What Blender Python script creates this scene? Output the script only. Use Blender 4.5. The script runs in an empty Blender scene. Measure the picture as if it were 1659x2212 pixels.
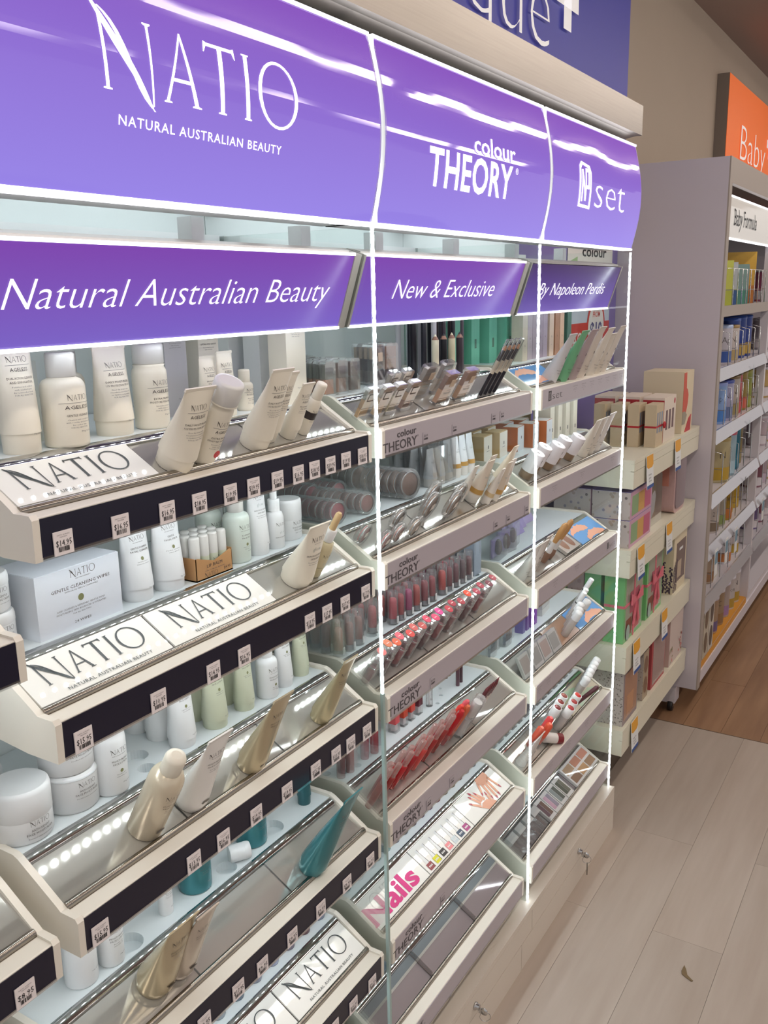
import bpy, math, random
from math import sin, cos, pi, radians
from mathutils import Matrix, Vector

SC = bpy.context.scene
COL = SC.collection
RND = random.Random(7)

# ------------------------------------------------------------------ camera
cam_d = bpy.data.cameras.new('camera')
cam = bpy.data.objects.new('camera', cam_d)
COL.objects.link(cam)
YAW, PIT, ROL, FPX = 1.0112, 0.2355, -0.0208, 1956.7
fw = Vector((sin(YAW) * cos(PIT), cos(YAW) * cos(PIT), -sin(PIT)))
r0 = Vector((cos(YAW), -sin(YAW), 0))
u0 = r0.cross(fw)
rt = r0 * cos(ROL) + u0 * sin(ROL)
up = -r0 * sin(ROL) + u0 * cos(ROL)
CAM = Vector((-0.5648, -0.7712, 1.6446))
cam.matrix_world = Matrix(((rt.x, up.x, -fw.x, CAM.x), (rt.y, up.y, -fw.y, CAM.y), (rt.z, up.z, -fw.z, CAM.z), (0, 0, 0, 1)))
cam_d.sensor_fit = 'VERTICAL'
cam_d.sensor_height = 36.0
cam_d.lens = FPX / 2212 * 36.0
cam_d.clip_start = 0.02
SC.camera = cam

# ------------------------------------------------------------------ world, exposure
w = bpy.data.worlds.new('world')
SC.world = w
w.use_nodes = True
w.node_tree.nodes['Background'].inputs[0].default_value = (1.0, 0.95, 0.945, 1)
w.node_tree.nodes['Background'].inputs[1].default_value = 0.50
SC.view_settings.view_transform = 'Standard'
SC.view_settings.look = 'None'
SC.view_settings.gamma = 1
SC.view_settings.use_curve_mapping = False
SC.view_settings.exposure = 0.0
SC.cycles.use_denoising = True
SC.cycles.max_bounces = 10
SC.cycles.transparent_max_bounces = 32
SC.cycles.sample_clamp_indirect = 6.0
SC.cycles.use_light_tree = True

LED_DOT, LED_EDGE, TUBE_E = 95.0, 9.0, 19.0     # brightness of the shelf LEDs, of the lit glass edges, of the ceiling tubes

# ------------------------------------------------------------------ materials
MATS = {}


def lin(c):
    return tuple((x / 12.92 if x <= 0.04045 else ((x + 0.055) / 1.055) ** 2.4) for x in c)


def hexc(h):
    return tuple(int(h[i:i + 2], 16) / 255 for i in (0, 2, 4))


def mat(name, col, rough=0.5, metal=0.0, emit=0.0, ecol=None, spec=0.5, coat=0.0, noise=None, bump=None):
    """col: srgb hex; noise: (scale xyz, amount) brightness grain; bump: (scale, strength)"""
    if name in MATS:
        return MATS[name]
    m = bpy.data.materials.new(name)
    m.use_nodes = True
    nt = m.node_tree
    b = nt.nodes['Principled BSDF']
    c = lin(hexc(col))
    b.inputs['Base Color'].default_value = (*c, 1)
    b.inputs['Roughness'].default_value = rough
    b.inputs['Metallic'].default_value = metal
    b.inputs['Specular IOR Level'].default_value = spec
    if coat:
        b.inputs['Coat Weight'].default_value = coat
        b.inputs['Coat Roughness'].default_value = 0.05
    if emit:
        b.inputs['Emission Color'].default_value = (*lin(hexc(ecol or col)), 1)
        b.inputs['Emission Strength'].default_value = emit
    if noise or bump:
        tc = nt.nodes.new('ShaderNodeTexCoord')
        mp = nt.nodes.new('ShaderNodeMapping')
        nt.links.new(tc.outputs['Object'], mp.inputs[0])
        nz = nt.nodes.new('ShaderNodeTexNoise')
        nz.inputs['Detail'].default_value = 0 if bump and len(bump) > 2 else 3
        nt.links.new(mp.outputs[0], nz.inputs['Vector'])
    if noise:
        mp.inputs['Scale'].default_value = noise[0]
        nz.inputs['Scale'].default_value = 1.0
        mx = nt.nodes.new('ShaderNodeMix')
        mx.data_type = 'RGBA'
        mx.inputs[6].default_value = (*[x * (1 - noise[1]) for x in c], 1)
        mx.inputs[7].default_value = (*[min(1, x * (1 + noise[1])) for x in c], 1)
        nt.links.new(nz.outputs[0], mx.inputs[0])
        nt.links.new(mx.outputs[2], b.inputs['Base Color'])
    if bump:
        if not noise:
            mp.inputs['Scale'].default_value = (bump[0],) * 3
            nz.inputs['Scale'].default_value = 1.0
        bp = nt.nodes.new('ShaderNodeBump')
        bp.inputs['Strength'].default_value = bump[1]
        bp.inputs['Distance'].default_value = bump[2] if len(bump) > 2 else 0.002
        nt.links.new(nz.outputs[0], bp.inputs['Height'])
        nt.links.new(bp.outputs[0], b.inputs['Normal'])
    MATS[name] = m
    return m


def clear(name, tint='ffffff', refl=0.12, rough=0.02, body=0.0, bcol='dddddd'):
    """thin clear plastic or glass: mostly transparent, fresnel gloss, an optional milky body"""
    if name in MATS:
        return MATS[name]
    m = bpy.data.materials.new(name)
    m.use_nodes = True
    nt = m.node_tree
    nt.nodes.clear()
    out = nt.nodes.new('ShaderNodeOutputMaterial')
    tr = nt.nodes.new('ShaderNodeBsdfTransparent')
    tr.inputs[0].default_value = (*lin(hexc(tint)), 1)
    gl = nt.nodes.new('ShaderNodeBsdfGlossy')
    gl.inputs['Roughness'].default_value = rough
    lw = nt.nodes.new('ShaderNodeLayerWeight')
    lw.inputs[0].default_value = 0.35
    ma = nt.nodes.new('ShaderNodeMath')
    ma.operation = 'MULTIPLY_ADD'
    ma.inputs[1].default_value = 0.55
    ma.inputs[2].default_value = refl
    ma.use_clamp = True
    nt.links.new(lw.outputs['Fresnel'], ma.inputs[0])
    mx = nt.nodes.new('ShaderNodeMixShader')
    nt.links.new(ma.outputs[0], mx.inputs[0])
    first = tr
    if body:
        df = nt.nodes.new('ShaderNodeBsdfDiffuse')
        df.inputs[0].default_value = (*lin(hexc(bcol)), 1)
        m2 = nt.nodes.new('ShaderNodeMixShader')
        m2.inputs[0].default_value = body
        nt.links.new(tr.outputs[0], m2.inputs[1])
        nt.links.new(df.outputs[0], m2.inputs[2])
        first = m2
    nt.links.new(first.outputs[0], mx.inputs[1])
    nt.links.new(gl.outputs[0], mx.inputs[2])
    nt.links.new(mx.outputs[0], out.inputs[0])
    MATS[name] = m
    return m


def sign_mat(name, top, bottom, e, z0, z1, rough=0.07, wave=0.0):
    """backlit printed acrylic: purple print and its uneven backlight share one painted emission gradient"""
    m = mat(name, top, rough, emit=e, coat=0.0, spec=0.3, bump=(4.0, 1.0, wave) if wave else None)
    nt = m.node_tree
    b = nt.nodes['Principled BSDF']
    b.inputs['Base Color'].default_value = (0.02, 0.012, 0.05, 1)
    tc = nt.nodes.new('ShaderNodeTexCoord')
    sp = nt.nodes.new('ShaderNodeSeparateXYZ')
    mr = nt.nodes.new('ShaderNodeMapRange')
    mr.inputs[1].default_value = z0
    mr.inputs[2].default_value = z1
    rp = nt.nodes.new('ShaderNodeValToRGB')  # ramp paints backlight falloff together with the print colour
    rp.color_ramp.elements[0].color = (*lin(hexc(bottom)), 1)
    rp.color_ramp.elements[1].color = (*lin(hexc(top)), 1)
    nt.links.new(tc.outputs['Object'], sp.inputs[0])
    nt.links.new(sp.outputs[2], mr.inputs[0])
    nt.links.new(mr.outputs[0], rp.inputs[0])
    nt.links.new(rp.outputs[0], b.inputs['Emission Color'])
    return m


M_TRIM = mat('cream_laminate', 'e6e0d4', 0.42)
M_WHITE = mat('white_plastic', 'e4e6e6', 0.4)
M_DECK = mat('white_tray', 'dfe6e8', 0.35)
M_BACK = mat('pale_back_panel', 'd8dedd', 0.55)
M_NAVY = mat('navy_strip', '16142a', 0.28)
M_LILAC = mat('grey_lilac_strip', 'b3abb2', 0.3)
M_TICKET = mat('ticket_paper', 'eee6e6', 0.6)
M_INK = mat('black_ink', '16161a', 0.6)
M_GREY = mat('grey_ink', '6d6a6c', 0.6)
M_CHROME = mat('chrome', 'c9cbcc', 0.1, 1.0)
M_STEEL = mat('brushed_steel', '9d958d', 0.33, 1.0, noise=((6, 1, 260), 0.12))
M_MIRROR = mat('mirror_sheet', 'c3c1bb', 0.06, 0.62, noise=((3, 12, 12), 0.10))
M_LEDPCB = mat('led_board', 'e8e8e0', 0.5)
M_LED2 = mat('led_dot_soft', 'ffffff', 0.5, emit=32.0, ecol='f2fbff')
M_LED = mat('led_dot', 'ffffff', 0.5, emit=LED_DOT, ecol='f2fbff')
M_EDGE = mat('lit_glass_edge', 'ffffff', 0.3, emit=LED_EDGE, ecol='eefaff')
M_LINE = mat('lit_acrylic_edge', 'ffffff', 0.3, emit=2.6, ecol='f4f6ff')
M_LEDLINE = mat('led_line', 'ffffff', 0.3, emit=7.0, ecol='f2fbff')
M_LETTER = mat('lit_white_letter', 'ffffff', 0.3, emit=1.0)
M_GLASS = clear('clear_glass', 'fafdfc', 0.02)
M_GEDGE = mat('green_glass_edge', '9fb4b0', 0.15)
M_ACRYL = clear('clear_acrylic', 'fafcfc', 0.08, 0.04, 0.04)
M_CLEARP = clear('clear_plastic_case', 'ffffff', 0.05, 0.06, 0.10, 'eef0f2')
M_CELLO = clear('cellophane', 'ffffff', 0.22, 0.06, 0.04)
M_PLATE = mat('white_graphic_plate', 'eeeee9', 0.02, emit=0.03, ecol='ffffff')
M_CREAM = mat('cream_tube_plastic', 'e9e3d3', 0.38)
M_PEARL = mat('pearl_tube_plastic', 'eceae6', 0.34)
M_PALEB = mat('pale_blue_white_plastic', 'e3e5e6', 0.36)
M_SAGE = mat('sage_tube_plastic', 'c4c9b2', 0.36)
M_GOLDT = mat('champagne_tube', 'c0b294', 0.26, 0.45)
M_TEAL = mat('teal_tube', '3f8087', 0.24, 0.35)
M_FROST = clear('frosted_cap', 'f4f4f4', 0.08, 0.3, 0.75, 'ecebe6')
M_TAUPE = mat('taupe_print', 'b1a8a1', 0.5)
M_KRAFT = mat('kraft_card', 'b89a6e', 0.7)
M_WOODH = mat('wooden_handle', 'b98a55', 0.4)


def dye(h, r=0.35, metal=0.0):
    return mat('colour_%s_%d%d' % (h, int(r * 100), int(metal * 10)), h, r, metal)


# ------------------------------------------------------------------ mesh builder
class MB:
    def __init__(s):
        s.v, s.f, s.mi, s.sm = [], [], [], []

    def add(s, vs, fs, mi=0, sm=False, M=None):
        o = len(s.v)
        s.v += [tuple(M @ Vector(p)) for p in vs] if M else [tuple(p) for p in vs]
        for f in fs:
            s.f.append(tuple(i + o for i in f))
            s.mi.append(mi)
            s.sm.append(sm)
        return s

    def box(s, x0, y0, z0, x1, y1, z1, mi=0, M=None):
        vs = [(x, y, z) for z in (z0, z1) for y in (y0, y1) for x in (x0, x1)]
        return s.add(vs, [(0, 2, 3, 1), (4, 5, 7, 6), (0, 1, 5, 4), (2, 6, 7, 3), (0, 4, 6, 2), (1, 3, 7, 5)], mi, False, M)

    def prism(s, poly, axis, a, b, mi=0, M=None, sm=False):
        n = len(poly)
        def P(p, q):
            return {'x': (q, p[0], p[1]), 'y': (p[0], q, p[1]), 'z': (p[0], p[1], q)}[axis]
        vs = [P(p, a) for p in poly] + [P(p, b) for p in poly]
        s.add(vs, [tuple(range(n))[::-1], tuple(range(n, 2 * n))], mi, False, M)
        return s.add(vs, [(i, (i + 1) % n, n + (i + 1) % n, n + i) for i in range(n)], mi, sm, M)

    def rings(s, R, mi=0, caps=(1, 1), sm=True, M=None):
        n = len(R[0])
        vs = [p for r in R for p in r]
        fs = [(k * n + i, k * n + (i + 1) % n, (k + 1) * n + (i + 1) % n, (k + 1) * n + i) for k in range(len(R) - 1) for i in range(n)]
        s.add(vs, fs, mi, sm, M)
        if caps[0]:
            s.add(R[0], [tuple(range(n))[::-1]], mi, False, M)
        if caps[1]:
            s.add(R[-1], [tuple(range(n))], mi, False, M)
        return s

    def lathe(s, prof, n=20, mi=0, M=None, caps=(1, 1), flat=False):
        R = [[(r * cos(2 * pi * i / n), r * sin(2 * pi * i / n), z) for i in range(n)] for r, z in prof]
        if flat:                                   # hard rims: every band its own island
            for a, b in zip(R[:-1], R[1:]):
                s.rings([a, b], mi, (0, 0), True, M)
            if caps[0]:
                s.add(R[0], [tuple(range(n))[::-1]], mi, False, M)
            if caps[1]:
                s.add(R[-1], [tuple(range(n))], mi, False, M)
            return s
        return s.rings(R, mi, caps, True, M)

    def rod(s, pts, r, n=6, mi=0):
        R = []
        for k, p in enumerate(pts):
            p = Vector(p)
            d = (Vector(pts[min(k + 1, len(pts) - 1)]) - Vector(pts[max(k - 1, 0)])).normalized()
            a = d.cross(Vector((0, 0, 1)) if abs(d.z) < 0.9 else Vector((1, 0, 0))).normalized()
            b = d.cross(a)
            R.append([tuple(p + a * r * cos(2 * pi * i / n) + b * r * sin(2 * pi * i / n)) for i in range(n)])
        return s.rings(R, mi)

    def poly2(s, V, F, fn, mi=0):
        return s.add([fn(a, b) for a, b in V], F, mi)

    def mesh(s, name, mats):
        me = bpy.data.meshes.new(name)
        me.from_pydata(s.v, [], s.f)
        for m in (mats if isinstance(mats, (list, tuple)) else [mats]):
            me.materials.append(m)
        me.polygons.foreach_set('material_index', s.mi)
        me.polygons.foreach_set('use_smooth', s.sm)
        me.update()
        return me


def RX(a):
    return Matrix.Rotation(a, 4, 'X')


def RZ(a):
    return Matrix.Rotation(a, 4, 'Z')


def TR(x, y, z):
    return Matrix.Translation((x, y, z))


# ------------------------------------------------------------------ objects
def obj(name, me, parent=None, M=None, kind=None):
    o = bpy.data.objects.new(name, me)
    COL.objects.link(o)
    if parent:
        o.parent = parent
    if M is not None:
        o.matrix_basis = M
    if kind:
        o['kind'] = kind
    return o


def thing(name, label, cat, M=None, group=None):
    o = bpy.data.objects.new(name, None)
    o.empty_display_size = 0.02
    COL.objects.link(o)
    if M is not None:
        o.matrix_basis = M
    o['label'] = label
    o['category'] = cat
    if group:
        o['group'] = group
    return o


def put(proto, name, label, cat, M, group=None):
    """proto: [(part name, mesh, [(sub-part name, mesh), ...]), ...]; shares mesh data between copies"""
    t = thing(name, label, cat, M, group)
    for p in proto:
        o = obj(p[0], p[1], t)
        for q in (p[2] if len(p) > 2 else []):
            obj(q[0], q[1], o)
    return t


ORD = 'first second third fourth fifth sixth seventh eighth ninth tenth eleventh twelfth thirteenth fourteenth fifteenth sixteenth seventeenth eighteenth nineteenth twentieth'.split()

# ------------------------------------------------------------------ lettering
_TX = {}


def text2d(s, h=1.0, sx=1.0, off=0.0, shear=0.0, space=1.0, res=2):
    """flat outline of a line of text, cap height h, centred in x, on the baseline"""
    k = (s, off, shear, space, res)
    if k not in _TX:
        cu = bpy.data.curves.new('lettering', 'FONT')
        cu.body = s
        cu.size = 1.0
        cu.offset = off
        cu.shear = shear
        cu.space_character = space
        cu.resolution_u = res
        cu.fill_mode = 'FRONT'
        o = bpy.data.objects.new('lettering', cu)
        me = bpy.data.meshes.new_from_object(o)
        V = [(v.co.x, v.co.y) for v in me.vertices]
        F = [tuple(p.vertices) for p in me.polygons]
        bpy.data.objects.remove(o)
        bpy.data.meshes.remove(me)
        if V:
            a, b = min(p[0] for p in V), max(p[0] for p in V)
            V = [((x - (a + b) / 2) / 0.729, y / 0.729) for x, y in V]
        _TX[k] = (V, F)
    V, F = _TX[k]
    return [(x * h * sx, y * h) for x, y in V], F


def fit(s, width, h, **kw):
    V, F = text2d(s, h, **kw)
    a = max(p[0] for p in V) * 2
    return [(x * width / a, y) for x, y in V], F


def logo2d(h=1.0):
    """the five serif capitals with the leaf-like N, cap height h, centred"""
    P = []
    def q(*p):
        P.append(p)
    # N: stem, two leaf strokes, right stem
    q((0.02, 0), (0.17, 0), (0.17, 0.02), (0.125, 0.03), (0.06, 0.9), (0.0, 1.0), (0.065, 0.03), (0.02, 0.02))
    n = 10
    def leaf(a0, b0, w, sag, x1=0.94, y1=-0.16):
        top, bot = [], []
        for i in range(n + 1):
            t = i / n
            x = a0 + (x1 - a0) * t
            y = b0 + (y1 - b0) * t + sag * sin(pi * 2 * t) * 0.5
            ww = w * sin(pi * min(1, t * 0.9 + 0.1)) + 0.006
            top.append((x + ww, y + ww * 0.2))
            bot.append((x - ww, y - ww * 0.2))
        for i in range(n):
            P.append((bot[i], bot[i + 1], top[i + 1], top[i]))
    leaf(-0.09, 1.13, 0.06, -0.03, 0.93, -0.17)
    leaf(0.03, 1.05, 0.032, 0.20, 0.95, -0.17)
    q((0.80, 1.0), (0.95, 1.0), (0.95, 0.98), (0.90, 0.96), (0.93, -0.1), (0.90, -0.12), (0.85, 0.96), (0.80, 0.98))
    # A
    q((1.12, 0), (1.27, 0), (1.27, 0.02), (1.22, 0.03), (1.50, 0.92), (1.52, 1.0), (1.49, 1.0), (1.16, 0.03), (1.12, 0.02))
    q((1.52, 1.0), (1.49, 1.0), (1.50, 0.9), (1.735, 0.03), (1.69, 0.02), (1.69, 0), (1.88, 0), (1.88, 0.02), (1.82, 0.03))
    q((1.31, 0.31), (1.33, 0.36), (1.66, 0.36), (1.67, 0.31))
    # T
    q((2.0, 1.02), (1.98, 0.86), (2.0, 0.86), (2.05, 0.95), (2.62, 0.95), (2.67, 0.86), (2.69, 0.86), (2.67, 1.02), (2.6, 1.0), (2.07, 1.0))
    q((2.29, 0.95), (2.39, 0.95), (2.385, 0.03), (2.43, 0.02), (2.43, 0), (2.25, 0), (2.25, 0.02), (2.295, 0.03))
    # I
    q((2.85, 1.0), (3.02, 1.0), (3.02, 0.98), (2.98, 0.97), (2.98, 0.03), (3.02, 0.02), (3.02, 0), (2.85, 0), (2.85, 0.02), (2.89, 0.03), (2.89, 0.97), (2.85, 0.98))
    # O
    k = 28
    for i in range(k):
        a, b = 2 * pi * i / k, 2 * pi * (i + 1) / k
        def e(t, r):
            return (3.72 + (0.52 - r * (0.5 + 0.5 * abs(cos(t)))) * cos(t), 0.5 + (0.54 - r * 0.55) * sin(t))
        P.append((e(a, 0.09), e(b, 0.09), e(b, 0), e(a, 0)))
    V, F = [], []
    for p in P:
        F.append(tuple(range(len(V), len(V) + len(p))))
        V += [((x - 2.1) * h, y * h) for x, y in p]
    return V, F


def oriented(V, F):
    out = []
    for f in F:
        a = sum(V[f[i]][0] * V[f[(i + 1) % len(f)]][1] - V[f[(i + 1) % len(f)]][0] * V[f[i]][1] for i in range(len(f)))
        out.append(f if a > 0 else f[::-1])
    return V, out


def bands(V, F, step):
    """the same flat lettering cut into low horizontal bands, so that it can follow a curved sign"""
    from mathutils.geometry import tessellate_polygon
    oV, oF = [], []
    for f in F:
        P = [Vector((V[i][0], V[i][1], 0)) for i in f]
        for t in (tessellate_polygon([P]) if len(P) > 3 else [(0, 1, 2)]):
            tri = [(P[i].x, P[i].y) for i in t]
            if (tri[1][0] - tri[0][0]) * (tri[2][1] - tri[0][1]) - (tri[2][0] - tri[0][0]) * (tri[1][1] - tri[0][1]) < 0:
                tri = tri[::-1]
            k = math.floor(min(p[1] for p in tri) / step)
            while k * step < max(p[1] for p in tri):
                poly = tri
                for lim, sg in ((k * step, 1), ((k + 1) * step, -1)):
                    out = []
                    for a, b in zip(poly, poly[1:] + poly[:1]):
                        da, db = sg * (a[1] - lim), sg * (b[1] - lim)
                        if da >= 0:
                            out.append(a)
                        if da * db < 0:
                            u = da / (da - db)
                            out.append((a[0] + (b[0] - a[0]) * u, lim))
                    poly = out
                    if len(poly) < 3:
                        break
                if len(poly) > 2:
                    oF.append(tuple(range(len(oV), len(oV) + len(poly))))
                    oV += poly
                k += 1
    return oV, oF


LOGO = oriented(*logo2d())


def write(mb, V, F, fn, x=0, z=0, mi=0, cut=0):
    if cut:
        V, F = bands(V, F, cut)
    mb.add([fn(a + x, b + z) for a, b in V], F, mi)


def label_mesh(name, lines, fn, mats):
    """lines: (text or None for a rule or 'LOGO', cap height, x, z, width or None, material slot)"""
    mb = MB()
    for s, h, x, z, wd, mi in lines:
        if s is None:
            V = [(-wd / 2, 0), (wd / 2, 0), (wd / 2, h), (-wd / 2, h)]
            F = [(0, 1, 2, 3)]
        elif s == 'LOGO':
            V, F = [(a * h, b * h) for a, b in LOGO[0]], LOGO[1]
        elif wd:
            V, F = fit(s, wd, h, res=1)
        else:
            V, F = text2d(s, h, res=1)
        write(mb, V, F, fn, x, z, mi)
    return mb.mesh(name, mats)


def flat_front(y):
    return lambda x, z: (x, y, z)

# ------------------------------------------------------------------ the building: floor, wall, ceiling
M_FLOORB = mat('floor_gap', '7d7066', 0.8)
def plank_mat(name, a, b, rough):
    """one plank, grain along its length, each plank its own shade"""
    m = mat(name, a, rough)
    nt = m.node_tree
    bs = nt.nodes['Principled BSDF']
    tc = nt.nodes.new('ShaderNodeTexCoord')
    oi = nt.nodes.new('ShaderNodeObjectInfo')
    ad = nt.nodes.new('ShaderNodeVectorMath')
    ad.operation = 'ADD'
    sc_ = nt.nodes.new('ShaderNodeVectorMath')
    sc_.operation = 'SCALE'
    sc_.inputs[3].default_value = 9.0
    cb = nt.nodes.new('ShaderNodeCombineXYZ')
    for i in range(3):
        nt.links.new(oi.outputs['Random'], cb.inputs[i])
    nt.links.new(cb.outputs[0], sc_.inputs[0])
    mp = nt.nodes.new('ShaderNodeMapping')
    mp.inputs['Scale'].default_value = (2.2, 22, 1)
    nt.links.new(tc.outputs['Object'], ad.inputs[0])
    nt.links.new(sc_.outputs[0], ad.inputs[1])
    nt.links.new(ad.outputs[0], mp.inputs[0])
    nz = nt.nodes.new('ShaderNodeTexNoise')
    nz.inputs['Scale'].default_value = 1.0
    nz.inputs['Detail'].default_value = 5
    nt.links.new(mp.outputs[0], nz.inputs['Vector'])
    rp = nt.nodes.new('ShaderNodeValToRGB')
    rp.color_ramp.elements[0].position = 0.3
    rp.color_ramp.elements[1].position = 0.72
    rp.color_ramp.elements[0].color = (*lin(hexc(a)), 1)
    rp.color_ramp.elements[1].color = (*lin(hexc(b)), 1)
    nt.links.new(nz.outputs[0], rp.inputs[0])
    hs = nt.nodes.new('ShaderNodeHueSaturation')
    mr = nt.nodes.new('ShaderNodeMapRange')
    mr.inputs[3].default_value = 0.93
    mr.inputs[4].default_value = 1.06
    nt.links.new(oi.outputs['Random'], mr.inputs[0])
    nt.links.new(mr.outputs[0], hs.inputs['Value'])
    nt.links.new(rp.outputs[0], hs.inputs['Color'])
    nt.links.new(hs.outputs[0], bs.inputs['Base Color'])
    return m

M_PLANKA = plank_mat('limed_plank', 'a99b8e', 'b6aa9e', 0.42)
M_PLANKB = plank_mat('brown_oak_plank', '86644a', 'a07d5f', 0.38)
fl = obj('floor', MB().box(-2.5, -5, -0.06, 10, 0.36, -0.004).mesh('floor', M_FLOORB), kind='structure')
JX = 2.765
pa = MB().box(0, 0, -0.004, 1.2168, 0.1773, 0).mesh('plank', M_PLANKA)
pa2 = MB().box(0, 0, -0.004, 0.7808, 0.1773, 0).mesh('plank', M_PLANKA)
for r in range(13):
    y = 0.10 - 0.178 * (r + 1)
    x = JX
    k = 0
    while x > -0.9:
        first = k == 0 and r % 2
        x -= 0.7815 if first else 1.2175
        obj('plank', pa2 if first else pa, fl, TR(x, y, 0))
        k += 1
pb = MB().box(0, 0, -0.004, 1.219, 0.1394, 0).mesh('plank', M_PLANKB)
for r in range(9):
    y = 0.25 - 0.14 * (r + 1)
    x = JX + 0.003 - (r * 0.37) % 0.9
    while x < 6.5:
        x0 = max(x, JX + 0.003)
        if x0 == x:
            obj('plank', pb, fl, TR(x, y, 0))
        else:
            obj('plank', MB().box(0, 0, -0.004, x + 1.218 - x0, 0.139, 0).mesh('plank', M_PLANKB), fl, TR(x0, y, 0))
        x += 1.22
obj('trim_1', MB().box(JX - 0.0005, -4.5, -0.004, JX + 0.0025, 0.36, 0.0008).mesh('trim', dye('5b4a3c')), kind='structure')
obj('wall_back', MB().box(-2.5, 0.36, 0, 10, 0.5, 2.87).mesh('wall', mat('beige_wall', 'a59788', 0.8, noise=((3, 3, 3), 0.03))), kind='structure')
obj('ceiling', MB().box(-2.5, -5, 2.87, 10, 0.5, 2.95).mesh('ceiling', mat('ceiling_paint', 'a8948c', 0.85)), kind='structure')

# two rows of fluorescent battens, their light kept in their own builder
M_TUBE = mat('fluorescent_tube', 'ffffff', 0.4, emit=TUBE_E, ecol='fff5ea')
bt_body = MB().box(-0.62, -0.05, 2.825, 0.62, 0.05, 2.87).mesh('housing', M_WHITE)
bt_tube = MB().box(-0.60, -0.045, 2.795, 0.60, 0.045, 2.825).mesh('diffuser', M_TUBE)
nb = 0
for yy in (-0.95, -2.6):
    for xx in (-1.0, 0.5, 2.0, 3.5, 5.0, 6.5):
        t = thing('ceiling_light', '%s fluorescent batten along the ceiling in the row %s the wall' % (ORD[nb % 6], 'nearest' if yy > -2 else 'farthest from'), 'ceiling light', TR(xx, yy, 0), 'ceiling battens')
        obj('housing', bt_body, t)
        obj('diffuser', bt_tube, t)
        nb += 1

# ------------------------------------------------------------------ the make-up wall: three bays and the end of a fourth
Z = [1.4317, 1.2066, 0.9639, 0.7182, 0.4719, 0.2257]
BAY = [(0.0, 0.63), (0.667, 1.282), (1.338, 1.936)]
BN = ['near bay', 'middle bay', 'far bay']
SN = ['top shelf', 'second shelf', 'third shelf', 'fourth shelf', 'fifth shelf', 'bottom shelf']
DK = 0.0455

# base cabinet with its drawer fronts, locks and keys
t = thing('base_cabinet', 'long cream base cabinet with lockable fronts under the make-up shelves', 'cabinet')
M_BASE = mat('base_laminate', 'd6ccbf', 0.42)
obj('carcass', MB().box(-0.66, -0.012, 0, 1.952, 0.335, 0.131).mesh('carcass', dye('8d857b', 0.6)), t)
obj('ledge', MB().box(-0.66, -0.018, 0.131, 1.952, 0.335, 0.145).mesh('ledge', M_BASE), t)
for a, b, n in ((-0.66, 1.3005, 0), (1.3025, 1.952, 1)):
    p = obj('drawer_front', MB().box(a, -0.018, 0.0745, b, -0.012, 0.130).mesh('drawer_front', M_BASE), t)
for a, b in ((-0.66, 1.2365), (1.2385, 1.952)):
    obj('kick_panel', MB().box(a, -0.018, 0.0, b, -0.012, 0.0725).mesh('kick_panel', M_BASE), t)
lockm = MB().lathe([(0.0001, 0), (0.009, 0), (0.009, 0.004), (0.0065, 0.0045), (0.0065, 0.011), (0.0001, 0.011)], 16, M=RX(pi / 2)).mesh('lock', M_CHROME)
keym = MB().box(-0.0012, -0.006, -0.014, 0.0012, -0.0, 0.0) .lathe([(0.0001, -0.001), (0.009, -0.001), (0.009, 0.001), (0.0001, 0.001)], 14, M=TR(0, -0.013, -0.006) @ Matrix.Rotation(pi / 2, 4, 'Y')).mesh('key_blade', M_CHROME)
def ring_mesh(R, r, n=14, k=5):
    mb = MB()
    pts = [(0, R * cos(2 * pi * i / n), R * sin(2 * pi * i / n)) for i in range(n + 1)]
    return mb.rod(pts, r, k)
for lx, lz, w_ in ((1.637, 0.103, 'far bay'), (0.976, 0.1, 'middle bay')):
    obj('lock', lockm, t, TR(lx, -0.018, lz))
    kt = thing('key', 'small key on a wire ring in the drawer lock of the %s' % w_, 'key', TR(lx, -0.0275, lz), 'drawer keys')
    obj('key_blade', keym, kt)
    obj('key_ring', ring_mesh(0.012, 0.0009).mesh('key_ring', M_CHROME), kt, TR(0.004, -0.014, -0.022) @ RZ(0.5))
    if w_ == 'far bay':
        obj('key_fob', MB().prism([(-0.007, -0.034), (0.007, -0.034), (0.009, -0.012), (0.003, 0), (-0.003, 0), (-0.009, -0.012)], 'y', -0.001, 0.001).mesh('key_fob', dye('5f564c', 0.35, 0.6)), kt, TR(0.005, -0.015, -0.033) @ RZ(0.4))

# back of the unit
bk = thing('back_panel', 'pale grey panelled back behind the make-up shelves', 'panel')
for a, b in ((-0.66, -0.006), (-0.005, 0.647), (0.649, 1.309), (1.311, 1.946)):
    obj('panel', MB().box(a, 0.336, 0.14, b, 0.35, 2.03).mesh('panel', M_BACK), bk)
for zz in (1.69, 1.735, 1.85):
    for a, b in ((-0.66, 0.642), (0.653, 1.304), (1.315, 1.939)):
        obj('rail', MB().box(a, 0.30, zz - 0.012, b, 0.336, zz + 0.012).mesh('rail', M_WHITE), bk)

# steel cap along the top
t = thing('fascia_cap', 'brushed steel cap running along the top of the make-up wall', 'fascia')
obj('cap', MB().prism([(-0.016, 2.036), (-0.016, 2.108), (-0.006, 2.112), (0.34, 2.112), (0.34, 2.03), (0.04, 2.03), (0.002, 2.036)], 'x', -0.66, 1.953).mesh('cap', M_STEEL), t)

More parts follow.
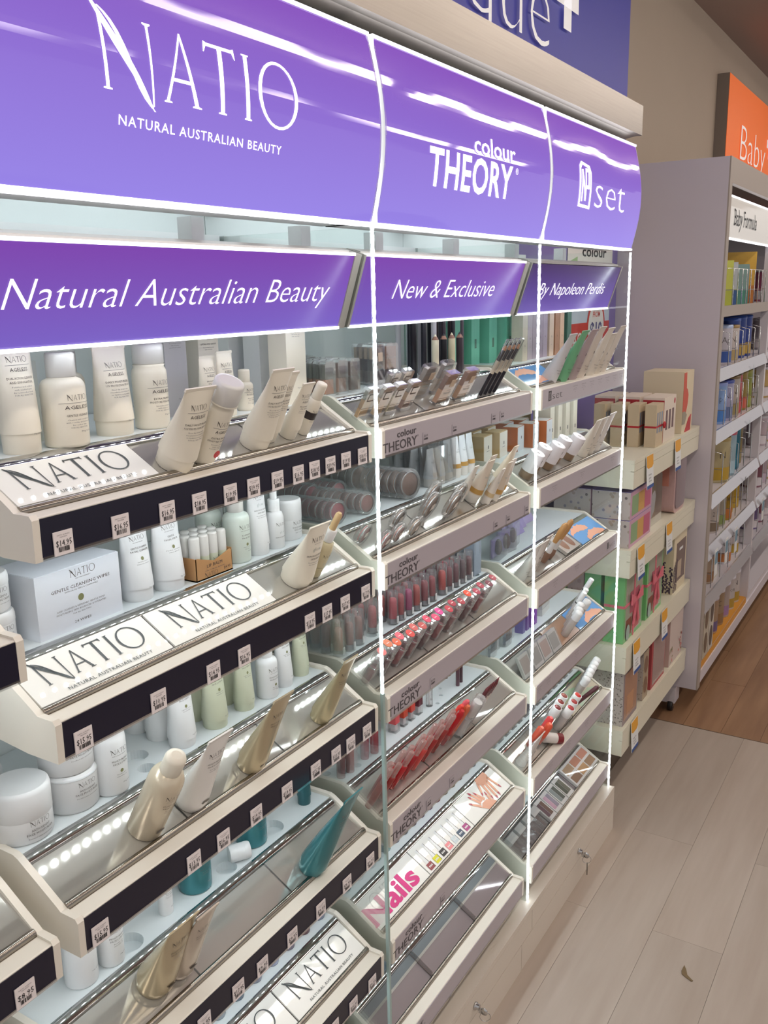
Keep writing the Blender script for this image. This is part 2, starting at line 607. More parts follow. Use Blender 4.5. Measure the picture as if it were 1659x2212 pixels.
# backlit header signs
def sign_y(z, d=0.0):
    u = (z - 1.75) / 0.26
    return -0.003 - 0.021 * sin(pi * min(1, max(0, u))) - d
HEAD = [(-0.645, -0.012, None, ''), (-0.004, 0.643, 0, 'near bay'), (0.654, 1.304, 1, 'middle bay'), (1.316, 1.943, 2, 'far bay')]
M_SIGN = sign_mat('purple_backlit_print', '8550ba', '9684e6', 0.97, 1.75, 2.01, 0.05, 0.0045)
for x0, x1, k, nm in HEAD:
    lab = {0: 'large purple lit header sign with a serif logo and tagline', 1: 'purple lit header sign reading colour THEORY in bold', 2: 'purple lit header sign with an emblem and the word set', None: 'blank end of a purple lit header sign at the far left'}[k]
    t = thing('header_sign', lab, 'sign')
    mb = MB()
    n = 40
    zs = [1.75 + 0.26 * i / n for i in range(n + 1)]
    for a, b in zip(zs[:-1], zs[1:]):
        mb.add([(x0, sign_y(a), a), (x1, sign_y(a), a), (x1, sign_y(b), b), (x0, sign_y(b), b)], [(0, 1, 2, 3)], 0, True)
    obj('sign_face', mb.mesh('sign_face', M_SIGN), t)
    side = [(sign_y(z), z) for z in zs] + [(0.09, 2.01), (0.09, 1.75)]
    mb = MB()
    for xx in (x0, x1 - 0.004):
        mb.prism(side, 'x', xx, xx + 0.004)
    mb.box(x0, 0.085, 1.75, x1, 0.09, 2.01).box(x0, 0.02, 2.0, x1, 0.085, 2.01).box(x0, 0.03, 1.75, x1, 0.085, 1.756)
    obj('light_box', mb.mesh('light_box', M_WHITE), t)
    mb = MB()
    for zz in (1.7465, 2.0085):
        mb.box(x0, -0.0055, zz, x1, 0.02, zz + 0.0045)
    obj('light_edge', mb.mesh('light_edge', M_LINE), t)
    fn = lambda x, z: (x, sign_y(z, 0.0010), z)
    mb = MB()
    if k == 0:
        V = [(a * 0.0725, b * 0.0725) for a, b in LOGO[0]]
        s = 0.331 / (max(p[0] for p in V) - min(p[0] for p in V))
        cx = (max(p[0] for p in V) + min(p[0] for p in V)) / 2
        write(mb, [((a - cx) * s, b) for a, b in V], LOGO[1], fn, 0.275, 1.8505, cut=0.008)
        obj('lettering', mb.mesh('lettering', M_LETTER), t)
        mb = MB()
        V, F = fit('NATURAL AUSTRALIAN BEAUTY', 0.268, 0.0102, off=0.008, space=1.15)
        write(mb, V, F, fn, 0.273, 1.8195, cut=0.008)
    elif k == 1:
        V, F = fit('colour', 0.176, 0.032, off=0.012)
        write(mb, V, F, fn, 1.036, 1.882, cut=0.008)
        obj('lettering', mb.mesh('lettering', M_LETTER), t)
        mb = MB()
        V, F = fit('THEORY', 0.325, 0.060, off=0.02, res=3, space=1.06)
        write(mb, V, F, fn, 0.951, 1.817, cut=0.008)
        obj('lettering', mb.mesh('lettering', M_LETTER), t)
        mb = MB()
        V, F = text2d('®', 0.012)
        write(mb, V, F, fn, 1.132, 1.862)
    elif k == 2:
        frame = [(1.474, 1.828), (1.552, 1.826), (1.552, 1.905), (1.541, 1.919), (1.486, 1.925), (1.474, 1.915)]
        c = (1.513, 1.875)
        inn = [(c[0] + (a - c[0]) * 0.74, c[1] + (b - c[1]) * 0.86) for a, b in frame]
        quads = [[frame[i], frame[(i + 1) % 6], inn[(i + 1) % 6], inn[i]] for i in range(6)]
        quads += [[(1.490, 1.84), (1.498, 1.84), (1.498, 1.908), (1.490, 1.908)], [(1.490, 1.908), (1.498, 1.908), (1.520, 1.842), (1.512, 1.842)], [(1.512, 1.842), (1.520, 1.842), (1.520, 1.912), (1.512, 1.912)],
                  [(1.520, 1.904), (1.538, 1.904), (1.538, 1.912), (1.520, 1.912)], [(1.531, 1.868), (1.538, 1.868), (1.538, 1.904), (1.531, 1.904)], [(1.520, 1.868), (1.531, 1.868), (1.531, 1.876), (1.520, 1.876)]]
        for q in quads:
            write(mb, q, [(0, 1, 2, 3)], fn, cut=0.008)
        obj('emblem', mb.mesh('emblem', M_LETTER), t)
        mb = MB()
        V, F = fit('set', 0.222, 0.083, off=-0.018)
        write(mb, V, F, fn, 1.692, 1.832, cut=0.008)
    if mb.v:
        obj('lettering', mb.mesh('lettering', M_LETTER), t)

M_LIP = mat('chrome_lip', 'c4c6c6', 0.03, 1.0)
M_RIM = mat('smoky_chrome_rim', '9a948c', 0.14, 1.0)
ledm = {}
def led_row(x0, x1, led=None):
    k = (round(x1 - x0, 3), led and led.name)
    if k not in ledm:
        mb = MB()
        L = x1 - x0
        mb.box(0.004, 0.047, -0.0415, L - 0.004, 0.057, -0.040, 0)
        n = int(L / 0.0182)
        for i in range(n):
            x = L * (i + 0.5) / n
            mb.lathe([(0.0026, -0.0438), (0.0034, -0.0426), (0.0034, -0.0415)], 6, 1, TR(x, 0.052, 0), (1, 0))
        ledm[k] = mb.mesh('led_strip', [M_LEDPCB, led or M_LED])
    return ledm[k]

# lower, leaning signs
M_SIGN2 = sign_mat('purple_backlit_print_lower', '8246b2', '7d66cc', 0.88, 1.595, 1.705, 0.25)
M_SIGN3 = sign_mat('purple_print_fading_backlight', '43295f', '7a60c4', 0.75, 1.595, 1.705, 0.2)  # still glows; the dark top is missing backlight painted into the emission ramp
M_BOXG = mat('grey_sign_box', 'a8a29a', 0.4, 0.2)
LOW = [(-0.655, -0.008, '', 0), (0.0, 0.630, 'Natural Australian Beauty', 1), (0.661, 1.284, 'New & Exclusive', 2), (1.3205, 1.938, 'By Napoleon Perdis', 3)]
def low_y(z, d=0.0):
    return 0.02 + (1.705 - z) * 0.037 / 0.11 - d
for x0, x1, s, k in LOW:
    lab = ['blank end of the purple leaning sign at the far left', 'purple leaning sign reading Natural Australian Beauty under the serif header', 'purple leaning sign reading New & Exclusive in white italics', 'purple leaning sign of the far bay with a dark unlit top edge'][k]
    t = thing('leaning_sign', lab, 'sign')
    prof = [(low_y(1.595), 1.595), (low_y(1.705), 1.705), (0.05, 1.716), (0.14, 1.716), (0.14, 1.60)]
    mb = MB()
    for xx, tk_ in ((x0 - 0.006, 0.006), (x1, (0.002, 0.017, 0.019, 0.006)[k])):
        mb.prism([(a - (0.002 if i < 2 else 0), b) for i, (a, b) in enumerate(prof)], 'x', xx, xx + tk_)
    mb.box(x0, 0.135, 1.60, x1, 0.14, 1.716).box(x0, 0.05, 1.711, x1, 0.135, 1.716).prism([(0.03, 1.7055), (0.05, 1.711), (0.05, 1.716), (0.03, 1.711)], 'x', x0, x1)
    obj('sign_box', mb.mesh('sign_box', M_BOXG), t)
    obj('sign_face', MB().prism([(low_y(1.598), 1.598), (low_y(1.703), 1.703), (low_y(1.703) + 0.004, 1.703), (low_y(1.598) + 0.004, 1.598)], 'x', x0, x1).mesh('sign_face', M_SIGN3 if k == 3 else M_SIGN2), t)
    mb = MB()
    if k != 3:
        mb.box(x0, 0.018, 1.703, x1, 0.032, 1.7072)
    mb.box(x0, 0.0535, 1.5935, x1, 0.058, 1.598)
    obj('light_edge', mb.mesh('light_edge', M_LINE), t)
    obj('led_strip', led_row(x0 + 0.006, x1 - 0.006, M_LED2), t, TR(x0 + 0.006, 0.031, 1.638))
    if s:
        h, wd, cx, zz = {1: (0.033, 0.563, 0.302, 1.637), 2: (0.034, 0.395, 0.968, 1.637), 3: (0.030, 0.45, 1.631, 1.635)}[k]
        V, F = fit(s, wd, h, shear=0.22, off=-0.012, res=3)
        mb = MB()
        write(mb, V, F, lambda x, z: (x, low_y(z, 0.0012), z), cx, zz)
        obj('lettering', mb.mesh('lettering', M_LETTER), t)
# brackets that carry the leaning signs
brm = MB().box(-0.012, 0.14, 1.66, 0.012, 0.336, 1.685).box(-0.012, 0.10, 1.716, 0.012, 0.125, 1.75).mesh('sign_bracket', M_WHITE)
n = 0
for xx in (0.055, 0.375, 0.615, 0.83, 1.12, 1.42, 1.72):
    o = obj('sign_bracket', brm, None, TR(xx, 0, 0))
    o['label'] = '%s white bracket from the left above the leaning signs' % ORD[n]
    o['category'] = 'bracket'
    o['group'] = 'sign brackets'
    n += 1
for k, (xa, xb) in enumerate(((0.02, 0.62), (0.68, 1.27), (1.34, 1.92))):
    t = thing('tube_light', 'thin white tube lamp above the leaning sign of the %s' % BN[k], 'lamp', None, 'tube lamps behind the signs')
    obj('tube', MB().rod([(xa, 0.23, 1.80), (xb, 0.23, 1.80)], 0.008, 10).mesh('tube', mat('lamp_tube', 'ffffff', 0.4, emit=9.0, ecol='f0fbff')), t)
    obj('holder', MB().box(xa - 0.015, 0.215, 1.786, xa, 0.335, 1.814).box(xb, 0.215, 1.786, xb + 0.015, 0.335, 1.814).mesh('holder', M_WHITE), t)
cab = obj('power_cable', MB().rod([(0.028, 0.06, 1.75), (0.03, 0.055, 1.735), (0.038, 0.06, 1.722), (0.05, 0.09, 1.7175)], 0.003).mesh('power_cable', dye('111114')))
cab['label'] = 'short black power cable hanging between the two near signs'
cab['category'] = 'cable'

# glass dividers with a lit front edge
for k, (gx, z0, zl) in enumerate(((0.648, 0.145, 0.98), (1.310, 0.145, 0.148), (1.945, 0.145, 0.148))):
    t = thing('glass_divider', ['upright glass divider between the near and middle bays, dark lower edge', 'upright glass divider with a fully lit edge between middle and far bays', 'upright glass divider with lit edge at the far end of the shelves'][k], 'divider')
    obj('pane', MB().box(gx - 0.003, 0.002, z0, gx + 0.003, 0.335, 1.745).mesh('pane', M_GLASS), t)
    mb = MB()
    zz, i = zl, 0
    R = []
    while zz < 1.745:
        r = 0.0022 + 0.0008 * (i % 2)
        R.append([(gx + r * cos(a), -0.001 + r * sin(a), zz) for a in (pi / 4 * q for q in range(8))])
        zz += 0.009
        i += 1
    mb.rings(R)
    obj('lit_edge', mb.mesh('lit_edge', M_EDGE), t)
    if zl > 0.2:
        obj('glass_edge', MB().box(gx - 0.003, -0.004, z0, gx + 0.003, 0.002, zl).mesh('glass_edge', M_GEDGE), t)
    obj('header_strip', MB().box(gx - 0.004, -0.008, 1.75, gx + 0.004, 0.02, 2.01).mesh('header_strip', mat('lit_header_strip', 'ffffff', 0.3, emit=2.0 if k < 2 else 1.2, ecol='f4f8ff')), t) if k < 2 else None

# ------------------------------------------------------------------ the shelves
def cheek(side):
    """profile of a shelf end, in (y, z) about the strip's top edge"""
    return [(0, -0.0466), (-0.001, -0.002), (0.003, 0.003), (0.027, 0.003), (0.033, 0.0075), (0.096, 0.048), (0.104, 0.051), (0.334, 0.051), (0.334, -0.02), (0.05, -0.047)]

def deck_mesh(x0, x1, holes):
    """tray top at z = DK with round wells let into it"""
    mb = MB()
    ya, yb = 0.098, 0.334
    xs, ys = {x0, x1}, {ya, yb}
    for hx, hy, r in holes:
        xs |= {hx - r * 1.12, hx + r * 1.12}
        ys |= {hy - r * 1.12, hy + r * 1.12}
    xs, ys = sorted(xs), sorted(ys)
    for a, b in zip(xs[:-1], xs[1:]):
        for c, d in zip(ys[:-1], ys[1:]):
            if not any(abs((a + b) / 2 - h[0]) < h[2] * 1.12 and abs((c + d) / 2 - h[1]) < h[2] * 1.12 for h in holes):
                mb.add([(a, c, DK), (b, c, DK), (b, d, DK), (a, d, DK)], [(0, 1, 2, 3)])
    for hx, hy, r in holes:
        n = 24
        q = r * 1.12
        C = [(hx + r * cos(2 * pi * i / n), hy + r * sin(2 * pi * i / n)) for i in range(n)]
        S = []
        for i in range(n):
            c, s = cos(2 * pi * i / n), sin(2 * pi * i / n)
            m = max(abs(c), abs(s))
            S.append((hx + q * c / m, hy + q * s / m))
        for i in range(n):
            j = (i + 1) % n
            mb.add([(*C[i], DK), (*S[i], DK), (*S[j], DK), (*C[j], DK)], [(0, 1, 2, 3)])
            mb.add([(*C[i], DK), (*C[j], DK), (*C[j], DK - 0.014), (*C[i], DK - 0.014)], [(0, 1, 2, 3)], 0, True)
        mb.add([(a, b, DK - 0.014) for a, b in C], [tuple(range(n))])
    mb.add([(x0, ya, DK - 0.016), (x1, ya, DK - 0.016), (x1, yb, DK - 0.016), (x0, yb, DK - 0.016)], [(0, 3, 2, 1)])
    mb.add([(x0, yb, DK), (x1, yb, DK), (x1, yb, DK - 0.016), (x0, yb, DK - 0.016)], [(0, 1, 2, 3)])
    return mb.mesh('tray', M_DECK)

def slope_pt(s, d=0.0):
    """point (y, z) at fraction s up the tester slope, d above it"""
    return (0.026 + 0.072 * s - 0.504 * d, 0.042 * s + 0.864 * d)

def slope_fn(d):
    # 2-d print (x, v metres up the slope) -> shelf space
    return lambda x, v: (x, 0.026 + v * 0.8638 - 0.5039 * d, v * 0.5039 + 0.8638 * d)

def plate_at(x0, x1, mt, name='graphic_panel', d=0.0025):
    f = slope_fn(d)
    g = slope_fn(0.0)
    mb = MB()
    v0, v1 = 0.006, 0.080
    a = [f(x0, v0), f(x1, v0), f(x1, v1), f(x0, v1)]
    b = [g(x0, v0), g(x1, v0), g(x1, v1), g(x0, v1)]
    mb.add(a + b, [(0, 1, 2, 3), (0, 4, 5, 1), (1, 5, 6, 2), (2, 6, 7, 3), (3, 7, 4, 0)])
    return mb.mesh(name, mt)

def ticket(h=0.0255, wd=0.0245):
    mb = MB()
    mb.box(-wd / 2, -0.0022, -h, wd / 2, -0.0008, 0)
    return mb.mesh('price_ticket', M_TICKET)
TICK = ticket()
_PT = {}
def price_print(p, dy=-0.0026, small=False):
    if (p, small) not in _PT:
        L = [(p, 0.0068 if not small else 0.0042, 0, -0.0158 if not small else -0.008, 0.0200 if not small else 0.013, 0)]
        rr = random.Random(p)
        x = -0.007
        z0 = -0.0218 if not small else -0.0135
        while x < 0.0075:
            b = rr.choice((0.0004, 0.0007, 0.001))
            L.append((None, 0.0052 if not small else 0.0035, x, z0, b, 0))
            x += b + rr.choice((0.0004, 0.0006, 0.0009))
        if not small:
            L += [('NATIO AGELESS', 0.0013, 0, -0.0045, 0.016, 1), ('TREATMENT', 0.0013, 0, -0.0068, 0.010, 1)]
        _PT[(p, small)] = label_mesh('ticket_print', L, flat_front(dy), [M_INK, M_GREY])
    return _PT[(p, small)]

def shelf(r, x0, x1, bay, holes=(), plates=(), dark=False, z=None, slope=None, label=None):
    """one tester shelf; children stand about (0, 0, strip top)"""
    near = bay in (0, None)
    t = thing('display_shelf', label or ('cream shelf with %s and sloping tester strip, %s of the %s' % ('a dark price strip' if near else 'a pale price strip', SN[r].replace(' shelf', ''), BN[bay])), 'shelf', TR(0, 0, Z[r] if z is None else z))
    for xx in (x0 - 0.003, x1 - 0.006):
        obj('side_cheek', MB().prism(cheek(0), 'x', xx, xx + 0.009).mesh('side_cheek', M_TRIM), t)
    a, b = x0 + 0.006, x1 - 0.006
    obj('front_ledge', MB().prism([(0.0012, -0.044), (0.0012, -0.001), (0.0026, 0.0), (0.026, 0.0), (0.026, -0.004), (0.006, -0.004), (0.006, -0.044)], 'x', a, b).mesh('front_ledge', M_TRIM), t)
    obj('price_strip', MB().box(a, 0.0, -0.0445, b, 0.0012, -0.002).mesh('price_strip', M_NAVY if near else M_LILAC), t)
    obj('strip_channel', MB().prism([(-0.0012, -0.0462), (-0.0012, -0.042), (0.0, -0.0425), (0.0, -0.045), (0.02, -0.045), (0.02, -0.0462)], 'x', a, b).mesh('strip_channel', M_ACRYL), t)
    y0, z0_ = slope_pt(0)
    y1, z1_ = slope_pt(1)
    obj('tester_slope', MB().prism([(y0, z0_), (y1, z1_), (y1, z1_ - 0.004), (y0, z0_ - 0.004)], 'x', a, b).mesh('tester_slope', slope or M_MIRROR), t)
    obj('slope_rim', MB().prism([(0.0255, 0), (0.0252, 0.003), (0.0262, 0.0062), (0.0288, 0.0082), (0.0320, 0.0080), (0.0338, 0.0058), (0.0345, 0.0042)], 'x', a, b, sm=True).mesh('slope_rim', M_RIM), t)
    ly, lz, lp = y1 - 0.0105, z1_ - 0.0045, []
    for q in (52, 44, 36, 28, 20, 12):
        lp.append((ly, lz))
        ly += 0.0029 * cos(radians(q))
        lz += 0.0029 * sin(radians(q))
    lp += [(ly, lz), (y1 + 0.003, z1_ - 0.002)]
    obj('tray_lip', MB().prism(lp, 'x', a, b, sm=True).mesh('tray_lip', M_LIP), t)
    if dark:
        obj('tray', MB().box(a, 0.1, 0.0, b, 0.334, DK - 0.012).mesh('tray', mat('slate_tray', '6c7a85', 0.3)), t)
    else:
        obj('tray', deck_mesh(a, b, holes), t)
    obj('underside', MB().box(a, 0.02, -0.0405, b, 0.332, -0.0385).mesh('underside', M_WHITE), t)
    if r < 5:
        obj('led_strip', led_row(a, b), t, TR(a, 0, 0))
    for i in (1, 2):                                # seams between the three slope sheets
        xx = x0 + (x1 - x0) * i / 3
        f, g = slope_fn(0.0006), slope_fn(0.0)
        obj('seam', MB().add([f(xx - 0.0012, 0.003), f(xx + 0.0012, 0.003), f(xx + 0.0012, 0.080), f(xx - 0.0012, 0.080)], [(0, 1, 2, 3)]).mesh('seam', dye('3a3a38', 0.3)), t)
    return t

SH = {}
M_SMOKE = mat('smoky_mirror', 'b3a9ab', 0.08, 0.55)
TX = {0: ([0.032, 0.11, 0.182, 0.237, 0.294, 0.34, 0.391, 0.438, 0.477, 0.517, 0.558, 0.604], '14.95 16.95 16.95 18.95 19.95 19.95 19.95 16.95 18.95 19.95 19.95 18.95'),
      1: ([0.031, 0.144, 0.241, 0.302, 0.451, 0.495, 0.544, 0.603], '15.95 10.95 14.95 16.95 13.95 17.95 17.95 17.95'),
      2: ([0.026, 0.181, 0.238, 0.307, 0.378, 0.45, 0.505, 0.547, 0.596], '15.95 13.95 16.95 19.95 19.95 15.95 10.95 17.95 17.95'),
      3: ([0.06, 0.12, 0.177, 0.247, 0.301, 0.373, 0.448, 0.523, 0.595], '9.95 9.95 9.95 17.95 9.95 9.95 9.95 9.95 9.95'),
      4: ([0.35, 0.41, 0.472, 0.53, 0.591], '10.95 9.95 10.95 10.95 9.95')}
NH = {2: [(0.245, 0.164, 0.0175), (0.228, 0.125, 0.013)], 3: [(0.171, 0.13, 0.0215), (0.372, 0.125, 0.017), (0.497, 0.135, 0.022)], 4: []}
def natio_plate(t, x0, x1):
    p = obj('graphic_panel', plate_at(x0 + 0.002, x1 - 0.002, M_PLATE), t)
    mb = MB()
    f = slope_fn(0.0034)
    V = [(a * 0.0345, b * 0.0345) for a, b in LOGO[0]]
    s = 0.158 / (max(q[0] for q in V) - min(q[0] for q in V))
    cx = (max(q[0] for q in V) + min(q[0] for q in V)) / 2
    write(mb, [((a - cx) * s, b) for a, b in V], LOGO[1], f, (x0 + x1) / 2, 0.032)
    V, F = fit('NATURAL AUSTRALIAN BEAUTY', 0.128, 0.0048, off=0.004, space=1.15)
    write(mb, V, F, f, (x0 + x1) / 2 + 0.006, 0.0155)
    obj('lettering', mb.mesh('lettering', mat('slate_ink', '3c4244', 0.4)), p)

for r in range(6):
    t = SH[(0, r)] = shelf(r, *BAY[0], 0, NH.get(r, ()), dark=(r == 5), slope=M_SMOKE if r == 5 else None)
    xs, ps = TX.get(r, ([], ''))
    for x, p in zip(xs, ps.split()):
        k = obj('price_ticket', TICK, t, TR(x, 0, -0.0192))
        obj('ticket_print', price_print('$' + p), k)
    for a in {0: (0,), 1: (0, 1), 4: (0, 1, 2)}.get(r, ()):
        natio_plate(t, 0.21 * a + (0.007 if a == 0 else 0), 0.21 * (a + 1) - (0.007 if a == 2 else 0))

# middle bay
def strip_words(t):
    mb = MB()
    f = flat_front(-0.0006)
    V, F = fit('colour', 0.064, 0.0118, off=0.012)
    write(mb, V, F, f, 0.744, -0.0185)
    obj('lettering', mb.mesh('lettering', mat('strip_lettering', '4f4a4e', 0.5)), t)
    mb = MB()
    V, F = fit('THEORY', 0.112, 0.0165, off=0.006)
    write(mb, V, F, f, 0.722, -0.0388)
    V, F = text2d('®', 0.004)
    write(mb, V, F, f, 0.781, -0.026)
    obj('lettering', mb.mesh('lettering', mat('strip_lettering', '4f4a4e', 0.5)), t)
CTT = {0: [(0.808, '6.00'), (0.917, '10.00'), (1.087, '6.00'), (1.127, '6.00')], 1: [(1.101, '6.00'), (1.163, '10.00'), (1.262, '10.00')], 2: [(0.826, '6.00')], 3: [(0.807, '6.00'), (0.903, '6.00')], 4: [(0.861, '5.00')], 5: []}
SMT = MB().box(-0.0095, -0.0012, -0.02, 0.0095, -0.0004, 0).mesh('price_ticket', M_LILAC)
CH = {2: [(0.70 + 0.026 * i, 0.118 + 0.028 * (i % 2), 0.0095) for i in range(0)], 3: [(0.668, 0.125, 0.009), (0.70, 0.150, 0.009), (1.10, 0.13, 0.005), (1.07, 0.14, 0.005), (1.13, 0.15, 0.005), (1.06, 0.117, 0.005), (1.16, 0.17, 0.005)]}
CH[2] = [(0.68, 0.125, 0.0115), (0.682, 0.155, 0.0115), (0.806, 0.122, 0.0115), (1.245, 0.118, 0.011)]
CH[3][0] = (0.69, 0.155, 0.0085)
CH[3][1] = (0.745, 0.122, 0.0085)
for r in range(6):
    t = SH[(1, r)] = shelf(r, *BAY[1], 1, CH.get(r, ()), dark=(r == 5), slope=M_SMOKE if r == 5 else None)
    strip_words(t)
    for x, p in CTT[r]:
        k = obj('price_ticket', SMT, t, TR(x, 0, -0.022))
        obj('ticket_print', price_print('$' + p, -0.0015, True), k)

def set_logo(t, x, s=1.0):
    mb = MB()
    f = flat_front(-0.0006)
    q = lambda a, b, c, d: mb.add([f(x + a * s, b * s - 0.02), f(x + c * s, b * s - 0.02), f(x + c * s, d * s - 0.02), f(x + a * s, d * s - 0.02)], [(0, 1, 2, 3)])
    for z in ((-0.02, -0.01, -0.016, 0.012), (-0.008, -0.01, -0.004, 0.012), (-0.02, 0.009, -0.004, 0.012), (-0.02, -0.01, -0.004, -0.007), (-0.0135, -0.005, -0.0105, 0.007)):
        q(*z)
    obj('emblem', mb.mesh('emblem', M_GREY), t)
    mb = MB()
    V, F = fit('set', 0.062 * s, 0.019 * s, off=-0.02)
    write(mb, V, F, f, x + 0.034 * s, -0.0285)
    obj('lettering', mb.mesh('lettering', M_GREY), t)
tinyL = [('HYDRATING PRIMER', 0.0022, 0, 0.0, 0.032, 0), ('30ml tube', 0.0017, 0, -0.005, 0.02, 0), ('Gentle on all skin', 0.0017, 0, -0.0085, 0.028, 0), ('$19', 0.0024, 0, -0.0145, None, 0)]
TINY = label_mesh('lettering', tinyL, flat_front(-0.0006), M_GREY)
for r in range(6):
    t = SH[(2, r)] = shelf(r, *BAY[2], 2, (), dark=False, slope=M_SMOKE if r == 5 else None)
    if r == 0:
        set_logo(t, 1.40)
    if r == 2:
        set_logo(t, 1.86, 0.8)
    for x in {0: (1.55, 1.61, 1.67, 1.73, 1.79, 1.85, 1.905), 1: (1.43, 1.62, 1.86), 2: (1.45, 1.60), 3: (1.36, 1.42, 1.62, 1.75), 4: (1.45, 1.58, 1.72), 5: ()}[r]:
        obj('lettering', TINY, t, TR(x, 0, -0.012))
# near corner of the fourth bay at the left edge of the picture
for r, zz in enumerate((1.314, 0.959, 0.71, 0.46)):
    t = shelf(r + 1, -0.66, -0.031, None, z=zz, label=['cream shelf with dark strip ending beside the cleansing wipes shelf', 'cream shelf with an $8.95 ticket at the lower left corner', 'lower cream shelf of the bay cut off by the left edge', 'lowest cream shelf of the bay cut off by the left edge'][r])
    if r == 1:
        k = obj('price_ticket', TICK, t, TR(-0.077, 0, -0.0192))
        obj('ticket_print', price_print('$8.95'), k)

# printed panels on the slopes of the other bays
def fan(mb, pts, fn, mi):
    mb.add([fn(a, b) for a, b in pts], [tuple(range(len(pts)))], mi)
t = SH[(1, 4)]
p = obj('graphic_panel', plate_at(0.675, 0.869, M_PLATE), t)
mb = MB()
V, F = fit('Nails', 0.172, 0.042, off=0.03, res=3)
write(mb, V, F, slope_fn(0.0034), 0.757, 0.018)
obj('lettering', mb.mesh('lettering', mat('pink_ink', 'd0297e', 0.4)), p)
p = obj('graphic_panel', plate_at(0.872, 1.074, M_PLATE), t)
mb = MB()
f = slope_fn(0.0034)
for i, c in enumerate(range(7)):
    x = 0.889 + i * 0.0272
    mb.add([f(x - 0.009, 0.013), f(x + 0.009, 0.013), f(x + 0.009, 0.0285), f(x - 0.009, 0.0285)], [(0, 1, 2, 3)], 1 + i)
    mb.add([f(x - 0.0045, 0.0285), f(x + 0.0045, 0.0285), f(x + 0.003, 0.064), f(x - 0.003, 0.064)], [(0, 1, 2, 3)], 0)
    mb.add([f(x + 0.004, 0.0285), f(x + 0.0058, 0.0285), f(x + 0.0042, 0.064), f(x + 0.0028, 0.064)], [(0, 1, 2, 3)], 8)
    mb.add([f(x + 0.009, 0.0125), f(x + 0.0105, 0.0125), f(x + 0.0105, 0.0285), f(x + 0.009, 0.0285)], [(0, 1, 2, 3)], 8)
    for u in (-0.006, -0.0015, 0.003):
        mb.add([slope_fn(0.0038)(x + u, 0.019), slope_fn(0.0038)(x + u + 0.003, 0.019), slope_fn(0.0038)(x + u + 0.003, 0.0225), slope_fn(0.0038)(x + u, 0.0225)], [(0, 1, 2, 3)], 0)
obj('swatch_print', mb.mesh('swatch_print', [M_WHITE, dye('8d3f43'), dye('d3cf1e'), dye('262628'), dye('e58a90'), dye('c9d4d8'), dye('3c4f66'), dye('a8407f'), M_GREY]), p)
p = obj('graphic_panel', plate_at(1.077, 1.272, M_PLATE), t)
mb = MB()
def hand(palm, fingers):
    """flat print of a hand: palm outline and fingers as (root, tip, width), in slope metres"""
    f, g = slope_fn(0.0034), slope_fn(0.0037)
    write(mb, *oriented(palm, [tuple(range(len(palm)))]), f)
    for (ax, az), (bx, bz), w_ in fingers:
        L = math.hypot(bx - ax, bz - az)
        ux, uz = (bx - ax) / L, (bz - az) / L
        nx, nz = -uz * w_, ux * w_
        P = [(ax - nx, az - nz), (bx - nx * 0.6 - ux * w_, bz - nz * 0.6 - uz * w_), (bx, bz), (bx + nx * 0.6 - ux * w_, bz + nz * 0.6 - uz * w_), (ax + nx, az + nz)]
        write(mb, *oriented(P, [(0, 1, 2, 3, 4)]), f)
        n0 = 0.0085
        P = [(bx - nx * 0.55 - ux * n0, bz - nz * 0.55 - uz * n0), (bx - nx * 0.4 - ux * 0.002, bz - nz * 0.4 - uz * 0.002), (bx + ux * 0.002, bz + uz * 0.002), (bx + nx * 0.4 - ux * 0.002, bz + nz * 0.4 - uz * 0.002), (bx + nx * 0.55 - ux * n0, bz + nz * 0.55 - uz * n0)]
        write(mb, *oriented(P, [(0, 1, 2, 3, 4)]), g, mi=1)
hand([(1.154, 0.0075), (1.194, 0.0075), (1.187, 0.020), (1.172, 0.029), (1.152, 0.030), (1.138, 0.023)],
     [((1.140, 0.026), (1.117, 0.050), 0.0042), ((1.148, 0.032), (1.132, 0.0625), 0.0045), ((1.158, 0.034), (1.141, 0.0695), 0.0048), ((1.167, 0.032), (1.156, 0.061), 0.0046), ((1.182, 0.022), (1.186, 0.044), 0.0045)])
hand([(1.194, 0.079), (1.240, 0.079), (1.241, 0.066), (1.227, 0.056), (1.206, 0.055), (1.191, 0.065)],
     [((1.234, 0.064), (1.243, 0.024), 0.0044), ((1.224, 0.058), (1.219, 0.0135), 0.0048), ((1.213, 0.057), (1.204, 0.0115), 0.0048), ((1.201, 0.060), (1.190, 0.019), 0.0045), ((1.194, 0.070), (1.172, 0.040), 0.0042), ((1.238, 0.072), (1.262, 0.052), 0.0044)][:5])
obj('hands_print', mb.mesh('hands_print', [dye('d9a084', 0.35), dye('a8304a', 0.25)]), p)

M_BLUEP = mat('sky_blue_print', '6c9fd6', 0.08, emit=0.05, ecol='6c9fd6')
M_PEACH = dye('eab096', 0.2)
def torn_plate(t, x0, x1, a=M_BLUEP, b=M_PEACH):
    p = obj('graphic_panel', plate_at(x0, x1, a), t)
    mb = MB()
    f = slope_fn(0.0032)
    rr = random.Random(3)
    L = x1 - x0
    for z0, h, s, e in ((0.045, 0.026, 0.02, 0.62), (0.008, 0.028, 0.30, 0.95)):
        n = 14
        top = [(x0 + L * (s + (e - s) * i / n), z0 + h * (0.35 + 0.65 * sin(pi * i / n)) + rr.uniform(-0.003, 0.003)) for i in range(n + 1)]
        bot = [(x0 + L * (s + (e - s) * i / n), z0 + h * 0.3 * sin(pi * i / n * 1.5) * 0.5 + rr.uniform(-0.002, 0.002)) for i in range(n + 1)]
        for i in range(n):
            fan(mb, [bot[i], bot[i + 1], top[i + 1], top[i]], f, 0)
    obj('torn_shape_print', mb.mesh('torn_shape_print', b), p)
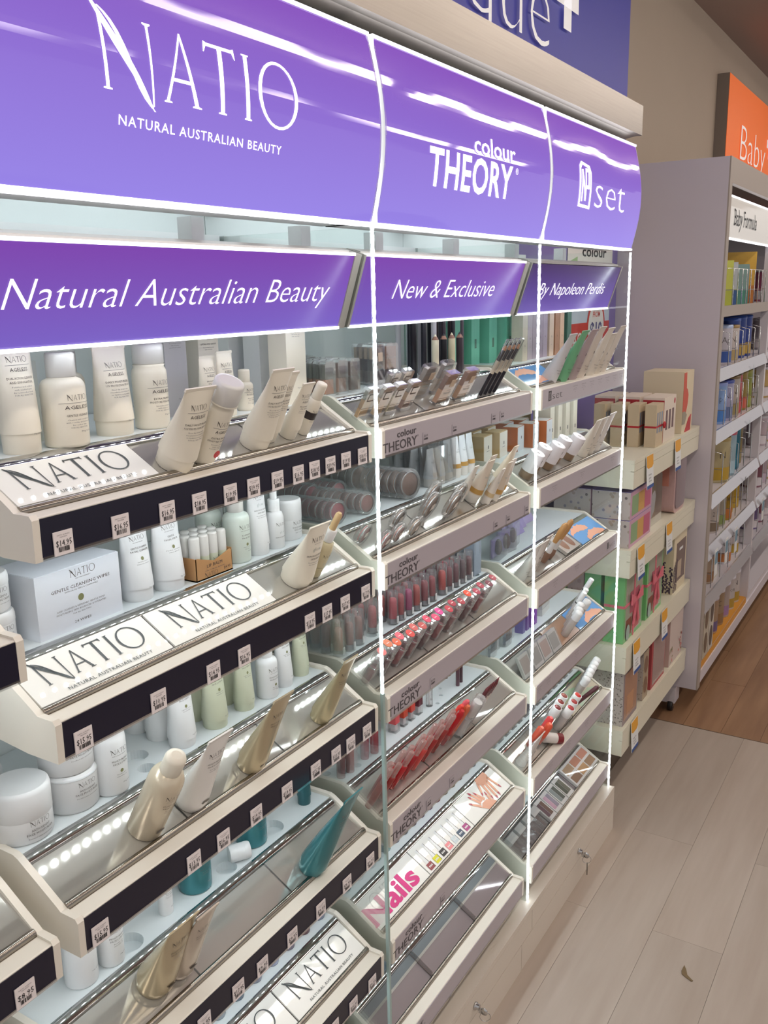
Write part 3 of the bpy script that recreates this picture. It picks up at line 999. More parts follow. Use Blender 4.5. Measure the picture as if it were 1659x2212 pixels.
torn_plate(SH[(2, 0)], 1.346, 1.537)
torn_plate(SH[(2, 2)], 1.739, 1.928)
torn_plate(SH[(2, 3)], 1.739, 1.928)
obj('graphic_panel', plate_at(1.58, 1.735, dye('9c7a63', 0.2)), SH[(2, 3)])
torn_plate(SH[(2, 4)], 1.70, 1.928, dye('a59a82', 0.2), dye('93a98a', 0.25))
# clear dividers standing in the empty bottom trays
for bx, (a, b) in ((1, BAY[1]),):
    for i in (1, 2):
        xx = a + (b - a) * i / 3
        obj('clear_divider', MB().prism([(0.03, 0.004), (0.098, 0.044), (0.098, 0.058), (0.03, 0.016)], 'x', xx - 0.0012, xx + 0.0012).mesh('clear_divider', M_CELLO), SH[(bx, 5)])
    f, g = slope_fn(0.0012), slope_fn(0.0)
    obj('slate_band', MB().add([f(a + 0.006, 0.055), f(b - 0.006, 0.055), f(b - 0.006, 0.074), f(a + 0.006, 0.074)], [(0, 1, 2, 3)]).mesh('slate_band', dye('747a7d', 0.25)), SH[(bx, 5)])
    obj('light_strip', MB().add([f(a + 0.006, 0.050), f(b - 0.006, 0.050), f(b - 0.006, 0.055), f(a + 0.006, 0.055)], [(0, 1, 2, 3)]).mesh('light_strip', dye('a8a49c', 0.3)), SH[(bx, 5)])

# ------------------------------------------------------------------ products: prototypes
LEAN = 0.52
def on_tray(r, x, y, yaw=0.0, dz=0.0):
    return TR(x, y, Z[r] + DK + dz) @ RZ(yaw)

def on_slope(r, x, y=0.052, yaw=0.0, lean=LEAN, d=0.0):
    """standing square on the slope, so leaning out over the strip"""
    s = (y - 0.026) / 0.072
    return TR(x, y - 0.504 * d, Z[r] + 0.042 * s + 0.0006 + 0.864 * d) @ RX(lean) @ RZ(yaw)

def natio_lines(wd, H, z0, title, small, kind='AGELESS', s=1.0, dot=False):
    """print on a pack: logo, rule, range, title and small type; wd the printable width"""
    L = [('LOGO', 0.0062 * s, 0, z0, None, 0)]
    z = z0 - 0.0035 * s
    if kind == 'AGELESS':
        L += [(None, 0.0004, 0, z, wd * 0.86, 1), ('AGELESS', 0.0042 * s, 0, z - 0.0068 * s, wd * 0.62, 0)]
        z -= 0.0105 * s
    elif kind == 'glow':
        L += [('AROMATHERAPY', 0.0011, 0, z, wd * 0.4, 1), ('glow', 0.0062 * s, 0, z - 0.010 * s, None, 2)]
        z -= 0.013 * s
    else:
        L += [('AROMATHERAPY', 0.0012, 0, z, wd * 0.5, 1)]
        z -= 0.003 * s
    z -= 0.005 * s
    for q in title:
        L.append((q, 0.0026 * s, 0, z, min(wd * 0.92, 0.0021 * s * len(q)), 0))
        z -= 0.0045 * s
    if dot:
        z -= 0.005 * s
        L.append(('DOT', 0.0052 * s, 0, z, None, 3))
        z -= 0.005 * s
    for q in small:
        L.append((q, 0.0016 * s, 0, z, min(wd * 0.95, 0.0013 * s * len(q)), 1))
        z -= 0.0031 * s
    L.append(('70g 2.5oz', 0.0017, wd * 0.18, max(0.006, H * 0.16), wd * 0.34, 1))
    return [q for q in L if q[3] > 0.003]

M_LINK = mat('label_ink', '48423f', 0.6)
M_DOTG = dye('7d8058', 0.4)
def print_mesh(lines, fn):
    mb = MB()
    for s, h, x, z, wd, mi in lines:
        if s == 'DOT':
            n = 16
            mb.add([fn(x + h * 0.5 * cos(2 * pi * i / n), z + h * 0.5 * sin(2 * pi * i / n)) for i in range(n)], [tuple(range(n))], mi)
            continue
        if s is None:
            n = 8
            for i in range(n):
                a, b = -wd / 2 + wd * i / n, -wd / 2 + wd * (i + 1) / n
                mb.add([fn(x + a, z), fn(x + b, z), fn(x + b, z + h), fn(x + a, z + h)], [(0, 1, 2, 3)], mi)
            continue
        if s == 'LOGO':
            V, F = [(a * h, b * h) for a, b in LOGO[0]], LOGO[1]
        elif wd:
            V, F = fit(s, wd, h, res=1)
        else:
            V, F = text2d(s, h, res=1, off=-0.015)
        write(mb, V, F, fn, x, z, mi)
    return mb.mesh('label_print', [M_LINK, M_GREY, dye('9aa6a4', 0.5), M_DOTG])

TITLES = {'cleanser': (['GENTLE CLEANSER'], ['Cleanses and conditions', 'with rosehip and vitamin E', 'for softer skin', 'FOR ALL SKIN TYPES']),
          'dual': (['DUAL ACTION CLEANSER', 'AND EXFOLIATOR'], ['Polishes and refines', 'with jojoba beads', 'for a smoother look', 'FOR ALL SKIN TYPES']),
          'daily': (['DAILY MOISTURISER', 'U/V PROTECTION SPF 50+'], ['Sheer day cream with', 'macadamia and vitamin E', 'to hydrate and protect', 'FOR ALL SKIN TYPES']),
          'extra': (['EXTRA FIRMING', 'MOISTURE TREATMENT'], ['Intensive formula', 'with argan oil', 'FOR ALL SKIN TYPES']),
          'eye': (['BRIGHTENING', 'EYE CREAM'], ['Softens fine lines', 'FOR ALL SKIN TYPES']),
          'foam': (['GENTLE FOAMING', 'FACIAL CLEANSER'], ['Sandalwood and', 'chamomile cleanse']),
          'scrub': (['GENTLE', 'FACIAL SCRUB'], ['Purifies, exfoliates', 'refines without']),
          'mist': (['ROSEWATER', 'FACE MIST'], ['Hydrates and', 'refreshes']),
          'balm': (['SKIN MOISTURISING', 'SKIN BALM'], ['Nourishing balm for', 'dry delicate skin']),
          'face': (['MOISTURISING', 'FACE LOTION'], ['Rosehip and', 'camellia oil']),
          'anti': (['ANTIOXIDANT', 'FACE MOISTURISER'], ['Fortified with antioxidants', 'FOR ALL SKIN TYPES']),
          'cream': (['DAILY DEFENCE', 'FACE CREAM'], ['Light day cream', 'for all skin']),
          'sand': (['SAND GENTLE', 'CLEANSING CREAM'], ['For dry and sensitive skin'])}

_PC = {}
def tube(wd, H, m, title, kind='AGELESS', cap=None, caph=0.16, crimp=None, dot=False, s=1.0, wide=1.06):
    k = ('tube', wd, H, m.name, title, kind, cap and cap.name, crimp and crimp.name, s)
    if k in _PC:
        return _PC[k]
    r = wd / 2
    n = 24
    c = H * caph
    def ab(z):
        t = max(0, min(1, (z - c) / (H * 0.965 - c)))
        return r * (1 + (wide - 1) * t), r * (1 - t ** 1.25) * 0.98 + 0.0011
    def ring(z):
        a, b = ab(z)
        return [(a * cos(2 * pi * i / n), b * sin(2 * pi * i / n), z) for i in range(n)]
    body = MB().rings([ring(c + (H * 0.965 - c) * i / 9) for i in range(10)], caps=(1, 0)).mesh('tube_body', m)
    a, b = ab(H)
    cr = MB().box(-a, -0.0012, H * 0.962, a, 0.0012, H).mesh('crimp', crimp or m)
    cp = MB().lathe([(r * 0.90, 0.0), (r * 0.93, 0.001), (r * 0.955, c - 0.0006), (r * 0.95, c)], n, caps=(1, 1)).mesh('cap', cap or m)
    def fn(x, z):
        a, b = ab(z)
        u = max(-0.999, min(0.999, x / a))
        return (x, -b * math.sqrt(1 - u * u) - 0.0004, z)
    T = TITLES[title]
    pr = print_mesh(natio_lines(wd * 0.8, H, H * 0.76, T[0], T[1], kind, s, dot), fn)
    _PC[k] = [('tube_body', body, [('label_print', pr)]), ('crimp', cr), ('cap', cp)]
    return _PC[k]

def bottle(wd, H, m, title, kind='AGELESS', capw=0.6, caph=0.22, capm=None, dot=False, s=1.0, neck=True, sh=0.10):
    k = ('bottle', wd, H, m.name, title, kind, capw, caph)
    if k in _PC:
        return _PC[k]
    r = wd / 2
    n = 26
    hb = H * (1 - caph)
    rc = r * capw
    body = MB().lathe([(r * 0.9, 0), (r * 0.98, 0.0015), (r, 0.004), (r, hb * (1 - sh * 1.6)), (r * 0.97, hb * (1 - sh)), (r * 0.86, hb * (1 - sh * 0.45)), (rc * 1.02, hb * 0.985), (rc * 0.9, hb)], n).mesh('bottle_body', m)
    z = hb
    cp = MB().lathe([(rc * 0.94, z), (rc * 0.98, z + 0.0008), (rc * 0.98, H - 0.003), (rc * 0.9, H - 0.0005), (rc * 0.7, H)], n).mesh('cap', capm or m)
    def fn(x, z):
        a = x / r
        return ((r + 0.0004) * sin(a), -(r + 0.0004) * cos(a), z)
    T = TITLES[title]
    pr = print_mesh(natio_lines(wd * 1.05, H, hb * 0.68, T[0], T[1], kind, s, dot), fn)
    _PC[k] = [('bottle_body', body, [('label_print', pr)]), ('cap', cp)]
    return _PC[k]

def jar(wd, H, m, title, lid=0.42, s=0.9, lidm=None):
    k = ('jar', wd, H, m.name, title)
    if k in _PC:
        return _PC[k]
    r = wd / 2
    n = 32
    hb = H * (1 - lid)
    body = MB().lathe([(r * 0.9, 0), (r * 0.985, 0.003), (r * 0.985, hb)], n).mesh('jar_body', m)
    ld = MB().lathe([(r * 0.985, hb), (r, hb + 0.0006), (r, H - 0.006), (r * 0.97, H - 0.002), (r * 0.9, H)], n).mesh('lid', lidm or m)
    def fn(x, z):
        a = x / r
        return ((r + 0.0004) * sin(a), -(r + 0.0004) * cos(a), z)
    T = TITLES[title]
    L = [('LOGO', 0.006 * s, 0, hb * 0.78, None, 0)]
    z = hb * 0.78 - 0.0065 * s
    for q in T[0]:
        L.append((q, 0.0028 * s, 0, z, 0.0022 * s * len(q), 0))
        z -= 0.0045 * s
    L.append((T[1][0], 0.0015 * s, 0, z, 0.0012 * s * len(T[1][0]), 1))
    _PC[k] = [('jar_body', body, [('label_print', print_mesh(L, fn))]), ('lid', ld)]
    return _PC[k]

def dropper(wd, H, m, top, title='balm'):
    r = wd / 2
    n = 22
    hb = H * 0.56
    body = MB().lathe([(r * 0.92, 0), (r, 0.002), (r, hb * 0.82), (r * 0.85, hb * 0.95), (r * 0.5, hb)], n).mesh('bottle_body', m)
    col = MB().lathe([(r * 0.62, hb), (r * 0.62, hb + H * 0.17), (r * 0.5, hb + H * 0.18)], n).mesh('collar', M_WHITE)
    z = hb + H * 0.18
    bulb = MB().lathe([(r * 0.36, z), (r * 0.38, z + H * 0.1), (r * 0.36, H * 0.97), (r * 0.22, H)], 16).mesh('bulb', top)
    def fn(x, z):
        a = x / r
        return ((r + 0.0004) * sin(a), -(r + 0.0004) * cos(a), z)
    T = TITLES[title]
    L = [('LOGO', 0.005, 0, hb * 0.62, None, 0), ('glow', 0.004, 0, hb * 0.42, None, 2), (T[0][0], 0.0018, 0, hb * 0.3, wd * 0.8, 0)]
    return [('bottle_body', body, [('label_print', print_mesh(L, fn))]), ('collar', col), ('bulb', bulb)]

def carton(wd, dp, H, m, lines=None, m2=None, band=None, name='carton'):
    """small folding box, front toward -y, base centre at the origin; band: (z0, z1, material)"""
    mb = MB().box(-wd / 2, -dp / 2, 0, wd / 2, dp / 2, H)
    P = [('box_body', mb.mesh('box_body', m))]
    sub = []
    if lines:
        sub.append(('label_print', print_mesh(lines, flat_front(-dp / 2 - 0.0003))))
    if band:
        bb = MB().box(-wd / 2 - 0.0002, -dp / 2 - 0.0002, band[0], wd / 2 + 0.0002, dp / 2 + 0.0002, band[1])
        sub.append(('colour_band', bb.mesh('colour_band', band[2])))
    fl_ = MB().box(-wd / 2 + 0.0008, -dp / 2 + 0.0008, H, wd / 2 - 0.0008, dp / 2 - 0.0012, H + 0.0006)
    P = [(P[0][0], P[0][1], sub), ('top_flap', fl_.mesh('top_flap', m2 or m))]
    return P

NL = lambda t, k='AGELESS', wd=0.034, H=0.1: natio_lines(wd, H, H * 0.82, TITLES[t][0], TITLES[t][1], k)

# ------------------------------------------------------------------ near bay, top shelf
G = 'creams on the top shelf'
def nat(proto, name, label, cat, M, g=None):
    return put(proto, name, label, cat, M, g)

T_dual = tube(0.045, 0.135, M_CREAM, 'dual', caph=0.17, crimp=None)
T_daily = tube(0.050, 0.112, M_CREAM, 'daily', caph=0.17, crimp=None)
nat(T_dual, 'cosmetic_tube', 'tall cream tube standing at the left end of the near bay top shelf', 'tube', on_tray(0, 0.088, 0.125))
nat(bottle(0.052, 0.110, M_CREAM, 'cleanser', capw=0.66, caph=0.26, capm=M_FROST), 'lotion_bottle', 'cream bottle with frosted cap beside the tall tube on top shelf', 'bottle', on_tray(0, 0.146, 0.118))
nat(T_daily, 'cosmetic_tube', 'wide cream tube in the middle of the top shelf', 'tube', on_tray(0, 0.236, 0.136))
nat(bottle(0.046, 0.112, M_CREAM, 'extra', capw=0.9, caph=0.24, capm=M_FROST), 'lotion_bottle', 'cream bottle half hidden behind the leaning top shelf tube', 'bottle', on_tray(0, 0.300, 0.134))
nat(tube(0.031, 0.093, M_CREAM, 'eye', caph=0.15, crimp=None, s=0.85), 'cosmetic_tube', 'slim cream eye tube with white cap standing before grey cartons', 'tube', on_tray(0, 0.440, 0.126))
nat(tube(0.030, 0.088, M_CREAM, 'eye', caph=0.2, crimp=None, s=0.8), 'cosmetic_tube', 'slimmer cream eye tube at left of its twin, top shelf', 'tube', on_tray(0, 0.408, 0.131))
nat(bottle(0.048, 0.108, M_CREAM, 'cleanser', capw=0.66, caph=0.26, capm=M_FROST), 'lotion_bottle', 'cream bottle behind the frosted cap bottle on top shelf', 'bottle', on_tray(0, 0.205, 0.185))
nat(carton(0.040, 0.034, 0.098, dye('cfd6cc', 0.5), NL('cleanser')), 'carton', 'pale green carton peeping out behind the tall cream tube', 'box', on_tray(0, 0.135, 0.19))
c_grey = carton(0.044, 0.036, 0.152, dye('c8c6c8', 0.5), natio_lines(0.036, 0.15, 0.128, ['LIFTING DAY CREAM'], ['Nourishing formula', 'with lavender', 'smooth and radiant'], 'AGELESS'))
nat(c_grey, 'carton', 'tall pale grey carton at the back of the top shelf', 'box', on_tray(0, 0.405, 0.205))
nat(carton(0.044, 0.036, 0.155, M_CREAM, natio_lines(0.036, 0.15, 0.118, ['LIFTING EYE CREAM'], ['Nourishing formula', 'with lavender'], 'AGELESS')), 'carton', 'tall cream carton right of the grey carton', 'box', on_tray(0, 0.475, 0.205))
nat(carton(0.046, 0.034, 0.165, M_WHITE, natio_lines(0.036, 0.15, 0.14, ['HYDRATING MASK'], ['Hydrates'], 'AGELESS'), band=(0.0, 0.012, M_NAVY)), 'carton', 'white carton with navy foot at the back of the top shelf', 'box', on_tray(0, 0.59, 0.245))
nat(carton(0.042, 0.034, 0.165, M_WHITE, natio_lines(0.036, 0.15, 0.14, ['HYDRATING MASK'], ['Hydrates'], 'AGELESS')), 'carton', 'white carton between navy foot carton and large cream carton', 'box', on_tray(0, 0.605, 0.195))
nat(carton(0.050, 0.036, 0.168, M_CREAM, natio_lines(0.042, 0.15, 0.135, ['PURIFYING MASK'], ['Clarifying cleanse', 'with kaolin clay', 'suits oily skin'], 'AGELESS')), 'carton', 'large cream carton at the far end of the top shelf', 'box', on_tray(0, 0.600, 0.135))
nat(bottle(0.026, 0.062, M_CREAM, 'eye', capw=0.7, caph=0.3, s=0.6), 'lotion_bottle', 'short cream bottle with a dark foot beside the slim eye tubes', 'bottle', on_tray(0, 0.498, 0.14, dz=0.0))
# its testers
Tt = tube(0.050, 0.112, M_CREAM, 'daily', caph=0.12, crimp=None)
nat(Tt, 'cosmetic_tube', 'cream tester tube leaning out beside the white graphic panel', 'tube', on_slope(0, 0.245, 0.046))
nat(bottle(0.036, 0.118, M_CREAM, 'extra', capw=1.1, caph=0.24, capm=M_FROST) + [('red_sticker', MB().lathe([(0.0055, 0), (0.0001, 0.0004)], 16, M=TR(0.004, -0.0179, 0.018) @ RX(pi / 2)).mesh('red_sticker', dye('c8323c')))],
    'lotion_bottle', 'leaning tester bottle with domed frosted cap and red sticker', 'bottle', on_slope(0, 0.292, 0.044))
nat(tube(0.044, 0.122, M_CREAM, 'daily', caph=0.16, crimp=None), 'cosmetic_tube', 'leaning tester tube in the middle of the top slope', 'tube', on_slope(0, 0.402, 0.048))
nat(tube(0.034, 0.108, M_CREAM, 'extra', caph=0.16, crimp=None, s=0.85), 'cosmetic_tube', 'narrow leaning tester tube behind the middle one on the top slope', 'tube', on_slope(0, 0.438, 0.056))
nat(tube(0.027, 0.090, M_CREAM, 'eye', caph=0.2, crimp=None, s=0.75), 'cosmetic_tube', 'small leaning tester eye tube on the top slope', 'tube', on_slope(0, 0.482, 0.050))
sp = bottle(0.021, 0.086, M_CREAM, 'eye', capw=0.8, caph=0.30, s=0.55)
nat(sp + [('dark_band', MB().lathe([(0.0108, 0.028), (0.0108, 0.04)], 20, caps=(0, 0)).mesh('dark_band', dye('2c2428', 0.3)))], 'lotion_bottle', 'small leaning spray tester with a dark band', 'bottle', on_slope(0, 0.517, 0.050))

# ------------------------------------------------------------------ near bay, second shelf
jr = jar(0.052, 0.046, M_PALEB, 'sand', lid=0.3)
nat(jr, 'cream_jar', 'lower of two stacked white jars left of the wipes box', 'jar', on_tray(1, 0.036, 0.146))
nat(jr, 'cream_jar', 'upper of two stacked white jars left of the wipes box', 'jar', on_tray(1, 0.034, 0.148, dz=0.0466))
Wx0, Wx1, Wy = 0.0705, 0.2015, 0.112
bx = [('LOGO', 0.0092, 0.006, 0.066, None, 0), ('AROMATHERAPY', 0.0014, 0.006, 0.0625, 0.024, 1), ('GENTLE CLEANSING WIPES', 0.0042, 0.002, 0.0525, 0.092, 0), ('WITH ALOE VERA & CHAMOMILE', 0.0019, 0.002, 0.0488, 0.052, 1), ('DOT', 0.009, 0.0, 0.038, None, 3),
      ('DEEP CLEANSES & REFRESHES, GENTLE WIPES', 0.0022, 0, 0.0275, 0.075, 1), ('MOISTURISING SKIN, BALANCED & HYDRATED', 0.0022, 0, 0.0235, 0.078, 1), ('FOR ALL SKIN TYPES', 0.0018, 0, 0.0195, 0.028, 1), ('24 WIPES', 0.0032, 0, 0.008, 0.026, 0)]
nat(carton(0.131, 0.082, 0.079, dye('dbe0e8', 0.42), bx), 'carton', 'large white box of cleansing wipes on the second shelf', 'box', on_tray(1, 0.136, 0.153, 0.03))
nat(tube(0.044, 0.108, M_PALEB, 'foam', 'x', caph=0.16, dot=True, s=0.95), 'cosmetic_tube', 'white tube immediately right of the wipes box', 'tube', on_tray(1, 0.247, 0.133))
nat(tube(0.046, 0.112, M_PALEB, 'scrub', 'x', caph=0.14, dot=True, s=0.95), 'cosmetic_tube', 'white tube between its twin and the lip balm display', 'tube', on_tray(1, 0.302, 0.130))
# lip balm display box with its sticks
t = thing('display_box', 'open gold cardboard display box of lip balm sticks', 'box', on_tray(1, 0.372, 0.137, 0.0))
wd, dp = 0.076, 0.060
M_GOLD = mat('copper_card', 'c99a6a', 0.35, 0.35)
mb = MB().box(-wd / 2, -dp / 2, 0, wd / 2, dp / 2, 0.002)
mb.prism([(-wd / 2, 0), (wd / 2, 0), (wd / 2, 0.030), (wd / 2 - 0.004, 0.033), (0, 0.0235), (-wd / 2 + 0.004, 0.034), (-wd / 2, 0.034)], 'y', -dp / 2, -dp / 2 + 0.001)
mb.box(-wd / 2, -dp / 2, 0, -wd / 2 + 0.001, dp / 2, 0.034).box(wd / 2 - 0.001, -dp / 2, 0, wd / 2, dp / 2, 0.034).box(-wd / 2, dp / 2 - 0.001, 0, wd / 2, dp / 2, 0.04)
o = obj('tray', mb.mesh('tray', M_GOLD), t)
obj('label_print', print_mesh([('LIP BALM', 0.0048, 0, 0.0165, 0.032, 0), ('NATURAL BALM', 0.0016, 0, 0.0115, 0.04, 1), ('LOGO', 0.0062, -0.008, 0.003, None, 0), ('$4.95', 0.004, 0.026, 0.006, 0.014, 0)], flat_front(-dp / 2 - 0.0004)), o)
bl_body = MB().lathe([(0.0072, 0), (0.0078, 0.001), (0.0078, 0.030)], 14).mesh('stick_body', dye('c9cfb8', 0.4))
bl_cap = MB().lathe([(0.0080, 0.030), (0.0080, 0.058), (0.0070, 0.0605), (0.003, 0.061)], 14).mesh('cap', M_FROST)
bl_pr = print_mesh([('LOGO', 0.0035, 0, 0.02, None, 0)], lambda x, z: (0.0081 * sin(x / 0.0081), -0.0081 * cos(x / 0.0081), z))
k = 0
for iy in range(3):
    for ix in range(4):
        M = on_tray(1, 0.372 - 0.028 + 0.0185 * ix, 0.137 - 0.019 + 0.018 * iy, RND.uniform(-.6, .6), dz=0.0026)
        put([('stick_body', bl_body, [('label_print', bl_pr)]), ('cap', bl_cap)], 'lip_balm', 'frosted lip balm stick, %s in the %s row of the gold box' % (ORD[ix], ('front', 'middle', 'back')[iy]), 'lip balm', M, 'lip balm sticks in the gold box')
nat(bottle(0.041, 0.108, mat('rosewater_bottle', 'ced8cf', 0.3), 'mist', 'x', capw=0.62, caph=0.28, capm=M_FROST, dot=True, s=0.95), 'lotion_bottle', 'pale green face mist bottle right of the lip balm display', 'bottle', on_tray(1, 0.449, 0.130))
nat(bottle(0.041, 0.108, mat('rosewater_bottle', 'ced8cf', 0.3), 'mist', 'x', capw=0.62, caph=0.28, capm=M_FROST, dot=True, s=0.95), 'lotion_bottle', 'pale green face mist bottle in the second row behind', 'bottle', on_tray(1, 0.442, 0.180))
nat(tube(0.037, 0.118, M_PALEB, 'balm', 'glow', caph=0.14, s=0.9), 'cosmetic_tube', 'slim white glow tube between the mist and dropper bottles', 'tube', on_tray(1, 0.495, 0.128))
nat(dropper(0.031, 0.108, M_PALEB, M_WHITE), 'dropper_bottle', 'upright white dropper bottle on the second shelf', 'bottle', on_tray(1, 0.537, 0.127))
nat(jar(0.050, 0.068, M_PALEB, 'cream', lid=0.5), 'cream_jar', 'white jar at the far end of the second shelf', 'jar', on_tray(1, 0.592, 0.145))
nat(tube(0.050, 0.108, M_CREAM, 'balm', 'glow', caph=0.12, s=1.1), 'cosmetic_tube', 'cream glow tester tube leaning out on the second slope', 'tube', on_slope(1, 0.487, 0.052))
nat(dropper(0.030, 0.118, mat('amber_milk_bottle', 'cfc5a2', 0.25), dye('cdb183', 0.5)), 'dropper_bottle', 'leaning tester dropper bottle with a bamboo coloured bulb', 'bottle', on_slope(1, 0.530, 0.052))

# ------------------------------------------------------------------ near bay, third shelf
nat(jar(0.074, 0.068, M_PALEB, 'anti', lid=0.55, s=1.05), 'cream_jar', 'big white jar at the front left of the third shelf', 'jar', on_tray(2, 0.040, 0.142))
nat(jar(0.074, 0.068, M_PALEB, 'anti', lid=0.55, s=1.05), 'cream_jar', 'big white jar at the left edge behind the front jar', 'jar', on_tray(2, 0.030, 0.222))
j2 = jar(0.070, 0.052, M_PALEB, 'anti', lid=0.12, s=1.0)
nat(j2, 'cream_jar', 'lower jar of the stack beside the white lotion bottle', 'jar', on_tray(2, 0.116, 0.144))
nat(j2, 'cream_jar', 'upper jar of the stack beside the white lotion bottle', 'jar', on_tray(2, 0.115, 0.146, dz=0.0525))
nat(bottle(0.046, 0.100, M_PALEB, 'face', 'x', capw=0.93, caph=0.12, dot=True), 'lotion_bottle', 'round shouldered white lotion bottle beside the empty wells', 'bottle', on_tray(2, 0.165, 0.124))
tw = tube(0.042, 0.112, M_PALEB, 'cream', 'x', caph=0.12, dot=True, s=0.9)
for i, (x, y) in enumerate(((0.306, 0.132), (0.306, 0.178), (0.306, 0.224))):
    nat(tw, 'cosmetic_tube', '%s white tube of the file beside the sage tubes' % ('front', 'middle', 'rear')[i], 'tube', on_tray(2, x, y))
tg = tube(0.040, 0.112, M_SAGE, 'face', 'x', caph=0.12, dot=True, s=0.95)
for i, (x, y) in enumerate(((0.375, 0.130), (0.377, 0.176))):
    nat(tg, 'cosmetic_tube', '%s sage tube with a green dot on the third shelf' % ('front', 'rear')[i], 'tube', on_tray(2, x, y))
tg2 = tube(0.034, 0.110, M_SAGE, 'cream', 'x', caph=0.12, dot=True, s=0.85)
for i, (x, y) in enumerate(((0.443, 0.130), (0.443, 0.17))):
    nat(tg2, 'cosmetic_tube', '%s narrow sage tube left of the white capped bottle' % ('front', 'rear')[i], 'tube', on_tray(2, x, y))
nat(bottle(0.036, 0.090, M_PALEB, 'face', 'x', capw=0.6, caph=0.24, dot=True, s=0.9), 'lotion_bottle', 'small white bottle among the tubes of the third shelf', 'bottle', on_tray(2, 0.497, 0.126))
nat(tube(0.033, 0.108, M_PALEB, 'cream', 'x', caph=0.12, dot=True, s=0.85), 'cosmetic_tube', 'white tube right of the small white bottle', 'tube', on_tray(2, 0.544, 0.130))
nat(tube(0.031, 0.104, M_SAGE, 'cream', 'x', caph=0.12, dot=True, s=0.8), 'cosmetic_tube', 'last sage tube at the far end of the third shelf', 'tube', on_tray(2, 0.594, 0.132))
M_PEARLC = mat('pearl_cream_plastic', 'ddd2bb', 0.25, 0.25)
def pump(wd, H):
    r = wd / 2
    n = 26
    body = MB().lathe([(r * 0.92, 0), (r, 0.002), (r, H * 0.66), (r * 0.97, H * 0.71), (r * 0.82, H * 0.77), (r * 0.56, H * 0.80)], n).mesh('bottle_body', M_PEARLC)
    cp = MB().lathe([(r * 0.58, H * 0.80), (r * 0.6, H * 0.805), (r * 0.6, H * 0.96), (r * 0.52, H * 0.99), (r * 0.3, H)], n).mesh('cap', M_CREAM)
    def fn(x, z):
        a = x / r
        return ((r + 0.0004) * sin(a), -(r + 0.0004) * cos(a), z)
    return [('bottle_body', body, [('label_print', print_mesh(natio_lines(wd * 1.0, H, H * 0.58, *TITLES['face'], 'x', 1.05, False), fn))]), ('cap', cp)]
def oval(mb, r, H):
    return MB().lathe([(0.0055, 0), (0.0001, 0.0003)], 18, M=TR(0.0, -r - 0.0002, H) @ RX(pi / 2) @ Matrix.Diagonal((1.3, 0.7, 1, 1))).mesh('tester_sticker', dye('4a4038'))
nat(pump(0.046, 0.140) + [('tester_sticker', oval(None, 0.023, 0.018))], 'lotion_bottle', 'pearl cream pump bottle leaning on the third slope', 'bottle', on_slope(2, 0.153, 0.054))
nat(tube(0.044, 0.132, M_PEARL, 'face', 'x', caph=0.1, s=1.05) + [('tester_sticker', oval(None, 0.0215, 0.022))], 'cosmetic_tube', 'pearl white tester tube beside the leaning pump bottle', 'tube', on_slope(2, 0.232, 0.050))
nat(tube(0.042, 0.145, M_GOLDT, 'face', 'x', caph=0.1, s=1.0) + [('tester_sticker', oval(None, 0.0205, 0.02))], 'cosmetic_tube', 'champagne tester tube in the middle of the third slope', 'tube', on_slope(2, 0.352, 0.046))
nat(tube(0.036, 0.135, mat('sage_gold_tube', 'b7ad8d', 0.25, 0.4), 'cream', 'x', caph=0.1, s=1.0), 'cosmetic_tube', 'sage gold tester tube at the far end of the third slope', 'tube', on_slope(2, 0.528, 0.046))

# ------------------------------------------------------------------ near bay, fourth and fifth shelves
nat(bottle(0.044, 0.130, M_PALEB, 'face', 'x', capw=0.9, caph=0.15), 'lotion_bottle', 'tall white bottle at the left end of the fourth shelf', 'bottle', on_tray(3, 0.090, 0.130))
nat(bottle(0.036, 0.095, M_PALEB, 'face', 'x', capw=0.85, caph=0.15), 'lotion_bottle', 'shorter white bottle right of the tall fourth shelf bottle', 'bottle', on_tray(3, 0.136, 0.124))
nat(bottle(0.022, 0.080, M_PALEB, 'eye', 'x', capw=0.8, caph=0.2, s=0.6), 'lotion_bottle', 'slim white bottle between the two empty wells', 'bottle', on_tray(3, 0.246, 0.131))
tj = bottle(0.052, 0.095, M_TEAL, 'face', 'x', capw=0.9, caph=0.15)
nat(tj, 'lotion_bottle', 'teal bottle in the middle of the fourth shelf', 'bottle', on_tray(3, 0.314, 0.137))
nat(tj, 'lotion_bottle', 'teal bottle nearer the far end of the fourth shelf', 'bottle', on_tray(3, 0.450, 0.138))
o = put(jar(0.028, 0.034, M_PALEB, 'sand', lid=0.3, s=0.5), 'cream_jar', 'tiny white jar lying on its side beside a well', 'jar', TR(0.385, 0.130, Z[3] + DK + 0.0145) @ RZ(1.0) @ RX(pi / 2))
nat(tube(0.025, 0.085, mat('dark_teal_tube', '2f5f66', 0.3, 0.2), 'eye', 'x', caph=0.2, s=0.7), 'cosmetic_tube', 'dark teal tube at the far end of the fourth shelf', 'tube', on_tray(3, 0.588, 0.132))
nat(tube(0.052, 0.140, M_GOLDT, 'face', 'x', caph=0.1, s=1.1) + [('tester_sticker', oval(None, 0.0255, 0.028))], 'cosmetic_tube', 'champagne tester tube at the lower left, fourth slope', 'tube', on_slope(3, 0.152, 0.064))
nat(tube(0.040, 0.135, mat('silver_rose_tube', 'c8bcae', 0.25, 0.4), 'face', 'x', caph=0.1, s=0.9) + [('tester_sticker', oval(None, 0.0195, 0.03))], 'cosmetic_tube', 'silvery tester tube close behind the champagne one', 'tube', on_slope(3, 0.192, 0.058))
nat(tube(0.046, 0.185, M_TEAL, 'face', 'x', caph=0.09, s=1.0), 'cosmetic_tube', 'long teal tester tube leaning out of the fourth slope', 'tube', on_slope(3, 0.482, 0.042))

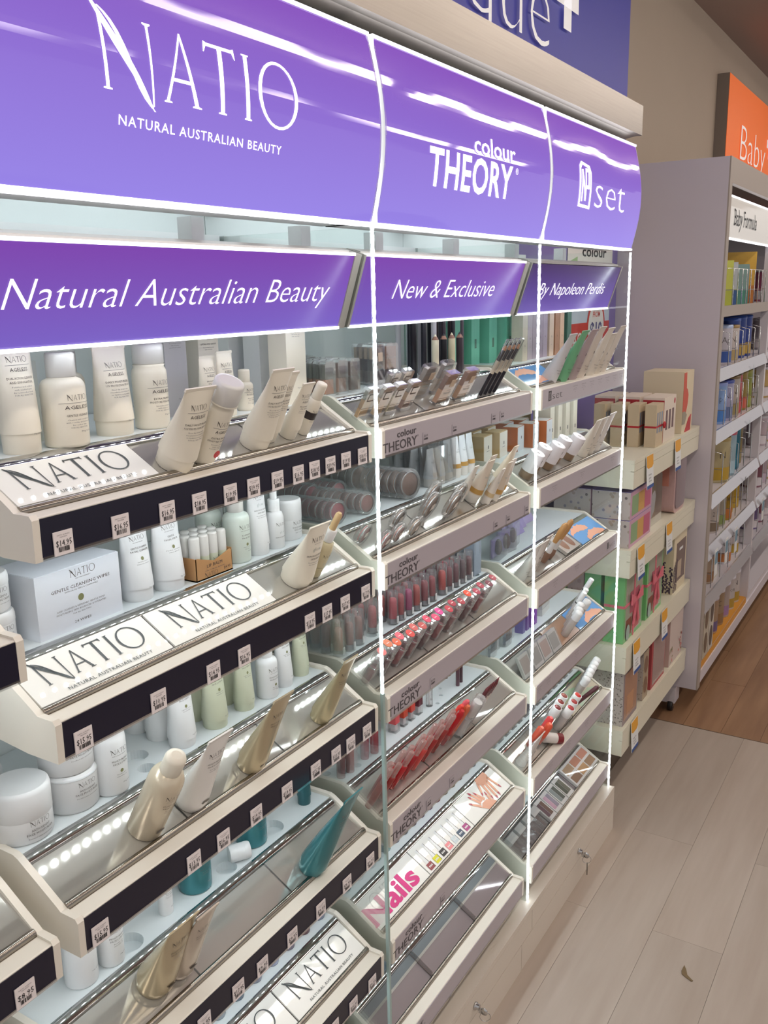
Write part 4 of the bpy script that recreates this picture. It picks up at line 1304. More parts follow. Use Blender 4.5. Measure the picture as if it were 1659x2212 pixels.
def polish(c, metal=0.3):
    k = ('polish', c)
    if k not in _PC:
        g = MB().lathe([(0.0085, 0), (0.0125, 0.001), (0.0132, 0.004), (0.0132, 0.024), (0.011, 0.03), (0.006, 0.033)], 18).mesh('bottle_body', dye(c, 0.12, metal))
        h = MB().lathe([(0.0068, 0.033), (0.0072, 0.034), (0.006, 0.064), (0.0045, 0.066)], 16).mesh('cap', dye('17171b', 0.2))
        _PC[k] = [('bottle_body', g), ('cap', h)]
    return _PC[k]
def row_label(desc, i, where):
    return '%s, %s from left %s' % (desc, ORD[i], where)
pc = ['8c8f9c', '9a9fb4', '7e7684', '6c4f55', '8b90a2', 'a9adb6', '9da6ae', '6d7a88']
for i in range(13):
    put(polish(pc[i % 8]), 'nail_polish_bottle', row_label('smoky nail polish', i, 'on the near bay fifth shelf'), 'nail polish', on_tray(4, 0.055 + 0.046 * i, 0.127), 'nail polishes under the fourth near strip')
for i, c in enumerate(['7e9793', '86a09c', '7c7480', '3f434f', '55405c', '5c3a60', '6f4a6d', '7f3f52', '756a5c', '8a7f70', '71505a', '8f8893', '6a6f80']):
    put(polish(c), 'nail_polish_bottle', row_label('coloured nail polish', i, 'on the middle bay fifth shelf'), 'nail polish', on_tray(4, 0.812 + 0.0365 * i, 0.130), 'nail polishes of the middle bay')
put(polish('7e9793'), 'nail_polish_bottle', 'pale grey nail polish standing alone beside the glass divider', 'nail polish', on_tray(4, 0.70, 0.13))

# ------------------------------------------------------------------ middle bay, top shelf: palettes and pencils
def palette(wd, H, cols, dark=None, th=0.012, word=False):
    k = ('pal', wd, H, tuple(cols), dark, word)
    if k in _PC:
        return _PC[k]
    r = 0.004
    prof = [(-wd / 2 + r, 0), (wd / 2 - r, 0), (wd / 2, r), (wd / 2, H - r), (wd / 2 - r, H), (-wd / 2 + r, H), (-wd / 2, H - r), (-wd / 2, r)]
    case = MB().prism(prof, 'y', -th / 2, th / 2).mesh('clear_case', M_CLEARP)
    mb = MB()
    n = len(cols)
    for i, c in enumerate(cols):
        z0 = 0.005 + (H - 0.010) * i / n
        z1 = 0.005 + (H - 0.010) * (i + 1) / n - 0.0012
        mb.box(-wd / 2 + 0.0035, -th / 2 + 0.003, z0, wd / 2 - 0.0035, th / 2 - 0.003, z1, i)
    P = [('clear_case', case), ('powder_pan', mb.mesh('powder_pan', [dye(c, 0.7) for c in cols]))]
    sub = MB()
    if dark:
        # sticker with a printed frame on the front face
        y = -th / 2 - 0.0003
        z0, z1 = H * 0.6, H * 0.84
        a = wd * 0.30
        for q in ((-a, z0, a, z0 + 0.002), (-a, z1 - 0.002, a, z1), (-a, z0, -a + 0.002, z1)):
            sub.add([(q[0], y, q[1]), (q[2], y, q[1]), (q[2], y, q[3]), (q[0], y, q[3])], [(0, 1, 2, 3)], 0)
        P.append(('sticker', sub.mesh('sticker', dye(dark, 0.4))))
    if word:
        P.append(('label_print', print_mesh([('THEORY', 0.0045, 0, H * 0.36, wd * 0.6, 2), ('colour', 0.003, 0.003, H * 0.46, wd * 0.3, 2)], flat_front(-th / 2 - 0.0004))))
        P.append(('sticker', MB().box(-wd * 0.05, -th / 2 - 0.0006, H * 0.58, wd * 0.3, -th / 2 - 0.0002, H * 0.8).mesh('sticker', dye('c9b39c', 0.5))))
    _PC[k] = P
    return P
BACK = [(['d98a64', '6e6a66'], 0.700), (['a0705e', '6a4a46'], 0.738), (['5f4f4a', '6a4e48'], 0.776)]
for i, (c, x) in enumerate(BACK):
    for j in range(5):
        put(palette(0.030, 0.060, c), 'eyeshadow_palette', 'clear cased eyeshadow duo, %s in the %s file beside the divider' % (ORD[j], ('left', 'middle', 'right')[i]), 'palette', on_tray(0, x + 0.004 * j, 0.128 + 0.017 * j), 'eyeshadow duos on the middle bay top shelf')
for j in range(6):
    put(palette(0.040, 0.058, ['57534f', '8f8d8a']), 'eyeshadow_palette', 'dark clear cased palette, %s from the front at the back of the top shelf' % ORD[j], 'palette', on_tray(0, 0.80 + 0.010 * j, 0.238 + 0.013 * j), 'dark palettes at the back')
for i, x in enumerate((0.905, 0.955)):
    for j in range(4):
        put(palette(0.044, 0.076, ['6a5a58', '4b3f44', 'bfa892'] if i == 0 else ['5d4a4c', 'a98672', '9b7563'], word=(j == 0 and i == 0)), 'eyeshadow_palette', 'tall clear palette, %s from the front in the %s tall file' % (ORD[j], 'left' if i == 0 else 'right'), 'palette', on_tray(0, x + 0.008 * j, 0.160 + 0.017 * j), 'tall palettes on the middle bay top shelf')
F1 = [(0.676, 0.052, ['c79255', 'b58a60', '8a8378'], '4a3a30'), (0.722, 0.050, ['caa77c', 'b8a58c', '9c968a'], '4a3a30'), (0.762, 0.050, ['b5ab8e', 'c3bda8', '9a9488'], '4a3a30'), (0.812, 0.050, ['9c7a68', 'b59a7c', '8f857a'], '4a3a30'), (0.790, 0.078, ['8f8a84', '9a948c'], '77716c'), (0.835, 0.078, ['8a8580', 'a09a92'], '77716c')]
for i, (x, y, c, d) in enumerate(F1):
    put(palette(0.033, 0.060, c, d), 'eyeshadow_palette', 'leaning clear palette tester, %s, with bracket shaped sticker' % ('%s in the front row' % ORD[i] if i < 4 else '%s in the rear row' % ORD[i - 4]), 'palette', on_slope(0, x, y), 'palette testers on the middle bay top slope')
F2 = [(0.905, 0.072, ['c2b5a5', '8e8680']), (0.975, 0.074, ['b9aa98', '8a817b']), (0.938, 0.046, ['b98f6e', '7d5f52']), (1.018, 0.046, ['b8906c', '8a6a58'])]
for i, (x, y, c) in enumerate(F2):
    put(palette(0.047, 0.068, c, None, 0.014, True), 'powder_palette', 'larger leaning powder tester, %s of the %s pair' % (('left', 'right')[i % 2], ('rear', 'rear', 'front', 'front')[i]), 'palette', on_slope(0, x, y), 'powder testers on the middle bay top slope')

def pencil(L, c, r=0.004, tip='b98458', band='d8cdb8', sleeve=True):
    k = ('pencil', L, c, r, band, sleeve)
    if k in _PC:
        return _PC[k]
    P = [('barrel', MB().lathe([(r * 0.9, 0), (r, 0.001), (r, L * 0.86)], 10).mesh('barrel', dye(c, 0.3))),
         ('point', MB().lathe([(r, L * 0.86), (r * 0.45, L * 0.94)], 10, caps=(0, 0)).lathe([(r * 0.45, L * 0.94), (0.0003, L)], 10, 1, caps=(0, 1)).mesh('point', [dye(tip, 0.6), dye(c, 0.5)]))]
    if band:
        P.append(('band', MB().lathe([(r * 1.04, L * 0.42), (r * 1.04, L * 0.66)], 10, caps=(0, 0)).mesh('band', dye(band, 0.4))))
    if sleeve:
        P.append(('clear_sleeve', MB().lathe([(r * 1.5, L * 0.5), (r * 1.5, L * 1.03), (r * 1.1, L * 1.05)], 8, caps=(0, 1)).mesh('clear_sleeve', M_ACRYL)))
    _PC[k] = P
    return P
for i in range(4):
    put(pencil(0.122, '1d1a26'), 'makeup_pencil', 'black pencil with a cream band, %s of four leaning together' % ORD[i], 'pencil', on_slope(0, 1.112 + 0.0215 * i, 0.042), 'four pencil testers')
# standing pencils and mascaras behind
stand = [('15131c', 0.0075, 0.150), ('c9c9cc', 0.006, 0.15), ('1b1a28', 0.008, 0.15), ('2a2a33', 0.006, 0.13), ('c4c8cc', 0.005, 0.15), ('b7b2b6', 0.008, 0.15), ('d8d6d6', 0.006, 0.15), ('2c2630', 0.0045, 0.135), ('17161f', 0.009, 0.15), ('3b2f38', 0.005, 0.135), ('c0b5ae', 0.008, 0.15), ('4c4852', 0.006, 0.128), ('26242c', 0.005, 0.13), ('4a3338', 0.0055, 0.128), ('3b2a30', 0.006, 0.138), ('5a5058', 0.004, 0.14)]
for i, (c, r, L) in enumerate(stand):
    put(pencil(L, c, r, '8f6a58', None, False), 'makeup_pencil', row_label('tall upright make-up pencil', i, 'behind the middle bay testers'), 'pencil', on_tray(0, 1.055 + 0.0145 * i, 0.165 + 0.022 * ((i * 2) % 3)), 'upright pencils on the middle bay top shelf')
for i, c in enumerate(('ddd6bc', '16151d', 'd9cfae', '3a3038')):
    put(pencil(0.088, c, 0.0075, '8f6a58', None, False), 'makeup_pencil', row_label('short thick upright pencil', i, 'before the tall pencils'), 'pencil', on_tray(0, 1.075 + 0.036 * i, 0.125), 'short thick pencils')

# ------------------------------------------------------------------ middle bay, second shelf: round compacts and foundation tubes
M_DISC = clear('milky_clear_case', 'fcfdfd', 0.05, 0.06, 0.10, 'eef0f2')
def compact(R, c, th=0.013, tag=False):
    k = ('compact', R, c, th, tag)
    if k in _PC:
        return _PC[k]
    Q = TR(0, th / 2, R) @ RX(pi / 2)
    P = [('clear_case', MB().lathe([(R * 0.93, 0), (R, 0.0015), (R, th - 0.0015), (R * 0.93, th)], 28, M=Q).lathe([(R * 0.86, th), (R * 0.82, th + 0.002), (R * 0.74, th + 0.001)], 28, M=Q, caps=(0, 0)).mesh('clear_case', M_DISC)),
         ('powder_pan', MB().lathe([(R * 0.72, th * 0.5), (R * 0.74, th - 0.003), (R * 0.70, th - 0.002), (0.0001, th - 0.0022)], 28, M=Q).mesh('powder_pan', dye(c, 0.75))),
         ('rim', MB().lathe([(R * 0.745, th - 0.004), (R * 0.80, th - 0.001), (R * 0.745, th - 0.001)], 28, M=Q, caps=(0, 0)).mesh('rim', M_CHROME))]
    if tag:
        P.append(('sticker', MB().box(-R * 0.1, -th / 2 - 0.0006, R * 0.75, R * 0.45, -th / 2 - 0.0001, R * 1.15).mesh('sticker', dye('d9cfc6', 0.5))))
    _PC[k] = P
    return P
def rank(r, x, y0, n, R, cs, nm, dx=0.0):
    for j in range(n):
        put(compact(R, cs[j % len(cs)]), 'powder_compact', 'clear round compact, %s from the front in the %s' % (ORD[j], nm), 'compact', on_tray(r, x + dx * j, y0 + 0.0165 * j, -0.22), 'round compacts on the middle bay second shelf')
rank(1, 0.936, 0.112, 6, 0.031, ['8f6f5e', 'a06f4a', '98765f', 'b08060'], 'file of large brown powders', 0.0)
rank(1, 0.945, 0.235, 5, 0.031, ['8b6a5a', '96745f'], 'rear file of large powders', 0.0)
rank(1, 0.790, 0.118, 7, 0.0215, ['b0706a', 'a56b68', 'c08b80'], 'file of rosewood blushers')
rank(1, 0.706, 0.125, 6, 0.0225, ['b8505f', 'b5606c', 'a8656a'], 'file of bright pink blushers')
rank(1, 0.858, 0.228, 6, 0.0215, ['b06068', 'a8646a'], 'rear file of pink blushers')
rank(1, 0.80, 0.25, 5, 0.0225, ['a84a58', 'b0606a'], 'farthest file of blushers behind the divider')
T2 = [(0.684, 0.066, 0.0215, 'c27a78'), (0.712, 0.040, 0.0205, 'b96a66'), (0.803, 0.068, 0.0215, '8f7a6c'), (0.812, 0.040, 0.0215, 'b39a80'), (0.758, 0.042, 0.0215, 'bf8a80'), (0.899, 0.060, 0.031, '9a7a64'), (0.968, 0.046, 0.030, '96755c'), (1.020, 0.060, 0.0285, '93765f'), (0.945, 0.080, 0.030, '8d735f')]
for i, (x, y, R, c) in enumerate(T2):
    put(compact(R, c, 0.013, True), 'powder_compact', 'leaning clear compact tester, %s from the left, on the second slope' % ORD[i], 'compact', on_slope(1, x, y, 0.12), 'compact testers on the middle bay second slope')

def found(wd, H, c, band='b8904e', cap='e9e6e0', bag=False):
    k = ('found', wd, H, c, band, bag)
    if k in _PC:
        return _PC[k]
    m = dye(c, 0.4)
    r = wd / 2
    n = 18
    cz_ = H * 0.22
    def ring(z):
        t = max(0, (z - cz_) / (H - cz_))
        return [(r * cos(2 * pi * i / n), (r * (1 - t ** 1.2) + 0.001) * sin(2 * pi * i / n), z) for i in range(n)]
    P = [('tube_body', MB().rings([ring(cz_ + (H - cz_) * i / 6) for i in range(7)]).mesh('tube_body', m)),
         ('cap', MB().lathe([(r * 0.9, 0), (r * 0.95, 0.001), (r * 0.97, cz_)], n).mesh('cap', dye(cap, 0.35)))]
    if band:
        P.append(('colour_band', MB().rings([[(x * 1.02, y * 1.02, z) for x, y, z in ring(q)] for q in (cz_ + 0.002, cz_ + H * 0.13)], caps=(0, 0)).mesh('colour_band', dye(band, 0.35))))
    P.append(('label_print', print_mesh([('THEORY', 0.0042, 0, H * 0.62, wd * 0.6, 2), ('colour', 0.003, 0.002, H * 0.68, wd * 0.3, 2)], lambda x, z: (x, -(r * (1 - ((z - cz_) / (H - cz_)) ** 1.2) + 0.001) * math.sqrt(max(0.01, 1 - (x / r) ** 2)) - 0.0005, z))))
    if bag:
        P.append(('clear_sleeve', MB().box(-wd * 0.55, -r * 1.05, 0.001, wd * 0.55, r * 1.05, H * 1.04).mesh('clear_sleeve', M_CELLO)))
    _PC[k] = P
    return P
i = 0
for y in (0.132, 0.172, 0.212):
    for x in (1.062, 1.098, 1.134, 1.172, 1.206, 1.240):
        put(found(0.029, 0.088 if x > 1.11 else 0.080, ('dfe3e6', 'd8dfe4', 'cfd6da')[i % 3], 'b8904e' if x > 1.15 else None, bag=x < 1.16), 'foundation_tube', 'pale foundation tube, %s in the %s row of the second shelf' % (ORD[i % 6], ('front', 'middle', 'rear')[i // 6]), 'tube', on_tray(1, x + 0.004 * (i // 6), y), 'foundation tubes on the middle bay second shelf')
        i += 1
for i, (x, y, wd, L, c, bd) in enumerate(((1.064, 0.066, 0.020, 0.085, 'dcd6cc', None), (1.095, 0.056, 0.033, 0.100, 'd9cdbd', 'b8904e'), (1.132, 0.066, 0.031, 0.098, 'd3c9bc', 'b8904e'), (1.122, 0.036, 0.020, 0.090, 'dfd8ce', 'c9b28a'), (1.160, 0.040, 0.032, 0.096, 'd5c8b6', 'c49a58'), (1.196, 0.046, 0.030, 0.092, 'd8cdc0', 'c49a58'), (1.225, 0.062, 0.028, 0.108, 'ddd2bd', None))):
    put(found(wd, L, c, bd), 'foundation_tube', 'leaning foundation tester, %s from the left, on the second slope' % ORD[i], 'tube', on_slope(1, x, y), 'foundation testers on the middle bay second slope')

# ------------------------------------------------------------------ middle bay, third shelf: lipsticks
def lipstick(c, stick=True):
    k = ('lip', c, stick)
    if k in _PC:
        return _PC[k]
    R = 0.0112
    P = [('clear_case', MB().lathe([(R * 0.96, 0), (R, 0.0008), (R, 0.066), (R * 0.9, 0.068)], 16).mesh('clear_case', M_CLEARP)),
         ('bullet', MB().lathe([(R * 0.72, 0.012), (R * 0.74, 0.013), (R * 0.74, 0.046), (R * 0.7, 0.05), (R * 0.45, 0.054)], 14).mesh('bullet', dye(c, 0.3))),
         ('inner_cup', MB().lathe([(R * 0.8, 0.002), (R * 0.8, 0.012)], 14).mesh('inner_cup', dye('8d8a90', 0.25)))]
    if stick:
        P.append(('sticker', MB().box(-0.004, -R - 0.0004, 0.004, 0.002, -R + 0.002, 0.017).mesh('sticker', dye('e4e4e4', 0.5))))
    _PC[k] = P
    return P
cL = ['94584f', 'a05a52', '964f48', '8c514c', 'a86a62', 'b8545a', 'bc3a46']
pos = []
for x, ys in ((0.700, (0.176, 0.204, 0.232)), (0.695, (0.148,)), (0.692, (0.119,)), (0.724, (0.117, 0.145, 0.173, 0.201, 0.229)), (0.757, (0.119, 0.147, 0.175, 0.203)), (0.786, (0.150, 0.178, 0.206)), (0.820, (0.128, 0.156, 0.184, 0.212))):
    for y in ys:
        pos.append((x, y))
for i, (x, y) in enumerate(pos):
    put(lipstick(cL[i % 5] if x < 0.77 else cL[5 + i % 2], y < 0.15), 'lipstick', 'clear cased brown rose lipstick, %s of the group left of the divider' % (ORD[i] if i < 20 else 'last'), 'lipstick', on_tray(2, x, y, 0.3), 'lipsticks left of the near glass divider')
cR = ['bc3c4c', 'ac363c', 'ae3470', 'b6382c', '8f2e3a', '9e323c', 'c2382e', '802c38', '6e2a38', '5a3a42', '6a2832']
i = 0
for col, x in enumerate((0.880, 0.908, 0.940, 0.972, 1.006, 1.038, 1.085, 1.115, 1.146, 1.178, 1.210)):
    for row in range(4):
        if RND.random() < 0.12 and row > 1:
            continue
        put(lipstick(cR[(col + row * 3) % 11], row == 0), 'lipstick', 'clear cased red lipstick, column %s from the left, %s row' % (ORD[col], ('front', 'second', 'third', 'rear')[row]), 'lipstick', on_tray(2, x + 0.002 * row, 0.118 + 0.029 * row, 0.2), 'red lipsticks right of the near glass divider')
def lip_tester(c, top):
    k = ('lipt', c, top)
    if k in _PC:
        return _PC[k]
    R = 0.0108
    P = [('clear_case', MB().lathe([(R * 0.96, 0), (R, 0.001), (R, 0.046), (R * 0.93, 0.047), (R * 0.93, 0.049), (R, 0.050), (R, 0.074), (R * 0.94, 0.0755)], 16).mesh('clear_case', M_CLEARP)),
         ('bullet', MB().lathe([(R * 0.7, 0.004), (R * 0.72, 0.005), (R * 0.72, 0.036)], 12).mesh('bullet', dye(c, 0.3))),
         ('collar', MB().lathe([(R * 0.98, 0.0405), (R * 1.02, 0.041), (R * 1.02, 0.0425), (R * 0.98, 0.043)], 16, caps=(0, 0)).mesh('collar', M_CHROME)),
         ('shade_label', MB().lathe([(R * 0.86, 0.0756), (R * 0.86, 0.0766)], 18).mesh('shade_label', dye(top, 0.4)), [('label_print', MB().box(-0.004, -0.0008, 0.0767, 0.004, 0.0008, 0.0768).mesh('label_print', dye('e9c9c4', 0.5)))])]
    _PC[k] = P
    return P
tops = ['e07a78', 'd97a55', 'e0613c', 'e0606e', 'd6443f', 'c95a54', 'c2504c', 'd83a5c', 'dd4370', 'd8348c', 'c22a3c', 'a81f36', 'a62c3a', 'ee4620', 'b02846', 'a82a40', '6f2034', '9e2638']
lx = [0.640 + 0.032, 0.702, 0.722, 0.742, 0.770, 0.792, 0.815, 0.842, 0.866, 0.890, 0.920, 0.944, 0.972, 1.012, 1.042, 1.072, 1.102, 1.132]
for i, (x, c) in enumerate(zip(lx, tops)):
    put(lip_tester(('7a3038', '8a2c38', '5d2430')[i % 3], c), 'lipstick', row_label('leaning lipstick tester with round coloured top label', i, 'on the third slope'), 'lipstick', on_slope(2, x, 0.052 + 0.006 * (i % 2)), 'lipstick testers on the middle bay third slope')
for i, (x, y, wd, H, c) in enumerate(((1.222, 0.155, 0.05, 0.075, '566068'), (1.250, 0.128, 0.036, 0.078, '8e9aa8'), (1.262, 0.20, 0.04, 0.08, '4b555e'))):
    put(carton(wd, 0.03, H, dye(c, 0.3)), 'carton', ('dark grey pack beside the red lipsticks', 'blue grey pack in front of the dark grey pack', 'slate pack behind the blue grey pack')[i], 'box', on_tray(2, x, y))
for i in range(4):
    put(pencil(0.098, ('7a5a48', '8a6a50', '9c7c60', '6b4a3c')[i], 0.004, '8f6a58', None, True), 'makeup_pencil', row_label('thin brown pencil', i, 'at the far end of the red lipsticks'), 'pencil', on_tray(2, 1.238 + 0.011 * i, 0.118 + 0.01 * (i % 2)), 'thin brown pencils')

# ------------------------------------------------------------------ middle bay, fourth shelf: glosses
M_ROSEC = clear('rosy_clear_cap', 'fbe9e7', 0.10, 0.05, 0.28, 'ecc8c4')
def gloss(c, wd=0.017, L=0.082, sq=False, cap='e8e6e6'):
    k = ('gloss', c, wd, L, sq, cap)
    if k in _PC:
        return _PC[k]
    r = wd / 2
    if sq:
        P = [('clear_base', MB().box(-r, -r, 0, r, r, L * 0.32).mesh('clear_base', M_CLEARP)), ('inner', MB().box(-r * 0.6, -r * 0.6, 0.003, r * 0.6, r * 0.6, L * 0.3).mesh('inner', dye('d8d4d6', 0.4))), ('gloss_fill', MB().box(-r * 0.95, -r * 0.95, L * 0.32, r * 0.95, r * 0.95, L).mesh('gloss_fill', dye(c, 0.2)))]
    else:
        P = [('gloss_fill', MB().lathe([(r * 0.9, 0), (r, 0.001), (r, L * 0.62), (r * 0.7, L * 0.64)], 16).mesh('gloss_fill', dye(c, 0.15))), ('cap', MB().lathe([(r * 0.75, L * 0.64), (r * 0.78, L * 0.98), (r * 0.6, L)], 14).mesh('cap', M_ROSEC if L > 0.09 else dye(cap, 0.25)))]
    _PC[k] = P
    return P
for i, (x, y, c) in enumerate(((0.693, 0.124, '8f5a58'), (0.719, 0.121, 'a05248'), (0.775, 0.124, '9c2438'), (0.804, 0.120, 'b02a34'), (0.760, 0.16, '7a2834'), (0.815, 0.150, 'a02830'), (0.78, 0.19, '8c3038'))):
    put(gloss(c, cap=c), 'lip_gloss', row_label('rose to red tinted lip gloss tube', i, 'beside the near divider, fourth shelf'), 'lip gloss', on_tray(3, x, y), 'lip glosses beside the near glass divider')
for i, (x, c) in enumerate(((0.899, 'c9555a'), (0.933, 'c04a34'), (0.964, 'c24236'), (0.996, '5a2430'))):
    put(gloss(c, 0.018, 0.062, True), 'lip_gloss', row_label('square based lip gloss', i, 'on the fourth shelf'), 'lip gloss', on_tray(3, x, 0.132), 'square lip glosses')
put([('clear_case', MB().lathe([(0.0075, 0), (0.008, 0.001), (0.008, 0.06), (0.006, 0.062)], 14).mesh('clear_case', M_CLEARP)), ('inner_wand', MB().lathe([(0.002, 0.002), (0.002, 0.05)], 8).mesh('inner_wand', M_WHITE))], 'lip_gloss', 'empty clear gloss tube standing alone on the fourth shelf', 'lip gloss', on_tray(3, 1.040, 0.127))
for i, (x, y) in enumerate(((1.164, 0.121), (1.186, 0.124), (1.187, 0.164), (1.205, 0.165), (1.15, 0.168))):
    put(pencil(0.07, ('5a3a44', '4d3038', '6a4a54')[i % 3], 0.0045, '8f6a58', None, False), 'makeup_pencil', row_label('upright plum pencil stub', i, 'in the fourth shelf holes'), 'pencil', on_tray(3, x, y), 'plum pencils in the fourth shelf holes')
gl = ['a03434', '8f2c3c', '9a3a38', 'b03a36', 'b5242c', '9c1f2c', 'a82a30', 'c0302e', 'd0504c', 'c23a30']
for i in range(15):
    x = 0.672 + 0.0202 * i
    put(gloss(gl[i % 10], 0.0145, 0.105 - 0.006 * (i % 3), cap=('e6b9b4', 'e9d0cc', 'd8928c')[i % 3]) , 'lip_gloss', row_label('leaning red lip gloss tester with pale clear cap', i, 'on the fourth slope'), 'lip gloss', on_slope(3, x, 0.052 + 0.008 * (i % 2)), 'lip gloss testers on the fourth slope')
for i in range(4):
    put([('wand', MB().lathe([(0.006, 0), (0.007, 0.05), (0.0075, 0.09), (0.004, 0.098)], 12).mesh('wand', dye(('b8242a', 'd8433a', 'd06a48', 'd8606a')[i], 0.2))), ('foot', MB().lathe([(0.0078, -0.0), (0.0078, 0.03)], 12).mesh('foot', M_CLEARP))], 'lip_gloss', row_label('red crayon shaped lip tester', i, 'before the clear bottle'), 'lip gloss', on_slope(3, 0.955 + 0.013 * i, 0.050 + 0.008 * (i % 2)), 'red crayon lip testers')
put([('bottle_body', MB().lathe([(0.012, 0), (0.013, 0.002), (0.013, 0.055), (0.011, 0.058)], 16).mesh('bottle_body', M_CLEARP)), ('fill', MB().lathe([(0.009, 0.004), (0.009, 0.05)], 14).mesh('fill', dye('d3d6d6', 0.3))), ('cap', MB().lathe([(0.0135, 0.058), (0.0135, 0.108), (0.0125, 0.112)], 16).mesh('cap', M_CLEARP)), ('inner_cap', MB().lathe([(0.010, 0.06), (0.010, 0.10)], 14).mesh('inner_cap', dye('e2e2e0', 0.3)))], 'clear_bottle', 'large clear bottle leaning among the red testers', 'bottle', on_slope(3, 1.012, 0.044))
for i in range(4):
    put(pencil(0.135, ('5f2a30', '6f2f36', '4f2a30', '7a3a40')[i], 0.005, '6a2a30', 'd5c8c0', False), 'makeup_pencil', row_label('leaning burgundy lip pencil', i, 'right of the clear bottle'), 'pencil', on_slope(3, 1.044 + 0.013 * i, 0.046), 'burgundy lip pencil testers')
# ------------------------------------------------------------------ far bay
def setlines(H, wd):
    return [('N', 0.006, 0, H * 0.3, None, 0), ('set', 0.004, 0, H * 0.18, None, 1)]
bar = lambda H, wd: [(None, 0.0016, 0, H * (0.22 + 0.014 * j), wd * 0.5, 0) for j in range(9)]
cgn = carton(0.043, 0.05, 0.175, dye('7cc9ae', 0.5), bar(0.175, 0.02), band=(0.118, 0.146, dye('6ab89e', 0.5)))
for i, x in enumerate((1.335 + 0.02, 1.414, 1.482, 1.552)):
    put(cgn, 'carton', row_label('tall mint green carton with barcode', i, 'at the back of the far bay'), 'box', on_tray(0, x, 0.24 - 0.014 * i), 'mint green cartons in the far bay')
put(carton(0.030, 0.03, 0.115, dye('c9bfae', 0.5), setlines(0.115, 0.03)), 'carton', 'beige slim carton right of the mint green cartons', 'box', on_tray(0, 1.545, 0.145))
for i, (x, c, H) in enumerate(((1.60, 'a99aa6', 0.165), (1.632, '9d8e9c', 0.165), (1.668, '8f8292', 0.168), (1.70, '9a8e9e', 0.168), (1.745, 'cdb9a4', 0.16), (1.785, 'a5795c', 0.16), (1.82, 'd3b195', 0.158))):
    put(carton(0.03, 0.04, H, dye(c, 0.3), setlines(H, 0.03)), 'carton', row_label('glossy mauve or tan carton', i, 'behind the far bay tubes'), 'box', on_tray(0, x, 0.16), 'mauve and tan cartons in the far bay')
put(carton(0.03, 0.03, 0.125, dye('40695c', 0.4), None), 'carton', 'dark green carton behind the far bay tubes', 'box', on_tray(0, 1.862, 0.15))
def settube(wd, H, c, cap=None, writing=True):
    k = ('st', wd, H, c)
    if k in _PC:
        return _PC[k]
    r = wd / 2
    n = 16
    def ab(z):
        t = z / H
        return r * (0.8 + 0.25 * t), r * 0.8 * (1 - t ** 1.3) + 0.001
    def ring(z):
        a, b = ab(z)
        return [(a * cos(2 * pi * i / n), b * sin(2 * pi * i / n), z) for i in range(n)]
    P = [('tube_body', MB().rings([ring(H * i / 7) for i in range(8)]).mesh('tube_body', dye(c, 0.35))), ('crimp', MB().box(-r * 1.05, -0.0012, H, r * 1.05, 0.0012, H + 0.004).mesh('crimp', dye(c, 0.4)))]
    def fn(x, z):
        a, b = ab(z)
        return (x, -b * math.sqrt(max(0.02, 1 - (x / a) ** 2)) - 0.0005, z)
    P.append(('label_print', print_mesh([(None, 0.006, 0, H * 0.52, 0.004, 0), ('set', 0.008, 0, H * 0.36, None, 0), ('HYDRATING', 0.0025, 0, H * 0.26, wd * 0.6, 0), ('PRIMER', 0.0025, 0, H * 0.2, wd * 0.4, 0)], fn)))
    _PC[k] = P
    return P
for i, (x, c, L, y) in enumerate(((1.483, 'c6c4c6', 0.118, 0.042), (1.535, '6fae84', 0.128, 0.036), (1.590, 'ab9a9c', 0.130, 0.034), (1.645, 'd2c8bd', 0.135, 0.034), (1.712, 'd8d0c4', 0.130, 0.032), (1.765, 'd3cabd', 0.110, 0.034), (1.822, 'd6cec4', 0.128, 0.036))):
    put(settube(0.046, L, c), 'cosmetic_tube', row_label('leaning tester tube with dark script', i, 'on the far bay top slope'), 'tube', on_slope(0, x, y), 'tester tubes on the far bay top slope')
# second shelf
KB = dye('b5976a', 0.7)
kr = [('box_body', MB().box(-0.029, -0.02, 0, 0.029, 0.02, 0.062).mesh('box_body', M_KRAFT), [('white_front', MB().box(-0.027, -0.0206, 0.0, 0.029, -0.02, 0.061).mesh('white_front', dye('d8d2c8', 0.5))), ('label_print', print_mesh([(None, 0.008, 0.002, 0.03, 0.006, 0), (None, 0.0012, 0, 0.024, 0.02, 1)], flat_front(-0.0209)))]), ('top_flap', MB().box(-0.028, -0.019, 0.062, 0.028, 0.018, 0.0627).mesh('top_flap', dye('c9ad80', 0.7)))]
kr2 = [('box_body', MB().box(-0.026, -0.02, 0, 0.026, 0.02, 0.062).mesh('box_body', dye('a85a2a', 0.6)), [('white_front', MB().box(-0.024, -0.0206, 0.0, 0.026, -0.02, 0.061).mesh('white_front', dye('c8cdd2', 0.5))), ('label_print', print_mesh([(None, 0.007, 0.004, 0.03, 0.005, 0)], flat_front(-0.0209)))]), ('top_flap', MB().box(-0.025, -0.019, 0.062, 0.025, 0.018, 0.0627).mesh('top_flap', dye('d8d5d0', 0.6)))]
kp = [(1.372, 0.168, 0), (1.452, 0.164, 0), (1.548, 0.160, 1), (1.622, 0.150, 1), (1.690, 0.140, 1), (1.425, 0.222, 0), (1.508, 0.222, 0), (1.60, 0.212, 1), (1.675, 0.2, 1), (1.45, 0.276, 0), (1.54, 0.276, 0), (1.63, 0.27, 1)]
for i, (x, y, k) in enumerate(kp):
    put((kr, kr2)[k], 'carton', '%s box with white front, %s of its set on the far bay second shelf' % (('kraft', 'rust')[k], ORD[i]), 'box', on_tray(1, x, y, 0.1), 'kraft and rust boxes in the far bay')
